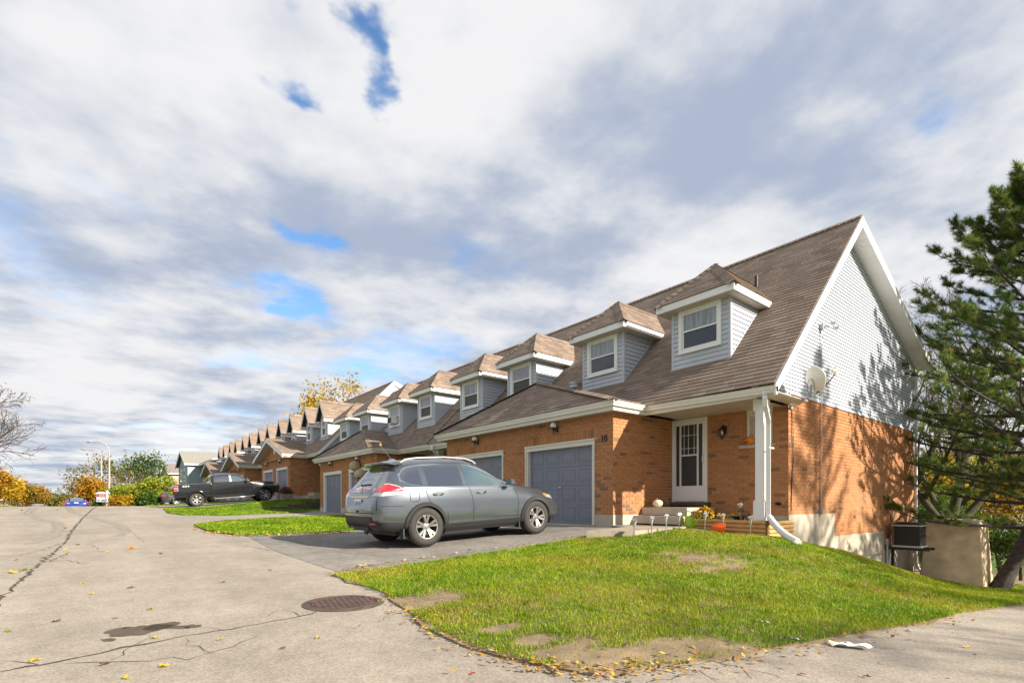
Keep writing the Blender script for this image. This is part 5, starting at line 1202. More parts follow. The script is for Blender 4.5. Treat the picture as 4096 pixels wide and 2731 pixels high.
# ---------------------------------------------------------------- saloon cars
def sedan(label, paint, p0, p1, L=1.0):
    S = thing('parked_car', label, 'car'); wb = 2.75; R_ = .325
    tab = [(-1.03, .50, .72, .50, .60, .60, .58, .68, .45, .70), (-1.01, .38, .92, .66, .75, .62, .72, .86, .58, .89), (-.97, .32, 1.02, .72, .82, .64, .79, .94, .64, .99), (-.85, .28, 1.06, .76, .87, .68, .83, .97, .70, 1.03), (-.55, .25, 1.085, .78, .90, .70, .85, .98, .72, 1.06), (-.40, .24, 1.12, .78, .905, .70, .855, .98, .70, 1.09), (-.1, .22, 1.27, .78, .91, .70, .86, .98, .64, 1.22), (.25, .2, 1.40, .78, .91, .70, .86, .98, .59, 1.34), (.7, .2, 1.465, .78, .91, .70, .86, .97, .57, 1.41), (1.1, .2, 1.46, .78, .91, .70, .86, .96, .575, 1.405), (1.5, .2, 1.38, .78, .91, .70, .86, .95, .61, 1.33), (2.0, .2, 1.15, .78, .91, .70, .85, .94, .70, 1.11), (2.25, .2, 1.03, .78, .91, .70, .83, .92, .70, 1.0),
           (2.75, .21, .95, .78, .91, .70, .80, .87, .64, .93), (3.2, .22, .86, .74, .87, .62, .74, .78, .56, .83), (3.5, .24, .74, .60, .75, .52, .62, .65, .45, .70), (3.66, .30, .58, .36, .48, .44, .40, .52, .28, .55)]
    C = Car(tab, KEYS, dx=.03, smooth=4); C.body((0, wb), M[paint], S, .37, R_)
    rg = MB(); C.rear_grid(rg, lambda z: -.66+.25*(z-1.10), lambda z: .66-.25*(z-1.10), 1.10, 1.385, .008, 12, 8); cpart(rg, 'rear_window', M['carglass'], S)
    bt = lin([(-.3, 1.02), (2.2, .965)]); tp = lin([(-.3, 1.04), (0, 1.20), (.3, 1.31), (.7, 1.365), (1.1, 1.355), (1.5, 1.27), (1.95, 1.05), (2.05, .98)])
    for sd in (-1, 1):
        for nm, a, b in (('rear_door_window', -.25, .80), ('front_door_window', .86, 2.0)):
            w_ = MB(); C.side_patch(w_, a, b, bt, lambda x: max(tp(x), bt(x)), .008, side=sd, nx=16); cpart(w_, nm, M['carglass'], S)
        tl = MB(); C.side_patch(tl, -.98, -.72, lambda x: .80, lin([(-.98, .93), (-.72, .87)]), .008, side=sd, nx=8); C.rear_grid(tl, *((lambda z: -.80, lambda z: -.46) if sd < 0 else (lambda z: .46, lambda z: .80)), .78, .90, .008, 6, 3); to = cpart(tl, 'tail_lamp', M['redlens'], S)
        q = MB(); C.rear_grid(q, *((lambda z: -.66, lambda z: -.50) if sd < 0 else (lambda z: .50, lambda z: .66)), .80, .85, .016, 3, 2); q.build('reverse_lamp', M['clearlens'], to, world=False)
        for xc in (0, wb): li = MB(); liner(li, xc, R_, .375, .5, .86, sd); cpart(li, 'wheel_well', M['plastic'], S)
        
        for pts in ([(.82, .98), (.82, .30)], [(-.05, .98), (-.0, .80)]): sm_ = MB(); C.strip(sm_, pts, .012, .004, sd); cpart(sm_, 'panel_gap', M['seam'], S)
        mr_ = MB(); mr_.box((1.85, min(sd*.90, sd*1.06), .97), (1.97, max(sd*.9, sd*1.06), 1.09)); cpart(mr_, 'door_mirror', M[paint], S)
    xp = C.rear(0, .84)-.02; pl = MB(); pl.box((xp, -.155, .77), (xp+.008, .155, .91)); cpart(pl, 'licence_plate', M['plate'], S)
    q = MB(); x = C.rear(0, .95); q.box((x-.02, -.30, .925), (x+.02, .30, .945)); cpart(q, 'chrome_strip', M['chrome'], S)
    q = MB(); C.rear_grid(q, lambda z: -.6, lambda z: .6, .42, .50, .012, 8, 2); cpart(q, 'bumper_insert', M['plastic'], S)
    w0 = wheel(R_, .21, .21, 'plain', -1, S, (0, -.79, R_)); copy_wheel(w0, (wb, -.79, R_), S, 0, .3); copy_wheel(w0, (0, .79, R_), S, PI); copy_wheel(w0, (wb, .79, R_), S, PI)
    place_car(S, p0, p1); return S
def car_at(label, paint, x, y, ang, **k):
    dx, dy = math.cos(ang), math.sin(ang); return sedan(label, paint, (x, y, gz(x, y)+.004), (x+dx*2.75, y+dy*2.75, gz(x+dx*2.75, y+dy*2.75)+.004), **k)
car_at('blue car seen from behind on the road just over the crest', 'paint_blue', -1.9, 64.0, R(90))
car_at('slate grey car with red tail lamps parked behind the black pickup', 'paint_dark', 4.75, 50.6, R(2))
car_at('olive gold car with amber light beside the blue car', 'paint_gold', -5.3, 73.0, R(90))
car_at('pale car half hidden by the roadside shrubs', 'paint_grey', 3.2, 67.0, R(15))
# ------------------------------------------------------------------ vegetation
M['bark'] = mat('bark', (.075, .058, .042), .95, var=.3, vs=9, bump=.8, bs=30)
M['barkpine'] = mat('pine_bark', (.055, .045, .040), .95, var=.35, vs=7, bump=1.0, bs=18)
M['barkgrey'] = mat('grey_bark', (.105, .08, .065), .95, var=.25, vs=9, bump=.5, bs=30)
M['barkmoss'] = mat('mossy_bark', (.052, .048, .022), .95, var=.35, vs=4, bump=.8, bs=25)
def leafmat(n, r, tl=.4): return mat(n, None, .55, ramp=r, var=.1, vs=1.5, transl=tl, spec=.3)
M['needle'] = leafmat('pine_needles', [(0, (.04, .085, .02)), (.45, (.115, .185, .036)), (.8, (.22, .29, .05)), (.93, (.30, .34, .07)), (1, (.20, .12, .04))], .45)
M['yellow'] = leafmat('yellow_leaves', [(0, (.22, .14, .008)), (.5, (.46, .29, .012)), (1, (.60, .42, .03))])
M['orangeleaf'] = leafmat('orange_leaves', [(0, (.17, .085, .008)), (.5, (.40, .20, .012)), (1, (.52, .30, .02))])
M['ochre'] = leafmat('ochre_leaves', [(0, (.10, .075, .012)), (.5, (.24, .17, .02)), (1, (.38, .25, .03))])
M['greenleaf'] = leafmat('green_leaves', [(0, (.025, .055, .010)), (.5, (.06, .12, .015)), (1, (.13, .19, .02))])
M['limeleaf'] = leafmat('yellow_green_leaves', [(0, (.09, .14, .010)), (.5, (.22, .29, .015)), (1, (.48, .46, .02))])
M['redleaf'] = leafmat('red_leaves', [(0, (.10, .008, .008)), (.6, (.26, .015, .02)), (1, (.38, .05, .02))])
M['willow'] = leafmat('olive_leaves', [(0, (.06, .07, .015)), (.5, (.13, .14, .03)), (1, (.22, .20, .05))])
def leaves(name, C, size, m, parent, nper=1, spread=0, flat=.5, elong=1.4, tshift=0):
    C = np.asarray(C, float); C = np.repeat(C, nper, 0); n = len(C)
    C = C+rng.normal(0, spread, (n, 3)) if spread else C
    a = rng.normal(0, 1, (n, 3)); a /= np.linalg.norm(a, axis=1)[:, None]; b = rng.normal(0, 1, (n, 3)); b -= a*(a*b).sum(1)[:, None]; b /= np.linalg.norm(b, axis=1)[:, None]
    s = size*rng.uniform(.6, 1.35, (n, 1)); co = np.stack([C-a*s*elong, C+b*s*.75, C+a*s*elong, C-b*s*.75], 1).reshape(-1, 3)
    t = np.clip(rng.normal(.5, .25, n)+tshift, 0, 1)
    return fast_mesh(name, co, 4, np.arange(4*n), M[m], t, parent)
class Grow:
    def __init__(s, seed, start=.3): s.start = start; s.r = random.Random(seed); s.mb = MB(); s.tips = []
    def go(s, p, d, L, r, lev, maxlev, kids, ang, bend, up, shrink=.62, nseg=5, minr=.004, sides=(9, 6, 5, 3, 3, 3)):
        p = Vector(p); d = Vector(d).normalized(); pts = [p]; rs = [r]; e = max(r*.35, minr)
        for i in range(nseg):
            d = (d+Vector((s.r.gauss(0, bend), s.r.gauss(0, bend), s.r.gauss(0, bend)+up/nseg))).normalized(); p = p+d*L/nseg; pts.append(p); rs.append(r+(e-r)*(i+1)/nseg)
        s.mb.tube(pts, rs, sides[min(lev, 5)], caps=False)
        if lev >= maxlev: s.tips.extend(pts[2:]); return
        if lev >= maxlev-1: s.tips.append(pts[-1])
        k = kids[min(lev, len(kids)-1)]
        for j in range(k):
            f0 = s.start if lev == 0 else .3; f = f0+(1-f0)*(j+s.r.random()*.8)/k; q = min(int(f*nseg), nseg-1); b = pts[q].lerp(pts[q+1], f*nseg-q)
            ax = (pts[q+1]-pts[q]).normalized(); o = ax.orthogonal().normalized(); o.rotate(Matrix.Rotation(s.r.uniform(0, 2*PI), 3, ax))
            a = ang[min(lev, len(ang)-1)]*s.r.uniform(.7, 1.25); nd = ax*math.cos(a)+o*math.sin(a)
            s.go(b, nd, L*shrink*s.r.uniform(.75, 1.2)*(1.15-.45*f), max(rs[q]*.6, minr), lev+1, maxlev, kids, ang, bend*1.15, up*.8, shrink, max(3, nseg-1), minr, sides)
def tree(name, label, loc, h, r, seed, bark='bark', leaf=None, cat='tree', group=None, levels=3, kids=(6, 5, 4), ang=(.8, .7, .7), bend=.10, up=.25, trunkf=.55, nper=3, lsize=.1, spread=.25, lean=(0, 0, 1), minr=.006, shrink=.62, tshift=0, drop=0, start=.3):
    loc = Vector(loc); T = thing(name, label, cat, loc, group=group); g = Grow(seed, start)
    g.go((0, 0, -.15), lean, h*trunkf, r, 0, levels, kids, ang, bend, up, shrink, 6, minr)
    g.mb.build('trunk', M[bark], T, smooth=60, world=False)
    if leaf:
        tips = g.tips
        if drop: tips = [q for q in tips if g.r.random() > drop]
        leaves('crown', [tuple(q) for q in tips], lsize, leaf, T, nper, spread, tshift=tshift).matrix_parent_inverse = Matrix.Identity(4)
    return T
def fast_par(o, p): o.parent = p; o.matrix_parent_inverse = Matrix.Identity(4)
# ---- the pine by the concrete block
def pine(label, base, lean, h, seed, rad, whorls=17, tuft=34, group=None, z0=1.6):
    T = thing('pine_tree', label, 'tree', base, group=group); rd = random.Random(seed); mb = MB()
    pts = []; rs = []; n = 12
    for i in range(n+1):
        f = i/n; s = math.sin(min(f*3.2, 1)*PI/2); pts.append(Vector((lean[0]*s+.10*math.sin(f*9), lean[1]*s+.08*math.cos(f*7)-.08, -.2+f*h))); rs.append(.17*(1-f)**.8+.015+(.08 if i == 0 else 0))
    mb.tube(pts, rs, 12)
    ax = lambda z: pts[min(int(max(z+.2, 0)/h*n), n-1)].lerp(pts[min(int(max(z+.2, 0)/h*n), n-1)+1], (max(z+.2, 0)/h*n) % 1)
    tips = []; dirs = []
    for w in range(whorls):
        z = z0+(h-z0-.25)*(w/(whorls-1))**.95; f = (z-z0)/(h-z0); Rm = rad*(1-f)**.75*(.65+.35*min(1, f*5))+.28; nb = rd.choice((5, 6, 7)); a0 = rd.uniform(0, 2*PI)
        for b in range(nb):
            a = a0+2*PI*b/nb+rd.gauss(0, .18); L = Rm*rd.uniform(.72, 1.15); p = ax(z+rd.uniform(-.2, .2)).copy(); d = Vector((math.cos(a), math.sin(a), .22+.6*f+rd.uniform(-.18, .15))).normalized(); P = [p.copy()]; m = 7; r0 = .018+.012*L
            for k in range(m):
                d = (d+Vector((rd.gauss(0, .07), rd.gauss(0, .07), rd.gauss(0, .05)-.05+.05*k*.5))).normalized(); p = p+d*L/m; P.append(p.copy())
            mb.tube(P, [r0*(1-.85*k/m) for k in range(m+1)], 5, caps=False)
            for k in range(2, m+1):
                for sgn in range(3 if k < m else 4):
                    ang = rd.uniform(.35, 1.1)*(1 if sgn % 2 == 0 else -1) if k < m else rd.uniform(-.6, .6); q = P[k].lerp(P[k-1], rd.random()*.8); dd = (P[k]-P[k-1]).normalized(); side = dd.cross(Vector((0, 0, 1))).normalized(); td = (dd*math.cos(ang)+side*math.sin(ang)+Vector((0, 0, rd.uniform(-.1, .55)))).normalized(); tl = L*rd.uniform(.12, .25)*(1.2-.5*k/m)+.16
                    e = q+td*tl+Vector((0, 0, .06)); mb.tube([q, q.lerp(e, .5)+Vector((0, 0, -.015)), e], [.008, .006, .004], 3, caps=False)
                    for f_ in (.62, .82, 1.0): tips.append(q.lerp(e, f_)); dirs.append((td+Vector((0, 0, .25))).normalized())
                    for w_ in range(2):
                        b2 = q.lerp(e, rd.uniform(.3, .8)); d2 = (td+Vector((rd.gauss(0, .6), rd.gauss(0, .6), rd.gauss(.25, .4)))).normalized(); e2 = b2+d2*rd.uniform(.10, .24); mb.tube([b2, e2], [.005, .0035], 3, caps=False)
                        tips.append(e2); dirs.append((d2+Vector((0, 0, .2))).normalized()); tips.append(b2.lerp(e2, .55)); dirs.append(d2)
    for u in range(4): tips.append(pts[-1]+Vector((0, 0, .03*u))); dirs.append(Vector((0, 0, 1)))
    to = mb.build('trunk', M['barkpine'], T, smooth=60, world=False)
    C = np.repeat(np.array([tuple(t) for t in tips]), tuft, 0); D = np.repeat(np.array([tuple(t) for t in dirs]), tuft, 0); n = len(C)
    v = rng.normal(0, 1, (n, 3)); v /= np.linalg.norm(v, axis=1)[:, None]; v = D*.70+v*.80; v /= np.linalg.norm(v, axis=1)[:, None]; L = rng.uniform(.10, .20, n)[:, None]
    s = np.cross(v, rng.normal(0, 1, (n, 3))); s /= np.linalg.norm(s, axis=1)[:, None]; C = C-D*rng.uniform(0, .09, n)[:, None]; wd = .0045
    co = np.stack([C-s*wd, C+s*wd, C+v*L], 1).reshape(-1, 3)
    tt = np.repeat(np.clip(rng.normal(.45, .2, len(tips)), 0, .92), tuft)+rng.normal(0, .08, n); br = np.repeat(rng.uniform(0, 1, len(tips)) < .05, tuft); tt = np.where(br, .99, np.clip(tt, 0, .95))
    o = fast_mesh('needles', co, 3, np.arange(3*n), M['needle'], tt, T, world=False); tag(o, kind='stuff'); return T
pb = pix(2287, 1352); PINE = pine('green pine with a leaning dark trunk beside the concrete block', pb, (1.05, -.85), 12.6, 3, 5.7, whorls=21, tuft=38, group=None, z0=2.0)
pine('tall green pine standing well back across the side lane, shading the lawn', (20.5, -13.0, gz(20.5, -13.0)), (.3, .2), 16.0, 8, 4.2, whorls=15, tuft=8, z0=4)
pine('shorter green pine beside the tall one across the side lane', (25.5, -12.0, gz(25.5, -12.0)), (-.3, .2), 14.0, 9, 4.0, whorls=13, tuft=8, z0=3)
tree('bare_tree', 'bare tree across the side lane, casting branch shadows', (16.5, -15.0, gz(16.5, -15.0)), 15, .18, 5, 'bark', 'ochre', nper=2, lsize=.06, spread=.2, drop=.6, levels=4, kids=(8, 6, 5, 4), ang=(.7, .7, .7), up=.3)
# ---- behind the end house
q = onp(2178, 1200, Z=-.6); dirq = (q-Vector((0, 0, 1))); d0 = Vector((dirq.x, dirq.y, 0)).normalized()
def along(px, d):
    a = (px*1.7415-CXP)/FPX; X_, Y_ = (a*CS+SN)*d, (-a*SN+CS)*d; return Vector((X_, Y_, gz(X_, Y_)))
def multi(label, p, seed):
    T = thing('forked_tree', label, 'tree', p); g = Grow(seed); rt = Vector((CS, -SN, 0))
    g.mb.tube([(0, 0, -.3), (0, 0, 1.2), rt*.05+Vector((0, 0, 2.1))], [.42, .36, .34], 10)
    b = Vector((0, 0, 1.7))
    for (dx, dz, L, r) in ((-1.0, 1.15, 5.2, .17), (-.35, 1.5, 6.0, .12), (.15, 1.6, 6.2, .20), (.95, .95, 5.0, .17), (.5, 1.3, 5.5, .11)):
        g.go(b+rt*dx*.12, rt*dx+Vector((0, 0, dz))+Vector((g.r.uniform(-.3, .3), g.r.uniform(-.3, .3), 0)), L, r, 1, 4, (5, 6, 5, 4), (.6, .7, .7), .07, .35, .6, 6, .006)
    g.mb.build('trunk', M['barkmoss'], T, smooth=60, world=False)
    lv = leaves('crown', [tuple(t) for t in g.tips if g.r.random() < .30 and t.z < 7], .045, 'limeleaf', T, 2, .25); lv.matrix_parent_inverse = Matrix.Identity(4)
    return T
multi('mossy forked tree with bare spreading limbs behind the concrete block', along(2180, 20.5), 4)
TR = 'trees behind the end house'
tree('bare_tree', 'tall thin bare tree behind the roof of number 10', along(2120, 30), 17.5, .20, 12, 'barkgrey', None, group=TR, levels=4, kids=(9, 6, 5, 4), ang=(.55, .55, .6), up=.5, trunkf=.72, minr=.009, shrink=.50)
tree('bare_tree', 'second slim bare tree showing through the pine branches', along(2215, 32), 18.5, .18, 15, 'barkgrey', None, group=TR, levels=4, kids=(9, 6, 5, 4), ang=(.5, .55, .6), up=.5, trunkf=.72, minr=.009, shrink=.50)
for (px, d, h, leaf, lab, sd, sz, np_, ls) in [
    (2300, 25, 5.5, 'yellow', 'golden yellow maple glowing behind the pine trunk', 21, .09, 5, .3), (2235, 31, 6.0, 'yellow', 'yellow leaved tree behind the forked tree', 22, .09, 4, .35), (2385, 24, 6, 'orangeleaf', 'orange yellow tree at the back of the side lawn', 23, .09, 4, .3),
    (2125, 28, 5.0, 'greenleaf', 'green leafy tree just past the rear downspout', 24, .08, 4, .3), (2165, 36, 6.5, 'limeleaf', 'yellow green tree behind the forked trunk', 25, .1, 4, .4), (2270, 42, 8, 'greenleaf', 'dark green tree at the back of the yard', 26, .12, 4, .5), (2110, 40, 8, 'ochre', 'brownish tree behind the rear corner of number 10', 27, .1, 3, .4), (2340, 38, 7, 'limeleaf', 'pale green tree behind the yellow maple', 28, .11, 4, .4), (2140, 23.5, 3.0, 'greenleaf', 'low green bush by the rear fence', 29, .06, 5, .25), (2205, 24.5, 3.2, 'limeleaf', 'low yellow green bush behind the concrete block', 30, .06, 5, .25), (2345, 21.5, 2.2, 'greenleaf', 'small dark green bush to the side of the pine', 31, .05, 6, .22)]:
    tree('leafy_tree', lab, along(px, d), h*1.4, .05+h*.012, sd, 'bark', leaf, group=TR, levels=3, kids=(8, 6, 5), ang=(.9, .8, .8), up=.15, nper=np_, lsize=sz, spread=ls, trunkf=.6)
# ---- across the road, left
tree('bare_tree', 'large bare tree with a few leaves across the road', along(-55, 33), 9.6, .22, 41, 'barkgrey', 'ochre', levels=4, kids=(9, 6, 5, 4), ang=(.9, .75, .7), up=.05, trunkf=.62, nper=1, lsize=.05, spread=.15, drop=.93, minr=.010, shrink=.58)
OR = 'orange roadside trees across the road'
for i, (px, d, h, lf, lab) in enumerate([(-18, 52, 5.2, 'orangeleaf', 'orange tree at the outer end of the row across the road'), (6, 56, 4.9, 'yellow', 'yellowest tree in the orange row across the road'), (24, 62, 4.6, 'orangeleaf', 'broad orange tree in the row across the road'), (40, 68, 4.4, 'orangeleaf', 'rust orange tree in the row across the road'), (54, 74, 4.2, 'ochre', 'brownish tree in the orange row across the road'), (66, 80, 5.0, 'orangeleaf', 'orange tree in the row closest to the grey roofed bungalow'), (78, 84, 4.8, 'ochre', 'low olive brown tree ending the row across the road'), (34, 84, 5.4, 'yellow', 'yellow tree behind the orange row across the road')]):
    p = along(px, d); p.z = max(p.z, .15 if i < 5 else -.6); tree('roadside_tree', lab, p, h*(.86 if i < 5 else .95), .10, 50+i, 'bark', lf, group=OR, start=.6, trunkf=.62, levels=3, kids=(7, 6, 5), ang=(.8, .8, .8), up=.15, nper=5, lsize=.11, spread=.35)
for i, (px, d, h, lf, lab, sp) in enumerate([(132, 135, 10, 'willow', 'rounded olive willow beyond the bungalow', .8), (152, 140, 9, 'willow', 'olive tree beside the rounded willow', .8), (96, 140, 8, 'greenleaf', 'dark green far tree left of the willow', .8), (108, 150, 9, 'ochre', 'brown far tree behind the bungalow', .8), (185, 150, 8, 'orangeleaf', 'far orange tree above the blue car', .8), (60, 170, 11, 'ochre', 'far brown tree below the apartment block', 1.0), (210, 170, 9, 'willow', 'far olive tree behind the yellow maple by the lamps', 1.0)]):
    p = along(px, d); p.z = -4.5; tree('far_tree', lab, p, h, .16, 70+i, 'bark', lf, group='far trees down the road', levels=3, kids=(8, 6, 5), ang=(.95, .8, .8), up=.0, nper=6, lsize=.22, spread=sp)
# ---- shrubs and trees right of the road
for i, (px, d, h, lf, lab, np_, sz, sp, dr) in enumerate([
    (226, 64, 5.0, 'orangeleaf', 'dense golden tree beside the street lamp', 7, .12, .4, 0), (205, 72, 4.6, 'yellow', 'golden tree closest to the blue car', 6, .12, .35, 0), (258, 74, 9.0, 'ochre', 'rusty brown thinning tree behind the street lamp', 3, .12, .4, .2),
    (305, 78, 11.0, 'greenleaf', 'tall dark green tree above the roadside shrubs', 5, .15, .5, 0), (282, 70, 7.0, 'ochre', 'brown twiggy tree behind the yellow shrubs', 2, .11, .35, .3), (340, 60, 6.0, None, 'slim bare tree between the shrubs and the blue house', 1, .1, .3, 0), (372, 62, 5.2, None, 'bare sapling in front of the tan house', 1, .1, .3, 0)]):
    p = along(px, d); tree('roadside_tree', lab, p, h*1.3, .06+h*.01, 90+i, 'bark', lf, group='trees behind the roadside shrubs', levels=3, kids=(8, 6, 5), ang=(.85, .8, .8), up=.1, nper=np_, lsize=sz, spread=sp, drop=dr)
for i, (px, d, h, lf, lab, np_) in enumerate([(268, 44, 2.7, 'limeleaf', 'yellow green shrub behind the for sale sign', 3), (292, 45, 2.9, 'limeleaf', 'bushy lime shrub in the middle of the roadside bed', 3), (318, 44, 2.6, 'limeleaf', 'twiggy yellow green shrub in the roadside bed', 2), (345, 43, 3.3, 'limeleaf', 'tall yellow leaved shrub reaching towards the pickup', 3), (372, 44.5, 3.4, 'limeleaf', 'sparse yellow shrub just behind the pickup tailgate', 2), (362, 49, 2.0, 'redleaf', 'crimson bush behind the slate grey car', 8), (340, 50, 1.6, 'redleaf', 'smaller crimson bush beside the slate grey car', 7), (255, 43, 1.0, 'yellow', 'low golden plant at the foot of the sign', 6), (300, 41.5, .8, 'yellow', 'low yellow ground plant at the bed edge', 8), (325, 41.5, 1.0, 'greenleaf', 'low bright green plant at the bed edge', 8), (352, 41.5, 1.1, 'greenleaf', 'leafy green plant nearest the pickup', 8), (236, 43, .9, 'greenleaf', 'dark green clump left of the sign post', 7), (275, 41.8, .9, 'orangeleaf', 'rusty low plant in the roadside bed', 7)]):
    tree('roadside_shrub', lab, along(px, d), h, .035, 120+i, 'bark', lf, 'shrub', group='shrubs in the roadside bed', levels=3 if h > 1.5 else 2, kids=(8, 6, 4), ang=(.7, .8, .8), up=.1, nper=np_, lsize=.075, spread=.20 if h > 1.5 else .25, trunkf=.55)
p = along(700, 66); p = Vector((24, 60, -1)); tree('leafy_tree', 'yellow tree rising behind the roofs of the gabled row', along(702, 76)-Vector((0, 0, 1.0)), 27, .25, 140, 'bark', 'yellow', levels=3, kids=(9, 7, 6), ang=(.8, .8, .8), up=.2, nper=12, lsize=.16, spread=.6)
# ------------------------------------------------------------------ number 10: entrance, porch, gable fittings
def part(name, m, parent, fn, smooth=None):
    mb = MB(); fn(mb); return mb.build(name, m, parent, smooth=smooth)
dr = MB(); y0, y1, z0, z1 = 6.93, 7.97, 1.02, 3.18; x = XF-.03
dr.box((x, y0, z0), (XF+.08, y0+.07, z1)); dr.box((x, y1-.07, z0), (XF+.08, y1, z1)); dr.box((x, y0+.07, z1-.07), (XF+.08, y1-.07, z1)); DR = dr.build('front_door', M['white'], H10)
a0, a1, b0, b1 = y0+.075, y1-.075, z0+.02, z1-.075; xs = XF-.012
def storm(mb):
    mb.box((xs, a0, b0), (xs+.04, a1, b0+.40)); mb.box((xs, a0, b1-.075), (xs+.04, a1, b1)); mb.box((xs, a0, b0+.40), (xs+.04, a0+.06, b1-.075)); mb.box((xs, a1-.06, b0+.40), (xs+.04, a1, b1-.075))
    mb.box((xs-.003, a0+.17, b0+.40), (xs+.035, a0+.215, b1-.075)); mb.box((xs-.003, a1-.215, b0+.40), (xs+.035, a1-.17, b1-.075)); mb.box((xs-.002, a0+.216, b0+1.18), (xs+.036, a1-.216, b0+1.22)); mb.box((xs-.008, a0+.05, b0+.06), (xs, a1-.05, b0+.34))
part('storm_door_frame', M['white'], DR, storm)
for (p, q, r_, t_) in ((a0+.06, a0+.17, b0+.40, b1-.075), (a0+.215, a1-.215, b0+.40, b0+1.18), (a0+.215, a1-.215, b0+1.22, b1-.075), (a1-.17, a1-.06, b0+.40, b1-.075)):
    part('pane', M['screen'], DR, lambda mb: mb.box((xs+.02, p-.002, r_-.002), (xs+.026, q+.002, t_+.002)))
for yy in (a0+.30, (a0+a1)/2+.02, a1-.30): part('glazing_bar', M['white'], DR, lambda mb: mb.box((xs+.012, yy-.006, b0+1.22), (xs+.019, yy+.006, b1-.08)))
for zz in (b0+1.38, b0+1.72): part('glazing_bar', M['white'], DR, lambda mb: mb.box((xs+.010, a0+.216, zz-.006), (xs+.0119, a1-.216, zz+.006)))
part('door_handle', M['white'], DR, lambda mb: mb.rtube([(xs-.002, a0+.03, b0+.98), (xs-.05, a0+.03, b0+1.02), (xs-.05, a0+.03, b0+1.14), (xs-.002, a0+.03, b0+1.20)], .02, .015))
part('door_sill', M['timber'], H10, lambda mb: mb.box((XF-.16, y0-.10, .93), (XF, y1+.0-.02, 1.015)))
# window by the door
wn = MB(); wy0, wy1, wz0, wz1 = 5.33, 5.91, 2.37, 3.09; xw = XF+.03
wn.box((xw-.04, wy0, wz0), (xw+.05, wy0+.06, wz1)); wn.box((xw-.04, wy1-.06, wz0), (xw+.05, wy1, wz1)); wn.box((xw-.04, wy0+.06, wz0), (xw+.05, wy1-.06, wz0+.05)); wn.box((xw-.04, wy0+.06, wz1-.06), (xw+.05, wy1-.06, wz1)); WN = wn.build('porch_window', M['cream'], H10)
part('pane', M['glasscur'], WN, lambda mb: mb.box((xw+.0, wy0+.055, wz0+.045), (xw+.01, wy1-.055, wz1-.055)))
part('window_sill', M['concrete2'], H10, lambda mb: mb.box((XF-.07, 5.25, 2.29), (XF+.02, 6.09, 2.365)))
part('lintel_panel', M['cream'], H10, lambda mb: mb.box((XF-.006, 5.32, 3.095), (XF+.02, 5.92, 3.19)))
# carriage lamp
cl = MB(); lx, ly, lz = XF-.13, 6.47, 2.72
cl.box((XF-.02, ly-.045, lz-.02), (XF, ly+.045, lz+.17)); cl.tube([(XF-.02, ly, lz+.06), (XF-.06, ly, lz+.15), (XF-.11, ly, lz+.19), (lx, ly, lz+.13)], .012, 6)
cl.lathe([(.0, .15), (.03, .14), (.05, .10), (.095, .085), (.10, .07), (.085, .07)], 6, Matrix.Translation((lx, ly, lz))); cl.lathe([(.0, -.20), (.012, -.18), (.018, -.14), (.045, -.125), (.05, -.11)], 6, Matrix.Translation((lx, ly, lz)))
for k in range(6): a = PI/3*k; cl.tube([(lx+.085*math.cos(a), ly+.085*math.sin(a), lz+.07), (lx+.047*math.cos(a), ly+.047*math.sin(a), lz-.115)], .006, 4)
CL = cl.build('carriage_lamp', M['black'], H10, smooth=30)
part('bulb', M['globe'], CL, lambda mb: mb.lathe([(.0, -.06), (.025, -.04), (.03, 0), (.015, .04)], 10, Matrix.Translation((lx, ly, lz))), 60)
# porch column
co = MB(); cx0, cx1, cy0, cy1 = 10.82, 11.00, 5.0, 5.18
co.box((cx0, cy0, 1.06), (cx1, cy1, 2.95)); CO = co.build('porch_column', M['white'], H10)
part('column_base', M['white'], CO, lambda mb: (mb.box((cx0-.03, cy0-.03, .63), (cx1+.03, cy1+.03, 1.03)), mb.box((cx0-.015, cy0-.015, 1.03), (cx1+.015, cy1+.015, 1.06)))); part('column_cap', M['white'], CO, lambda mb: mb.box((cx0-.03, cy0-.03, 2.95), (cx1+.03, cy1+.03, 3.19)))
# front downspout with flexible extension
ex = pix(1833, 1253); dp = MB(); dx_, dy_ = 10.86, 4.925
dp.rtube([(XE+.06, 4.80, 3.27), (XE+.06, 4.80, 3.10), (XE+.12, 4.82, 2.98), (dx_-.06, 4.90, 2.74), (dx_, dy_, 2.62), (dx_, dy_, .78), (dx_-.01, dy_-.02, .68)], .085, .065, side=(.35, -1, 0)); DS = dp.build('downspout', M['white'], H10)
def flex(mb):
    A = Vector((dx_-.01, dy_-.03, .70)); Bp = Vector((ex.x, ex.y, ex.z+.06)); P = []; rr = []
    for k in range(29):
        f = k/28; q = A.lerp(Bp, f); q.z = A.z+(Bp.z-A.z)*(f**.85)-.10*math.sin(f*PI)*.5; P.append(q); rr.append(.06+(.006 if k % 2 else 0)+.004*f)
    mb.tube(P, rr, 12)
part('flexible_extension', M['white'], DS, flex, 60)
part('strap', M['white'], DS, lambda mb: mb.box((dx_-.06, dy_-.055, 2.13), (dx_+.15, dy_-.04, 2.16)))
# rear downspout
rd_ = MB(); rd_.rtube([(XB+.06, 4.93, 5.5), (XB+.06, 4.93, -1.05), (XB+.03, 4.80, -1.35), (XB-.35, 3.4, -1.60)], .09, .07, side=(1, 0, 0)); rd_.build('downspout', M['white'], H10)
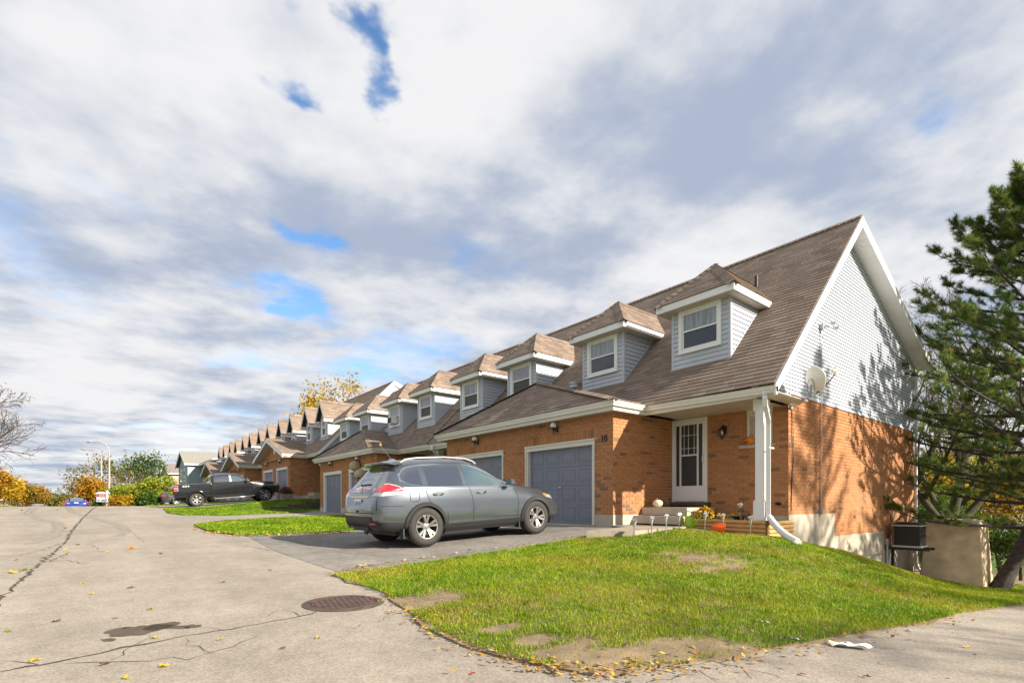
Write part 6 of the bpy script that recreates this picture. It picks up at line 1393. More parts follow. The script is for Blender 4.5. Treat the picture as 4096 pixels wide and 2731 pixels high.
# gable fittings: conduit, floodlights, cable, vent stub
cdx = onp(1885, 1175, Y=4.95).x; czt = onp(1885, 755, Y=4.95).z; czb = onp(1885, 1175, Y=4.95).z
cd = MB(); cd.tube([(cdx, 4.935, czb), (cdx, 4.935, czt)], .014, 8); cd.box((cdx-.035, 4.90, czb-.06), (cdx+.035, 4.965, czb+.10))
for zz in (1.6, 2.6, 3.7, 4.6): cd.box((cdx-.022, 4.918, zz-.012), (cdx+.022, 4.965, zz+.012))
cd.build('conduit', M['greymetal'], H10, smooth=40)
fl = MB(); fl.box((cdx-.05, 4.88, czt-.02), (cdx+.05, 4.965, czt+.10)); FL = fl.build('floodlight', M['greymetal'], H10)
for dx, dy, dz_ in ((.16, -.16, .06), (.25, -.20, -.04)):
    def head(mb):
        p = Vector((cdx, 4.88, czt+.04)); q = Vector((cdx+dx, 4.88+dy, czt+.04+dz_)); mb.tube([p, p.lerp(q, .5)], .012, 6); d = Vector((.55, -.75, -.35)).normalized(); Mq = Matrix.Translation(q) @ d.to_track_quat('Z', 'Y').to_matrix().to_4x4(); mb.lathe([(.02, -.09), (.035, -.06), (.065, .0), (.07, .02), (.0, .03)], 14, Mq)
    part('lamp_head', M['clearlens'], FL, head, 50)
cb = MB(); c0 = onp(1818, 925, Y=4.94); P = [(12.06, 4.955, 3.16), (12.07, 4.958, 2.6), (12.12, 4.95, 2.0), (12.07, 4.96, 1.5), (12.05, 4.96, 1.0), (12.06, 4.955, .84), (12.12, 4.955, .82)]; cb.tube(P, .007, 6); cb.tube([(12.06, 4.95, 3.16), (12.16, 4.955, 2.4), (12.18, 4.955, 2.1), (12.09, 4.955, 1.5), (12.06, 4.955, 1.0)], .005, 5); cb.build('cable', M['cable'], H10, smooth=60)
part('hose_bib_cover', M['jackblack'], H10, lambda mb: mb.lathe([(.05, 0), (.045, .03), (0, .035)], 14, Matrix.Translation((XF, onp(1662, 1078, X=XF).y if False else 5.20, .98)) @ Matrix.Rotation(-PI/2, 4, 'Y') @ Matrix.Diagonal((.8, 1.4, 1, 1))), 40)
# satellite dish
SD = MB(); bp = Vector((12.05, 4.96, 3.18)); SD.box((12.0, 4.94, 3.10), (12.10, 4.965, 3.28)); elb = Vector((11.88, 4.50, 3.30)); hub = Vector((11.72, 4.42, 3.50)); SD.tube([bp, (12.02, 4.75, 3.20), elb, hub], .022, 8); SDO = SD.build('satellite_dish', M['greymetal'], H10, smooth=50)
nrm = Vector((.80, -.50, .33)).normalized(); up_ = (Vector((0, 0, 1))-nrm*nrm.z).normalized(); rt_ = up_.cross(nrm).normalized(); cen = hub+nrm*.06+up_*.09
def refl(mb):
    G = []
    for i in range(8):
        r_ = i/7; row = []
        for k in range(33):
            a = 2*PI*k/32; w_ = .26*(1+.10*math.cos(2*a)); u = r_*w_*math.cos(a); v = r_*.28*math.sin(a)*(1 if math.sin(a) > 0 else 1.12); u *= 1-.18*max(0, -math.sin(a)); row.append(cen+rt_*u+up_*v+nrm*(.09*r_*r_))
        G.append(row)
    mb.grid(G); mb.grid([[q-nrm*.014 for q in row] for row in G], flip=True); mb.grid([G[-1], [q-nrm*.014 for q in G[-1]]])
part('reflector', M['gutter'], SDO, refl, 40)
tip = cen+nrm*.58-up_*.26+up_*.30
part('feed_arm', M['plastic'], SDO, lambda mb: mb.tube([cen-up_*.28, cen-up_*.30+nrm*.1, tip-up_*.06], .016, 6), 40)
part('receiver', M['gutter'], SDO, lambda mb: (mb.lathe([(.035, .0), (.05, .08), (.02, .12)], 12, Matrix.Translation(tip) @ (-nrm).to_track_quat('Z', 'Y').to_matrix().to_4x4()), mb.box(tuple(tip+Vector((-.035, -.035, -.10))), tuple(tip+Vector((.035, .035, .06))))), 40)
part('loose_cable', M['cable'], SDO, lambda mb: mb.tube([hub+rt_*-.05+Vector((.18*math.cos(a)-.22, -.05, .19*math.sin(a)-.12)) for a in np.linspace(.3, 6.6, 22)], .006, 5), 60)
# roof vents
rv = MB(); z_ = lambda xx: ZE+RS*(xx-XE)
vx, vy = 13.75, 6.55; rv.tube([(vx, vy, z_(vx)-.05), (vx, vy, z_(vx)+.32)], .045, 10); rv.build('vent_pipe', M['plastic'], H10, smooth=50)
def dome(mb, p): mb.lathe([(.20, -.12), (.19, -.01), (.22, .0), (.20, .05), (.10, .075), (0, .08)], 18, Matrix.Translation(p))
part('roof_vent', M['greymetal'], H10, lambda mb: dome(mb, (11.62, 11.25, z_(11.62)+.08)), 50)
part('roof_vent', M['greymetal'], HOUSE[(1, -1)], lambda mb: dome(mb, (11.62, 24.6, z_(11.62)+.12)), 50)
part('vent_pipe', M['plastic'], HOUSE[(1, 1)], lambda mb: mb.tube([(13.6, 29.8, z_(13.6)), (13.6, 29.8, z_(13.6)+.45)], .045, 8), 50)
for k in (2, 3, 4): part('roof_vent', M['greymetal'], HOUSE[(k, -1)], lambda mb: dome(mb, (11.5, 11.7+13.45*k-.5, z_(11.5)+.75)), 50)
# porch columns, doors and downspouts of the other houses
for k in (0, 1, 2, 3):
    yb_ = 11.7+13.45*k+UW; dz = (.04, .78, .80, .80)[k]
    if k != 1: part('porch_column', M['white'], HOUSE[(k+1, -1)], lambda mb: (mb.box((10.85, yb_-.1, .45+dz), (11.05, yb_+.1, 2.95+dz)), mb.box((10.82, yb_-.13, 2.95+dz), (11.08, yb_+.13, 3.19+dz))))
    part('downspout', M['white'], HOUSE[(k+1, -1)], lambda mb: mb.rtube([(10.36, yb_-.45, 3.28+dz), (10.36, yb_-.45, 3.12+dz), (10.75, yb_-.2, 2.85+dz), (10.78, yb_-.16, 2.7+dz), (10.78, yb_-.16, .5+dz)], .09, .07, side=(0, 1, 0)))
    fy0 = 6.93+13.45*(k+1); do = MB(); do.box((XF-.02, fy0, 1.02+dz), (XF+.05, fy0+1.04, 3.18+dz)); D_ = do.build('front_door', M['white'], HOUSE[(k+1, -1)]); part('pane', M['screen'], D_, lambda mb: mb.box((XF-.028, fy0+.2, 1.5+dz), (XF-.02, fy0+.84, 3.0+dz)))
    st_ = MB(); st_.box((10.6, fy0-.25, .4+dz), (XF-.02, fy0+.98, .89+dz)); st_.box((10.3, fy0-.25, .4+dz), (10.6, fy0+.98, .69+dz)); tag(st_.build('concrete_steps', M['concrete2'], None, origin=(11, fy0+.4, .4+dz)), ['concrete steps at the porch of number 8', 'concrete steps with an orange can at the porch of number 6', 'concrete steps at the porch beyond the pickup', 'concrete steps at the farthest porch of the row'][k], 'steps', 'front steps of the row')
ac = MB(); yd = 11.7+13.45-1.84; ac.box((11.0, yd-.30, 4.86+.04), (11.34, yd+.20, 5.18+.04)); ACO = ac.build('window_air_conditioner', M['white'], HOUSE[(1, -1)]); part('grille', M['plastic'], ACO, lambda mb: mb.box((10.994, yd-.26, 4.92), (11.0, yd+.16, 5.18)))
# ------------------------------------------------------------------ things around the porch of number 10
def single(name, label, cat, mb, m, origin, smooth=None, group=None): return tag(mb.build(name, m, None, smooth=smooth, origin=origin), label, cat, group)
st_ = thing('concrete_steps', 'two precast concrete steps below the white front door of number 10', 'steps', (11, 7.3, .4), group='front steps of the row')
part('landing', M['concrete2'], st_, lambda mb: (mb.box((10.58, 6.65, .70), (XF-.18, 7.92, .887)), mb.box((10.62, 6.67, .30), (XF-.18, 7.90, .70)))); part('tread', M['concrete2'], st_, lambda mb: (mb.box((10.26, 6.65, .50), (10.58, 7.92, .684)), mb.box((10.40, 6.70, .28), (10.6, 6.80, .50)), mb.box((10.40, 7.75, .28), (10.6, 7.85, .50))))
wk = drape('paving_slab', [Vector(p) for p in [(7.25, 6.72), (8.0, 6.15), (10.05, 6.42), (10.45, 6.45), (10.45, 7.92), (9.46, 7.92), (9.2, 7.3)]], 0, M['slab'], .4, skirt=.30, zf=lambda X_, Y_: .462)
PLN = thing('log_planter', 'log sided planter bed beside the porch column', 'planter', (10.9, 5.8, .2))
for k in range(5):
    zc = .585-.088*k; lg = MB(); lg.tube([(10.72, 4.86, zc), (10.72, 6.62, zc)], .046, 12); o = lg.build('log', [M['wood']], PLN, smooth=60)
    lg = MB(); lg.tube([(10.78, 4.90, zc-.02), (11.94, 4.90, zc-.02)], .046, 12); lg.build('log', M['wood'], PLN, smooth=60)
    lg = MB(); lg.lathe([(.0, .003), (.045, .001)], 12, Matrix.Translation((10.72, 4.86, zc)) @ Matrix.Rotation(PI/2, 4, 'X'), caps=False); lg.build('log_end', M['woodend'], PLN)
part('soil', M['soil'], PLN, lambda mb: mb.box((10.75, 4.92, .2), (XF-.02, 6.60, .57)))
part('log_post', M['woodend'], PLN, lambda mb: mb.tube([(10.695, 4.875, .18), (10.695, 4.875, .63)], .03, 8), 60)
M['mumyellow'] = mat('yellow_petals', None, .6, ramp=[(0, (.45, .25, .005)), (1, (.75, .48, .01))], transl=.2); M['leafdark'] = mat('dark_foliage', None, .6, ramp=[(0, (.015, .035, .012)), (1, (.05, .09, .02))], transl=.2); M['mumred'] = mat('dark_red_petals', None, .6, ramp=[(0, (.12, .008, .015)), (1, (.24, .02, .03))])
def mum(label, p, r, h, petal, group=None, n=90):
    T = thing('flowering_mum', label, 'flower', p, group=group); C = rng.normal(0, 1, (n*5, 3)); C /= np.linalg.norm(C, axis=1)[:, None]; C[:, 2] = np.abs(C[:, 2]); C *= np.array([r, r, h*.85])*rng.uniform(.5, .95, (n*5, 1)); o = leaves('foliage', C, .028, 'greenleaf', T); o.data.materials[0] = M['leafdark']; fast_par(o, T)
    D = rng.normal(0, 1, (n, 3)); D /= np.linalg.norm(D, axis=1)[:, None]; D[:, 2] = np.abs(D[:, 2])*.9+.15; D *= np.array([r, r, h]); o = leaves('blossom', D, .024, 'yellow', T, 9, .014, elong=1.0); o.data.materials[0] = M[petal]; fast_par(o, T); return T
mum('yellow flowering mum at the corner of the log planter', (10.95, 6.42, .57), .20, .30, 'mumyellow')
def hosta(label, p, n, L, leafm, seed):
    T = thing('leafy_plant', label, 'plant', p, group='plants in the log planter'); rd = random.Random(seed)
    for k in range(n):
        a = rd.uniform(0, 2*PI); tl = rd.uniform(.4, 1.0); mb = MB(); P = []
        for i in range(6):
            f = i/5; r_ = L*f*(.5+.5*tl); z = L*.8*math.sin(f*2.2)*(1.1-.4*tl); w = .055*math.sin(PI*min(f*.9+.08, 1)); c, s_ = math.cos(a), math.sin(a); P.append([(r_*c-s_*w, r_*s_+c*w, z), (r_*c, r_*s_, z-.012), (r_*c+s_*w, r_*s_-c*w, z)])
        mb.grid(P); mb.t = [rd.random()]*len(mb.t); mb.build('leaf', M[leafm], T, smooth=60, world=False)
    return T
hosta('yellowing hosta plant behind the flowering mum', (11.15, 6.05, .57), 12, .26, 'mumyellow', 3); hosta('yellow hosta leaves next to the column base', (11.2, 5.28, .57), 10, .26, 'mumyellow', 5); hosta('dark green low plant in the middle of the planter', (11.1, 5.72, .57), 18, .20, 'leafdark', 6)
# bear figurine
M['bronze'] = mat('bronze_resin', (.17, .10, .045), .4, metal=.3, var=.35, vs=25)
def blob(mb, p, r, mi=0, n=12):
    rx, ry, rz = r if hasattr(r, '__len__') else (r, r, r); mb.lathe([(math.sin(a), -math.cos(a)) for a in np.linspace(0.001, PI-.001, n)], n+4, Matrix.Translation(p) @ Matrix.Diagonal((rx, ry, rz, 1)), mi)
br = MB(); fx, fy, fz = 10.86, 5.42, .60
blob(br, (fx, fy, fz+.15), (.055, .10, .07)); blob(br, (fx, fy+.09, fz+.235), (.045, .05, .045)); blob(br, (fx, fy+.135, fz+.225), (.022, .03, .02))
for s in (-1, 1):
    blob(br, (fx+s*.035, fy+.075, fz+.28), .016); br.tube([(fx+s*.035, fy+.06, fz+.14), (fx+s*.037, fy+.062, fz)], [.026, .024], 8); br.tube([(fx+s*.038, fy-.06, fz+.15), (fx+s*.04, fy-.065, fz)], [.034, .026], 8)
single('bear_figurine', 'small bronze bear figurine standing in the planter', 'figurine', br, M['bronze'], (fx, fy, fz), 60)
# solar path lights
def solar():
    T = thing('solar_light', 'small solar path light with silver cap on a steel stake in the lawn', 'garden light'); mb = MB(); mb.tube([(0, 0, -.12), (0, 0, .27)], .011, 8); fast_par(mb.build('stake', M['steel'], None, smooth=60), T)
    mb = MB(); mb.lathe([(.013, .26), (.02, .30), (.040, .385), (.043, .40)], 10, None, caps=False); fast_par(mb.build('lens', M['clearlens'], None, smooth=60), T)
    mb = MB(); mb.lathe([(.065, .395), (.062, .405), (.035, .435), (.0, .437)], 4); fast_par(mb.build('cap', M['steel'], None), T); return T
SL0 = solar(); SLP = [(1453.5, 1230), (1528, 1219), (1577, 1211), (1625, 1211), (1716, 1217), (1783, 1217), (1724, 1232)]
def spot(px, d): q = along(px, d); return q
spots = [spot(1455, 9.1), spot(1497, 9.5), spot(1531, 10.0), spot(1561, 10.3), spot(1619, 10.7), spot(1662, 10.8), spot(1723, 10.3), Vector((10.98, 5.58, .57))]
SLAB = ['solar light at the outer corner of the paving slab', 'solar light beside the paving slab, second from its outer corner', 'solar light in front of the concrete steps', 'tilted solar light between the steps and the watering can', 'solar light against the log planter beside the watering can', 'solar light behind the orange bucket', 'solar light at the column end of the log planter', 'solar light standing inside the planter by the bear figurine']
for k, p in enumerate(spots):
    o = SL0 if k == 0 else copy_tree(SL0); o.location = (p.x, p.y, gz(p.x, p.y) if k < 7 else .56); o.rotation_euler = (random.uniform(-.06, .06), random.uniform(-.06, .06) - (.12 if k == 3 else 0), random.uniform(0, 1)); o['label'] = SLAB[k]; o['group'] = 'solar path lights along the porch'
# watering can
M['lime'] = mat('lime_metal', (.32, .52, .02), .35, var=.06); M['bucket'] = mat('orange_plastic', (.80, .11, .01), .25, var=.04)
wc = pix(1588, 1216); wc = Vector((10.42, 6.50, gz(10.42, 6.5))); W_ = thing('watering_can', 'lime green watering can leaning at the end of the log planter', 'watering can', wc, (0, .06, R(-70)))
mb = MB(); mb.lathe([(.0, 0), (.105, 0), (.11, .01), (.10, .16), (.095, .27), (.088, .27), (.088, .26)], 24, None, caps=False); mb.box((-.001, -.08, .255), (.09, .08, .26)); fast_par(mb.build('body', M['lime'], None, smooth=40), W_)
mb = MB(); mb.tube([(.09, 0, .05), (.17, 0, .17), (.24, 0, .26)], [.035, .022, .018], 10, caps=False); sp_ = mb.build('spout', M['lime'], None, smooth=50); fast_par(sp_, W_)
mb = MB(); mb.lathe([(.018, 0), (.055, .04), (.055, .05), (0, .052)], 18, Matrix.Translation((.24, 0, .26)) @ Matrix.Rotation(R(40), 4, 'Y')); fast_par(mb.build('rose', M['steel'], None, smooth=40), sp_)
mb = MB(); mb.tube([(-.09, 0, .10), (-.15, 0, .17), (-.15, 0, .27), (-.06, 0, .385), (.04, 0, .37), (.085, 0, .26)], .011, 8); fast_par(mb.build('handle', M['lime'], None, smooth=60), W_)
# orange bucket lying on its side
bk = Vector((10.28, 5.72, gz(10.28, 5.72)+.11)); B_ = thing('toy_bucket', 'orange plastic bucket lying on its side by the log planter', 'bucket', bk, (0, 0, R(-55)))
mb = MB(); mb.lathe([(0, -.12), (.083, -.12), (.088, -.115), (.112, .12), (.122, .122), (.122, .135), (.108, .135), (.08, -.105), (0, -.108)], 28, Matrix.Rotation(R(94), 4, 'Y')); fast_par(mb.build('body', M['bucket'], None, smooth=40), B_)
mb = MB(); mb.lathe([(0, .001), (.022, .0)], 12, Matrix.Rotation(R(-86), 4, 'Y') @ Matrix.Translation((0, 0, .122)), caps=False); fast_par(mb.build('sticker', M['plate'], None), B_)
# pumpkins
def pumpkin(name, label, p, r, sq, m, face=False, rz=0):
    T = thing(name, label, 'pumpkin', p, (0, 0, rz)); G = []
    for i in range(17):
        a = PI*i/16; row = []
        for k in range(49):
            b = 2*PI*k/48; rib = 1-.055*abs(math.cos(b*5))**6*math.sin(a); rr = r*rib*math.sin(a); z = -math.cos(a)*r*sq*(1-.12*math.exp(-((a-PI)/.5)**2)*1)+r*sq*.97; row.append((rr*math.cos(b), rr*math.sin(b), z))
        G.append(row)
    mb = MB(); mb.grid(G, flip=True); fast_par(mb.build('body', M[m], None, smooth=180), T)
    mb = MB(); mb.tube([(0, 0, r*sq*1.75), (.005, 0, r*sq*1.98), (.02, .01, r*sq*2.2)], [.022, .014, .016], 7); fast_par(mb.build('stem', M['stem'], None, smooth=50), T)
    if face:
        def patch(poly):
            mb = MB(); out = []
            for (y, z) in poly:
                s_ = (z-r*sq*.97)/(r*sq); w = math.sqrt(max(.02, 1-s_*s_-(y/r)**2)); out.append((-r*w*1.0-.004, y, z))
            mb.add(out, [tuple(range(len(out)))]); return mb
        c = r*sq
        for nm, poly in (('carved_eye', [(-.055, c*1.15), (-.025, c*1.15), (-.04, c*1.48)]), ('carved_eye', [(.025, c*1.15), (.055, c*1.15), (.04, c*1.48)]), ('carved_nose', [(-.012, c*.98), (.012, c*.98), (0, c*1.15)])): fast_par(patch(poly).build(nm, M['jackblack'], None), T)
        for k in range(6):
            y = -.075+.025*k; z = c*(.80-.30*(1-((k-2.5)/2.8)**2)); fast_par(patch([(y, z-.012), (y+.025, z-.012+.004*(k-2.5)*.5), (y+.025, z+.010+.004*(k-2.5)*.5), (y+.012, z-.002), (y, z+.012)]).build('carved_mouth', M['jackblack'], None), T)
    return T
wp = onp(1491, 1163, Z=.887); pumpkin('white_pumpkin', 'white pumpkin sitting on the concrete landing', (10.82, 7.62, .887), .125, .80, 'whitepump', rz=1)
pumpkin('carved_pumpkin', 'orange jack o lantern on the porch window sill', (XF-.02-.09, 5.80, 2.366), .125, .78, 'orange', True, R(-25))
# ------------------------------------------------------------------ rear corner: air conditioner, concrete block, fence
AX = -1.40
acp = Vector((20.55+AX, 4.35, -.35)); A_ = thing('air_conditioner', 'black air conditioner on a wall bracket at the rear corner of number 10', 'air conditioner', acp)
def acb(mb):
    mb.box((20.1+AX, 4.12, -.28), (20.80+AX, 4.75, .30))
part('casing', mat('condenser_black', (.008, .008, .009), .6), A_, acb); part('fan_cover', M['plastic'], A_, lambda mb: mb.hexa([(20.06+AX, 4.08, .33), (20.84+AX, 4.08, .33), (20.84+AX, 4.79, .33), (20.06+AX, 4.79, .33)], [(20.22+AX, 4.2, .40), (20.68+AX, 4.2, .40), (20.68+AX, 4.65, .42), (20.25+AX, 4.65, .42)])); part('top_rim', M['greymetal'], A_, lambda mb: mb.box((20.05+AX, 4.07, .30), (20.85+AX, 4.80, .335))); part('base_rim', M['greymetal'], A_, lambda mb: mb.box((20.06+AX, 4.08, -.33), (20.84+AX, 4.79, -.28)))
for k in range(9): part('louvre', M['plastic'], A_, lambda mb: mb.box((20.14+AX, 4.105, -.24+.06*k), (20.76+AX, 4.12, -.215+.06*k)))
for xx in (20.15+AX, 20.70+AX): part('bracket', M['black'], A_, lambda mb: (mb.box((xx, 3.90, -.42), (xx+.06, 4.96, -.34)), mb.box((xx, 4.90, -1.05), (xx+.06, 4.955, -.42))))
cp = MB(); cp.tube([(18.72, 4.92, -1.4), (18.72, 4.92, -.25)], .03, 8); cp.tube([(18.82, 4.92, -1.4), (18.82, 4.92, -.28)], .025, 8); cp.box((18.66, 4.88, -.28), (18.87, 4.955, -.10)); cp.build('electrical_conduit', M['greymetal'], H10, smooth=40)
M['oldcon'] = mat('weathered_concrete', (.60, .48, .30), .9, var=.2, vs=3, bump=.2, bs=40, var2=.22, vs2=1.0)
bl0 = Vector((20.5, 3.75, -1.6)); mb = MB()
p = [(20.45, 2.95, -1.9), (22.0, 2.95, -1.9), (22.0, 4.58, -1.9), (20.45, 4.58, -1.9)]; top = [(20.72, 3.10, .47), (22.0-.12, 3.10, .47), (22.0-.12, 4.37, .50), (20.72, 4.37, .50)]
mb.hexa(p, top); CBK = single('concrete_block', 'large tapered weathered concrete block behind the end house', 'concrete block', mb, M['oldcon'], tuple(bl0))
bv = CBK.modifiers.new('bevel', 'BEVEL'); bv.width = .04; bv.segments = 3
FN = thing('wooden_fence', 'weathered board fence behind the concrete block', 'fence', (24, 7, -1.6)); M['fence'] = mat('fence_wood', (.20, .15, .09), .9, var=.3, vs=6)
for k in range(26):
    xx = 22.6+k*.14; part('fence_board', M['fence'], FN, lambda mb: mb.box((xx, 6.9, -2.0), (xx+.12, 6.925, .12)))
part('fence_rail', M['fence'], FN, lambda mb: mb.box((22.5, 6.86, .10), (26.3, 6.97, .15)))
# ------------------------------------------------------------------ number 8 skulls, number 6 planter and timbers
M['bone'] = mat('bone_resin', (.42, .34, .22), .7, var=.25, vs=12, bump=.2, bs=30)
def skull(label, p, r, rz, ty, cord):
    T = thing('hanging_skull', label, 'skull', p, (0, ty, rz), group='skull decorations at number 8'); mb = MB(); blob(mb, (0, 0, 0), (r*1.15, r*.95, r), n=14)
    mb.hexa([(-r*.95, -r*.45, -r*1.25), (-r*.25, -r*.55, -r*1.15), (-r*.25, r*.55, -r*1.15), (-r*.95, r*.45, -r*1.25)], [(-r*.98, -r*.60, -r*.35), (-r*.1, -r*.75, -r*.3), (-r*.1, r*.75, -r*.3), (-r*.98, r*.60, -r*.35)]); fast_par(mb.build('cranium', M['bone'], None, smooth=50), T)
    for s in (-1, 1): mb = MB(); blob(mb, (-r*.93, s*r*.36, -r*.22), (r*.20, r*.22, r*.24), n=8); fast_par(mb.build('eye_socket', M['jackblack'], None, smooth=60), T)
    mb = MB(); blob(mb, (-r*1.0, 0, -r*.62), (r*.1, r*.12, r*.16), n=8); fast_par(mb.build('nose_hole', M['jackblack'], None, smooth=60), T)
    for k in range(6): mb = MB(); yy = (-.4+.16*k)*r; mb.box((-r*1.0, yy, -r*1.22), (-r*.9, yy+r*.12, -r*.98)); fast_par(mb.build('tooth', M['bone'], None), T)
    if cord: mb = MB(); mb.tube([(0, 0, r*.9), (.02, 0, cord)], .006, 5); fast_par(mb.build('cord', M['cable'], None), T)
    return T
sk = onp(812, 1070, X=9.2); skull('upper resin skull hanging from the wall lamp of number 8', (9.28, sk.y, sk.z), .25, R(200), .2, .42)
sk2 = onp(826, 1090, X=9.15); skull('lower resin skull hanging under the other one at number 8', (9.12, sk2.y-.1, sk2.z), .25, R(25), -.45, .3)
sl_ = MB(); p = pix(735, 1190); sl_.tube([(0, 0, -.1), (0, 0, .12)], .012, 6); sl_.lathe([(.03, -.06), (.05, .08), (.0, .085)], 10, Matrix.Translation((0, 0, .17)) @ Matrix.Rotation(.9, 4, 'Y')); o = sl_.build('spotlight', M['black'], None, smooth=40); o.location = (8.6, 20.2, gz(8.6, 20.2)+.03); tag(o, 'small black garden spotlight in the strip of grass by number 8', 'garden light')
yp = 33.75; P_ = thing('stone_planter', 'stone planter with red flowers by the garage of number 6', 'planter', (9.0, yp, gz(9, yp))); zg = gz(9.0, yp); M['stone'] = mat('rough_stone', (.24, .20, .15), .9, var=.35, vs=8, bump=.8, bs=14)
part('planter_box', M['stone'], P_, lambda mb: mb.hexa([(8.72, yp-.28, zg-.1), (9.28, yp-.28, zg-.1), (9.28, yp+.28, zg-.1), (8.72, yp+.28, zg-.1)], [(8.68, yp-.32, zg+.42), (9.32, yp-.32, zg+.42), (9.32, yp+.32, zg+.42), (8.68, yp+.32, zg+.42)]))
mum('dark red flowering mum in the stone planter', (9.0, yp, zg+.40), .40, .42, 'mumred', n=140)
TW = thing('timber_retaining_wall', 'low stepped timber retaining wall beside the porch of number 6', 'retaining wall', (9, 31.5, .5))
for (x0, x1, yy, z0, z1) in ((7.2, 9.2, 31.2, .50, .63), (7.5, 9.4, 31.2, .64, .77), (8.4, 11.6, 31.25, .78, .91), (9.4, 11.8, 31.3, .92, 1.05), (10.0, 11.8, 31.3, 1.06, 1.19)): part('timber', M['timber'], TW, lambda mb: mb.box((x0, yy, z0), (x1, yy+.15, z1)))
mb = MB(); mb.box((9.0, 29.6, .46), (10.8, 30.9, .55)); single('paving_slab', 'concrete paving slab at the foot of the timber wall', 'paving slab', mb, M['concrete2'], (9.9, 30.2, .46))
# ------------------------------------------------------------------ street furniture
M['lampgrey'] = mat('pale_concrete_pole', (.38, .35, .31), .7, var=.1); M['lamphead'] = mat('lamp_head', (.45, .45, .45), .4, metal=.3)
LL = ['tallest looking street lamp, standing directly behind the for sale sign', 'street lamp just past the one behind the for sale sign', 'street lamp with only its curved arm above the golden trees', 'street lamp with only its small head above the golden trees']
for k, (px, d) in enumerate([(251, 60), (233, 68.6), (213, 95), (203, 118)]):
    p = along(px, d); zt = 8.0; T = thing('street_lamp', LL[k], 'street lamp', p, group='curved arm street lamps'); hz = zt-p.z
    mb = MB(); mb.tube([(0, 0, -.2), (0, 0, hz-1.8)], [.13, .085], 10); P = [(0, 0, hz-1.8)]; dl = Vector((-CS, SN, 0))
    fast_par(mb.build('pole', M['lampgrey'], None, smooth=60), T)
    mb = MB(); P = [Vector((0, 0, hz-1.8)), Vector((0, 0, hz-1.1))]+[dl*(2.1*(1-math.cos(a)))*.62+Vector((0, 0, hz-1.1+1.5*math.sin(a)*.85)) for a in np.linspace(.15, PI/2, 8)]+[dl*2.0+Vector((0, 0, hz+.2))]; mb.tube(P, [.075]*2+[.055]*9, 8); fast_par(mb.build('arm', M['lampgrey'], None, smooth=60), T)
    mb = MB(); c = dl*2.35+Vector((0, 0, hz+.18)); mb.lathe([(math.sin(a)*1.0, -math.cos(a)) for a in np.linspace(.01, PI-.01, 10)], 12, Matrix.Translation(c) @ Matrix.Rotation(math.atan2(dl.y, dl.x), 4, 'Z') @ Matrix.Diagonal((.40, .16, .10, 1))); fast_par(mb.build('lamp_head', M['lamphead'], None, smooth=60), T)
# for sale sign
sp0 = along(246, 42); S_ = thing('for_sale_sign', 'white post with a hanging FOR SALE sign board in front of the shrubs', 'sign', sp0, (0, 0, -YAW*1.15)); rd_m = mat('sign_red', (.55, .03, .03), .5); bl_m = mat('sign_blue', (.03, .07, .35), .5)
zs_ = 1.9-(sp0.z-.0); hh = 2.0-sp0.z+.0
mb = MB(); mb.box((-.055, -.05, -.3), (.055, .05, hh)); fast_par(mb.build('post', M['white'], None), S_)
mb = MB(); mb.box((-1.02, -.045, hh-.26), (.22, .045, hh-.15)); fast_par(mb.build('arm', M['white'], None), S_)
mb = MB(); mb.box((-.96, -.012, hh-.93), (-.07, .012, hh-.30)); bd = mb.build('board', M['plate'], None); fast_par(bd, S_)
mb = MB(); mb.box((-.93, -.017, hh-.50), (-.10, -.013, hh-.32)); fast_par(mb.build('red_band', rd_m, None), bd)
t = text_mesh('FOR SALE', .155, .001, 'sign_text', M['white'], .85); t.matrix_world = Matrix.Translation((-.43, -.020, hh-.41)) @ Matrix.Rotation(PI/2, 4, 'X'); t.parent = bd
mb = MB(); mb.lathe([(0, .002), (.07, .0)], 18, Matrix.Translation((-.83, -.019, hh-.41)) @ Matrix.Rotation(PI/2, 4, 'X'), caps=False); fast_par(mb.build('balloon_logo', bl_m, None), bd)
for (a, b, c, d, mm) in ((-.60, -.12, hh-.58, hh-.56, 'black'), (-.9, -.12, hh-.66, hh-.64, 'greymetal'), (-.92, -.62, hh-.88, hh-.74, 'greymetal'), (-.52, -.16, hh-.86, hh-.76, None)):
    mb = MB(); mb.box((a, -.016, c), (b, -.013, d)); fast_par(mb.build('print_line', M[mm] if mm else bl_m, None), bd)
mb = MB(); mb.box((-.75, -.02, hh-.15), (-.30, .02, hh-.09)); fast_par(mb.build('rider', M['white'], None), S_)
# flag hanging behind the pickup
ub = mat('utility_green', (.12, .30, .24), .5); p = along(64, 62); mb = MB(); mb.lathe([(.25, 0), (.26, .5), (.15, .62), (0, .65)], 14); o = mb.build('utility_post', ub, None, smooth=50); o.location = p; tag(o, 'small green utility bollard on the verge across the road', 'bollard')
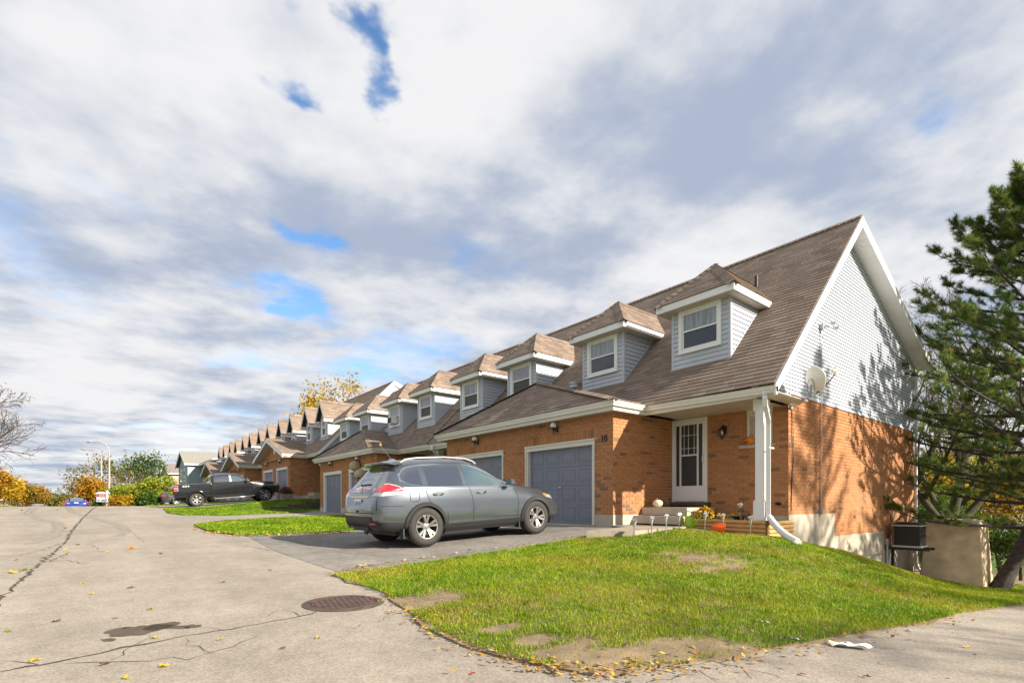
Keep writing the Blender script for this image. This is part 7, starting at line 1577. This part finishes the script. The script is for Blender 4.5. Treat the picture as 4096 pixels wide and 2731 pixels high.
# ------------------------------------------------------------------ far buildings
def house2(name, label, x0, x1, y0, y1, zb, ze, zr, axis, wall, roofc, wins, cat='house'):
    T = thing(name, label, cat, ((x0+x1)/2, y0, zb)); W_ = mat(label[:12], wall, .6, var=.05); Rm = mat(label[:10]+'r', roofc, .9, var=.15, vs=4)
    part('wall', W_, T, lambda mb: mb.box((x0, y0, zb), (x1, y1, ze)))
    o = .4
    if axis == 'x':      # ridge along x, gable faces -x
        ym = (y0+y1)/2; part('gable', W_, T, lambda mb: mb.prism([(x0+.005, y0, ze), (x0+.005, y1, ze), (x0+.005, ym, zr-.1)], (x1-x0-.01, 0, 0)))
        for s in (0, 1):
            ya, yb = (y0-o, ym) if s == 0 else (y1+o, ym); za = ze-o*(zr-ze)/(ym-y0); part('roof', Rm, T, lambda mb: mb.prism([(x0-o, ya, za), (x0-o, yb, zr), (x0-o, yb, zr+.12), (x0-o, ya, za+.12)], (x1-x0+2*o, 0, 0)))
            part('fascia', M['white'], T, lambda mb: mb.prism([(x0-o-.03, ya, za-.2), (x0-o-.03, yb, zr-.2), (x0-o-.03, yb, zr+.1), (x0-o-.03, ya, za+.1)], (.06, 0, 0)))
        part('eave', M['white'], T, lambda mb: mb.box((x0-o, y0-o-.03, za-.16), (x1+o, y0-o+.03, za+.02)))
    else:
        xm = (x0+x1)/2
        for s in (0, 1):
            xa, xb = (x0-o, xm) if s == 0 else (x1+o, xm); za = ze-o*(zr-ze)/(xm-x0); part('roof', Rm, T, lambda mb: mb.prism([(xa, y0-o, za), (xb, y0-o, zr), (xb, y0-o, zr+.12), (xa, y0-o, za+.12)], (0, y1-y0+2*o, 0)))
        part('gable', W_, T, lambda mb: mb.prism([(x0, y0+.005, ze), (x1, y0+.005, ze), (xm, y0+.005, zr-.1)], (0, y1-y0-.01, 0)))
        part('fascia', M['white'], T, lambda mb: mb.prism([(x0-o, y0-o-.03, ze-o*(zr-ze)/(xm-x0)-.15), (xm, y0-o-.03, zr-.15), (xm, y0-o-.03, zr+.12), (x0-o, y0-o-.03, ze-o*(zr-ze)/(xm-x0)+.12)], (0, .05, 0)))
        part('eave', M['white'], T, lambda mb: mb.box((x0-o-.03, y0-o, za-.16), (x0-o+.03, y1+o, za+.02)))
    for (fx, u0, u1, z0, z1) in wins:
        mb = MB()
        if fx == 'x': mb.box((x0-.06, u0, z0), (x0+.01, u1, z1)); w = mb.build('window', M['white'], T); part('pane', M['glass'], w, lambda m2: m2.box((x0-.07, u0+.15, z0+.15), (x0-.06, u1-.15, z1-.15)))
        else: mb.box((u0, y0-.06, z0), (u1, y0+.01, z1)); w = mb.build('window', M['white'], T); part('pane', M['glass'], w, lambda m2: m2.box((u0+.15, y0-.07, z0+.15), (u1-.15, y0-.06, z1-.15)))
    return T
house2('sided_house', 'pale blue sided two storey house with grey roof past the row', 9.0, 18, 81.2, 91.5, -2.5, 6.4, 8.3, 'x', (.33, .385, .41), (.25, .24, .21), [('x', 83.2, 84.9, 3.9, 5.8), ('x', 87.0, 88.7, 3.9, 5.8)])
house2('sided_house', 'lower blue grey wing with two white windows beside the row end', 10.6, 19, 73.2, 81.1, -2.5, 6.3, 7.9, 'y', (.24, .33, .40), (.25, .24, .21), [('x', 74.3, 75.7, 3.9, 5.8), ('x', 77.6, 79.0, 3.9, 5.8)])
house2('sided_house', 'tan sided house partly hidden behind the yellow shrubs', 8.6, 18, 99, 111, -4, 5.9, 7.6, 'x', (.46, .35, .27), (.22, .19, .17), [('x', 101, 103, 3.2, 5.2), ('x', 105, 107, 3.2, 5.2)])
house2('sided_house', 'brown roofed house behind the pale car in the shrubs', 5.0, 13, 118, 130, -5, 4.6, 7.2, 'y', (.38, .36, .34), (.16, .14, .13), [('x', 120, 122, 1.5, 3.5)])
p = along(116, 165); house2('bungalow', 'grey roofed bungalow below the road crest across the street', p.x-4.5, p.x+5, p.y, p.y+9, -8, -.6, 2.3, 'x', (.50, .50, .48), (.20, .22, .25), [])
p = along(133, 158); house2('bungalow', 'small grey gable in front of the larger bungalow roof', p.x-2.5, p.x+2.5, p.y-3, p.y+3, -8, -.8, 1.2, 'y', (.5, .5, .5), (.24, .25, .27), [])
ap = along(14, 300); A_ = thing('apartment_block', 'distant red brick apartment block with pale bands across the road', 'building', (ap.x, ap.y, -8)); rb_m = mat('far_red_brick', (.22, .08, .055), .9, var=.1); pb_m = mat('far_pale_band', (.42, .36, .29), .9)
part('wall', rb_m, A_, lambda mb: mb.box((ap.x-9, ap.y, -8), (ap.x+8, ap.y+14, 13.5))); part('tower', rb_m, A_, lambda mb: mb.box((ap.x-22, ap.y+4, -8), (ap.x-9.1, ap.y+18, 24)))
for k in range(6): part('pale_band', pb_m, A_, lambda mb: mb.box((ap.x-9.1, ap.y-.2, -4.2+k*3.3), (ap.x+8.1, ap.y+14.1, -3.4+k*3.3)))
part('parapet', pb_m, A_, lambda mb: mb.box((ap.x-9.2, ap.y-.3, 13.5), (ap.x+8.2, ap.y+14.2, 14.6)))
for k in range(4):
    for j in range(5): part('window', M['glass'], A_, lambda mb: mb.box((ap.x-7.5+k*3.9, ap.y-.1, -2.6+j*3.3), (ap.x-5.2+k*3.9, ap.y+.05, -.9+j*3.3)))
# ------------------------------------------------------------------ road surface details
M['iron'] = mat('rusty_iron', (.11, .062, .045), .6, metal=.35, var=.35, vs=14, bump=.3, bs=40)
M['crack'] = mat('crack_dirt', (.065, .054, .04), .95, var=.4, vs=9, var2=.3, vs2=2); M['stain'] = mat('oil_stain', (.085, .062, .044), .92, var=.3, vs=7); M['tread'] = mat('tyre_mark', (.245, .215, .178), .9, var=.12, vs=9)
mp = pix(790, 1384); mr_ = .345; tn = (gz(mp.x+.3, mp.y)-gz(mp.x-.3, mp.y))/.6; tm = (gz(mp.x, mp.y+.3)-gz(mp.x, mp.y-.3))/.6
MH = thing('manhole_cover', 'round rusty manhole cover in the asphalt by the lawn corner', 'manhole cover', (mp.x, mp.y, mp.z), (math.atan(tm), -math.atan(tn), .3))
mb = MB(); mb.lathe([(mr_, -.02), (mr_, .010), (mr_-.035, .012), (mr_-.037, .004), (mr_-.045, .004), (mr_-.047, .011), (0, .011)], 48); fast_par(mb.build('lid', M['iron'], None, smooth=30), MH)
st_m = bpy.data.meshes.new('stud'); mb = MB(); mb.hexa([(-.013, -.013, .011), (.013, -.013, .011), (.013, .013, .011), (-.013, .013, .011)], [(-.012, -.012, .0125), (.012, -.012, .0125), (.012, .012, .0125), (-.012, .012, .0125)]); st_m.from_pydata(mb.v, [], mb.f); st_m.materials.append(mat('iron_hole', (.018, .013, .011), .9))
for i in range(-7, 8):
    for j in range(-7, 8):
        xx, yy = i*.06+(j % 2)*.03, j*.056
        if math.hypot(xx, yy) < mr_-.065: o = bpy.data.objects.new('stud', st_m); COL.objects.link(o); o.location = (xx, yy, 0); fast_par(o, MH)
mb = MB(); mb.lathe([(mr_+.035, .003), (mr_+.001, .009)], 40, None, caps=False); fast_par(mb.build('dirt_ring', M['crack'], None), MH)
def crack(name, px, w0, w1, seed, m='crack', off=.003, jit=1.0):
    rd = random.Random(seed); P = [pix(*q) for q in px]; D = []
    for a, b in zip(P[:-1], P[1:]):
        n = max(2, int((b-a).length/.09))
        for k in range(n): D.append(a.lerp(b, k/n))
    D.append(P[-1]); L = []; Rr = []; n = len(D)
    for i, q in enumerate(D):
        t = (D[min(i+1, n-1)]-D[max(i-1, 0)]); t.z = 0; t.normalize(); s = Vector((-t.y, t.x, 0)); f = i/(n-1); w = (w0+(w1-w0)*f)*rd.uniform(.35, 1.4)
        if i in (0, n-1): w *= .2
        q = q+s*rd.gauss(0, .018*jit)
        for side, lst in ((1, L), (-1, Rr)): r_ = q+s*side*w/2; r_.z = gz(r_.x, r_.y)+off; lst.append(r_)
    mb = MB(); mb.grid([L, Rr]); o = mb.build(name, M[m], None); tag(o, kind='structure'); return o
crack('road_crack', [(-20, 1400), (30, 1345), (60, 1320), (95, 1290), (118, 1272), (150, 1245), (165, 1220), (185, 1195), (205, 1175), (222, 1163)], .04, .05, 1)
crack('road_crack', [(-10, 1545), (60, 1530), (130, 1518), (230, 1498), (330, 1478), (430, 1460), (530, 1444), (630, 1427), (690, 1415), (745, 1398)], .03, .014, 2)
crack('road_crack', [(150, 1521), (250, 1520), (350, 1518), (430, 1513), (500, 1495), (560, 1475), (610, 1455)], .008, .006, 3)
crack('road_crack', [(420, 1466), (450, 1485), (485, 1503)], .007, .004, 4); crack('road_crack', [(255, 1515), (300, 1485), (345, 1455)], .006, .004, 5); crack('road_crack', [(520, 1448), (470, 1440), (400, 1446), (380, 1448)], .007, .004, 6)
crack('road_crack', [(-10, 1520), (50, 1520), (100, 1528)], .010, .005, 7); crack('road_crack', [(690, 1415), (675, 1405), (665, 1395)], .010, .006, 8)
crack('road_crack', [(560, 1252), (400, 1258), (260, 1264), (160, 1268), (110, 1290)], .014, .02, 9); crack('road_crack', [(700, 1264), (620, 1263), (560, 1252)], .02, .012, 10); crack('road_crack', [(740, 1290), (640, 1296), (540, 1297), (420, 1302)], .008, .005, 11)
crack('road_crack', [(150, 1245), (100, 1262), (40, 1275), (-10, 1278)], .02, .012, 12); crack('road_crack', [(205, 1185), (260, 1182), (420, 1180), (460, 1176)], .02, .02, 13)
crack('road_crack', [(1390, 1556), (1450, 1540), (1540, 1528), (1600, 1545), (1660, 1568)], .010, .006, 14); crack('road_crack', [(1560, 1532), (1640, 1522), (1700, 1532), (1730, 1560)], .008, .006, 15); crack('road_crack', [(1640, 1522), (1760, 1506), (1830, 1490)], .008, .005, 16); crack('road_crack', [(1500, 1562), (1560, 1548), (1600, 1545)], .008, .006, 17); crack('road_crack', [(1700, 1532), (1770, 1545), (1800, 1560)], .007, .005, 18); crack('road_crack', [(1400, 1545), (1350, 1552), (1300, 1566)], .007, .005, 19)
crack('road_crack', [(230, 1205), (300, 1220), (330, 1245)], .008, .006, 20); crack('road_crack', [(150, 1250), (200, 1248), (230, 1262)], .012, .008, 21); crack('road_crack', [(95, 1290), (150, 1286), (195, 1296)], .014, .008, 22)
crack('tyre_mark', [(80, 1166), (62, 1178), (90, 1192), (130, 1200), (138, 1214), (120, 1232), (60, 1250)], .30, .22, 30, 'tread', .002, 0); crack('tyre_mark', [(155, 1163), (165, 1175), (210, 1188), (280, 1208), (290, 1220), (270, 1232)], .25, .2, 31, 'tread', .002, 0)
crack('driveway_crack', [(760, 1266), (820, 1272), (900, 1280)], .012, .008, 33, 'crack', .008); crack('driveway_crack', [(640, 1245), (720, 1252), (800, 1262)], .012, .01, 34, 'crack', .008)
def stain(px, ax, ay, seed, m='stain'):
    rd = random.Random(seed); c = pix(*px); P = []; ph = [rd.uniform(0, 6) for _ in range(4)]
    for k in range(40):
        a = 2*PI*k/40; r_ = 1+.18*math.sin(2*a+ph[0])+.12*math.sin(3*a+ph[1])+.08*math.sin(5*a+ph[2])+.05*math.sin(9*a+ph[3]); P.append(Vector((c.x+(CS*math.cos(a)*ax+SN*math.sin(a)*ay)*r_, c.y+(-SN*math.cos(a)*ax+CS*math.sin(a)*ay)*r_)))
    mb = MB(); vs = [(q.x, q.y, gz(q.x, q.y)+.0022) for q in P]; mb.add([(c.x, c.y, gz(c.x, c.y)+.0022)]+vs, [(0, 1+k, 1+(k+1) % 40) for k in range(40)]); o = mb.build('oil_stain', M[m], None); tag(o, kind='structure')
stain((315, 1447), .165, .19, 1); stain((370, 1437), .10, .12, 2); stain((408, 1440), .085, .06, 3); stain((442, 1438), .05, .07, 4); stain((250, 1469), .055, .035, 5); stain((290, 1441), .03, .03, 6)
# ------------------------------------------------------------------ fallen leaves and litter
def leaf_me(col, nm):
    m_ = mat(nm, col, .6, var=.15, vs=20, transl=.2); me = bpy.data.meshes.new('fallen_leaf'); mb = MB(); n = 10; pr = [(math.cos(2*PI*k/n)*(.05 if k % 2 == 0 else .028)*(1.35 if k == 0 else 1), math.sin(2*PI*k/n)*(.042 if k % 2 == 0 else .024), .004+.010*(k % 3)) for k in range(n)]
    mb.add([(0, 0, .004)]+pr, [(0, 1+k, 1+(k+1) % n) for k in range(n)]); me.from_pydata(mb.v, [], mb.f); me.materials.append(m_); return me
LM = {'yellow': leaf_me((.60, .42, .02), 'leaf_yellow'), 'orange': leaf_me((.70, .22, .01), 'leaf_orange'), 'brown': leaf_me((.16, .08, .03), 'leaf_brown'), 'green': leaf_me((.20, .26, .02), 'leaf_green'), 'red': leaf_me((.42, .05, .02), 'leaf_red')}
def leaf(c, x, y, s=1.0, lab=None, lift=.006):
    o = bpy.data.objects.new('fallen_leaf', LM[c]); COL.objects.link(o); o.location = (x, y, gz(x, y)+lift); o.scale = (s, s, s); o.rotation_euler = (random.uniform(-.2, .2), random.uniform(-.2, .2), random.uniform(0, 6.28)); tag(o, lab or c+' fallen leaf lying on the asphalt road', 'leaf', 'fallen leaves on the asphalt'); return o
for (px, py, c, s) in [(78, 1519, 'yellow', 1.0), (240, 1527, 'brown', .9), (375, 1532, 'yellow', 1.0), (290, 1558, 'yellow', .8), (300, 1260, 'orange', 2.2), (38, 1286, 'orange', 1.2), (55, 1310, 'green', 1.6), (28, 1316, 'yellow', 1.6), (100, 1281, 'green', 1.3), (178, 1251, 'brown', 1.3), (150, 1263, 'yellow', 1.2), (370, 1272, 'brown', 1.3), (245, 1268, 'yellow', 1.0), (150, 1187, 'orange', 2.4), (150, 1213, 'green', 1.4), (512, 1337, 'green', 1.0), (300, 1350, 'brown', 1.0), (210, 1364, 'yellow', .8), (130, 1428, 'brown', 1.0), (345, 1400, 'green', .8), (355, 1466, 'yellow', .9), (265, 1420, 'green', .7), (993, 1467, 'yellow', .8), (730, 1466, 'yellow', .8), (650, 1490, 'brown', .7), (20, 1450, 'green', .8), (620, 1310, 'brown', .8), (505, 1470, 'yellow', .7), (50, 1172, 'brown', 2.5), (132, 1172, 'green', 2.0), (190, 1340, 'yellow', .8), (1085, 1548, 'red', .6), (2220, 1487, 'yellow', .7), (1845, 1550, 'red', .6), (1990, 1555, 'brown', .6)]:
    p = pix(px, py); leaf(c, p.x, p.y, s*.72)
P_ = pix(1955, 1488); mb = MB(); G = []
for i in range(9):
    for_ = []
    for j in range(5): u, v = -.13+.26*i/8, -.05+.10*j/4; for_.append((u, v*(1-.3*i/8), .012+.022*abs(math.sin(i*.9+j*.4))*(1 if j in (0, 4) else .5)))
    G.append(for_)
mb.grid(G, flip=True); o = mb.build('paper_litter', mat('paper', (.75, .77, .80), .7, var=.05), None, smooth=60); o.location = (P_.x, P_.y, P_.z+.004); o.rotation_euler = (0, 0, -1.0); tag(o, 'crumpled white paper lying on the asphalt at the lawn edge', 'paper')
for (px, py, sc) in ((1748, 1437, .5), (1817, 1476, .45)):
    o2 = o.copy(); COL.objects.link(o2); q = pix(px, py); o2.location = (q.x, q.y, q.z+.03); o2.scale = (sc, sc, sc); o2.rotation_euler = (.2, .1, px); o2['label'] = 'small white paper scrap on the front lawn grass'; o2['group'] = 'paper scraps on the lawn'
# leaf litter along the lawn edges (uncountable)
def litter(name, pts_px, n, spread, label, lift=.03, size=.022, poly=None):
    P = [pix(*q) for q in pts_px]; C = []
    for _ in range(n):
        k = random.randrange(len(P)-1); q = P[k].lerp(P[k+1], random.random()); x, y = q.x+random.gauss(0, spread), q.y+random.gauss(0, spread); C.append((x, y, gz(x, y)+lift*random.random()+.006))
    C = np.array(C); m_ = len(C); th = rng.uniform(0, 2*PI, m_); a = np.stack([np.cos(th), np.sin(th), rng.uniform(-.4, .4, m_)], 1); b = np.stack([-np.sin(th), np.cos(th), rng.uniform(-.4, .4, m_)], 1); s = size*rng.uniform(.5, 1.5, (m_, 1))
    co = np.stack([C-a*s*1.4, C+b*s*.7, C+a*s*1.4, C-b*s*.7], 1).reshape(-1, 3); o = fast_mesh(name, co, 4, np.arange(4*m_), M['litter'], rng.uniform(0, 1, m_)); tag(o, label, 'leaf litter', kind='stuff')
M['litter'] = mat('leaf_litter', None, .7, ramp=[(0, (.10, .05, .02)), (.35, (.30, .15, .03)), (.6, (.50, .26, .02)), (.8, (.55, .42, .04)), (.95, (.45, .38, .28)), (1, (.40, .06, .03))], var=.1, transl=.15)
litter('leaf_litter', EDGE[3:14], 620, .09, 'fallen yellow and brown leaves along the front lawn edge', size=.014)
litter('leaf_litter', EDGE[12:], 260, .10, 'dry leaves along the lane edge of the front lawn', size=.015)
litter('leaf_litter', [(900, 1400), (1100, 1400), (1400, 1450), (1700, 1430), (1900, 1420), (1500, 1380)], 300, .55, 'scattered leaves lying in the front lawn', lift=.04, size=.012)
litter('leaf_litter', [(445, 1209), (480, 1222), (540, 1231), (640, 1229), (760, 1224), (800, 1222)], 260, .10, 'fallen leaves along the strip beside the silver car driveway', size=.03)
litter('leaf_litter', [(760, 1322), (850, 1300), (1000, 1280), (1200, 1250), (1330, 1230)], 160, .08, 'dry leaves along the driveway edge of the lawn')
litter('leaf_litter', [(2050, 1330), (2150, 1345), (2250, 1360), (2340, 1365)], 600, .35, 'brown needles and leaves under the pine', size=.03)
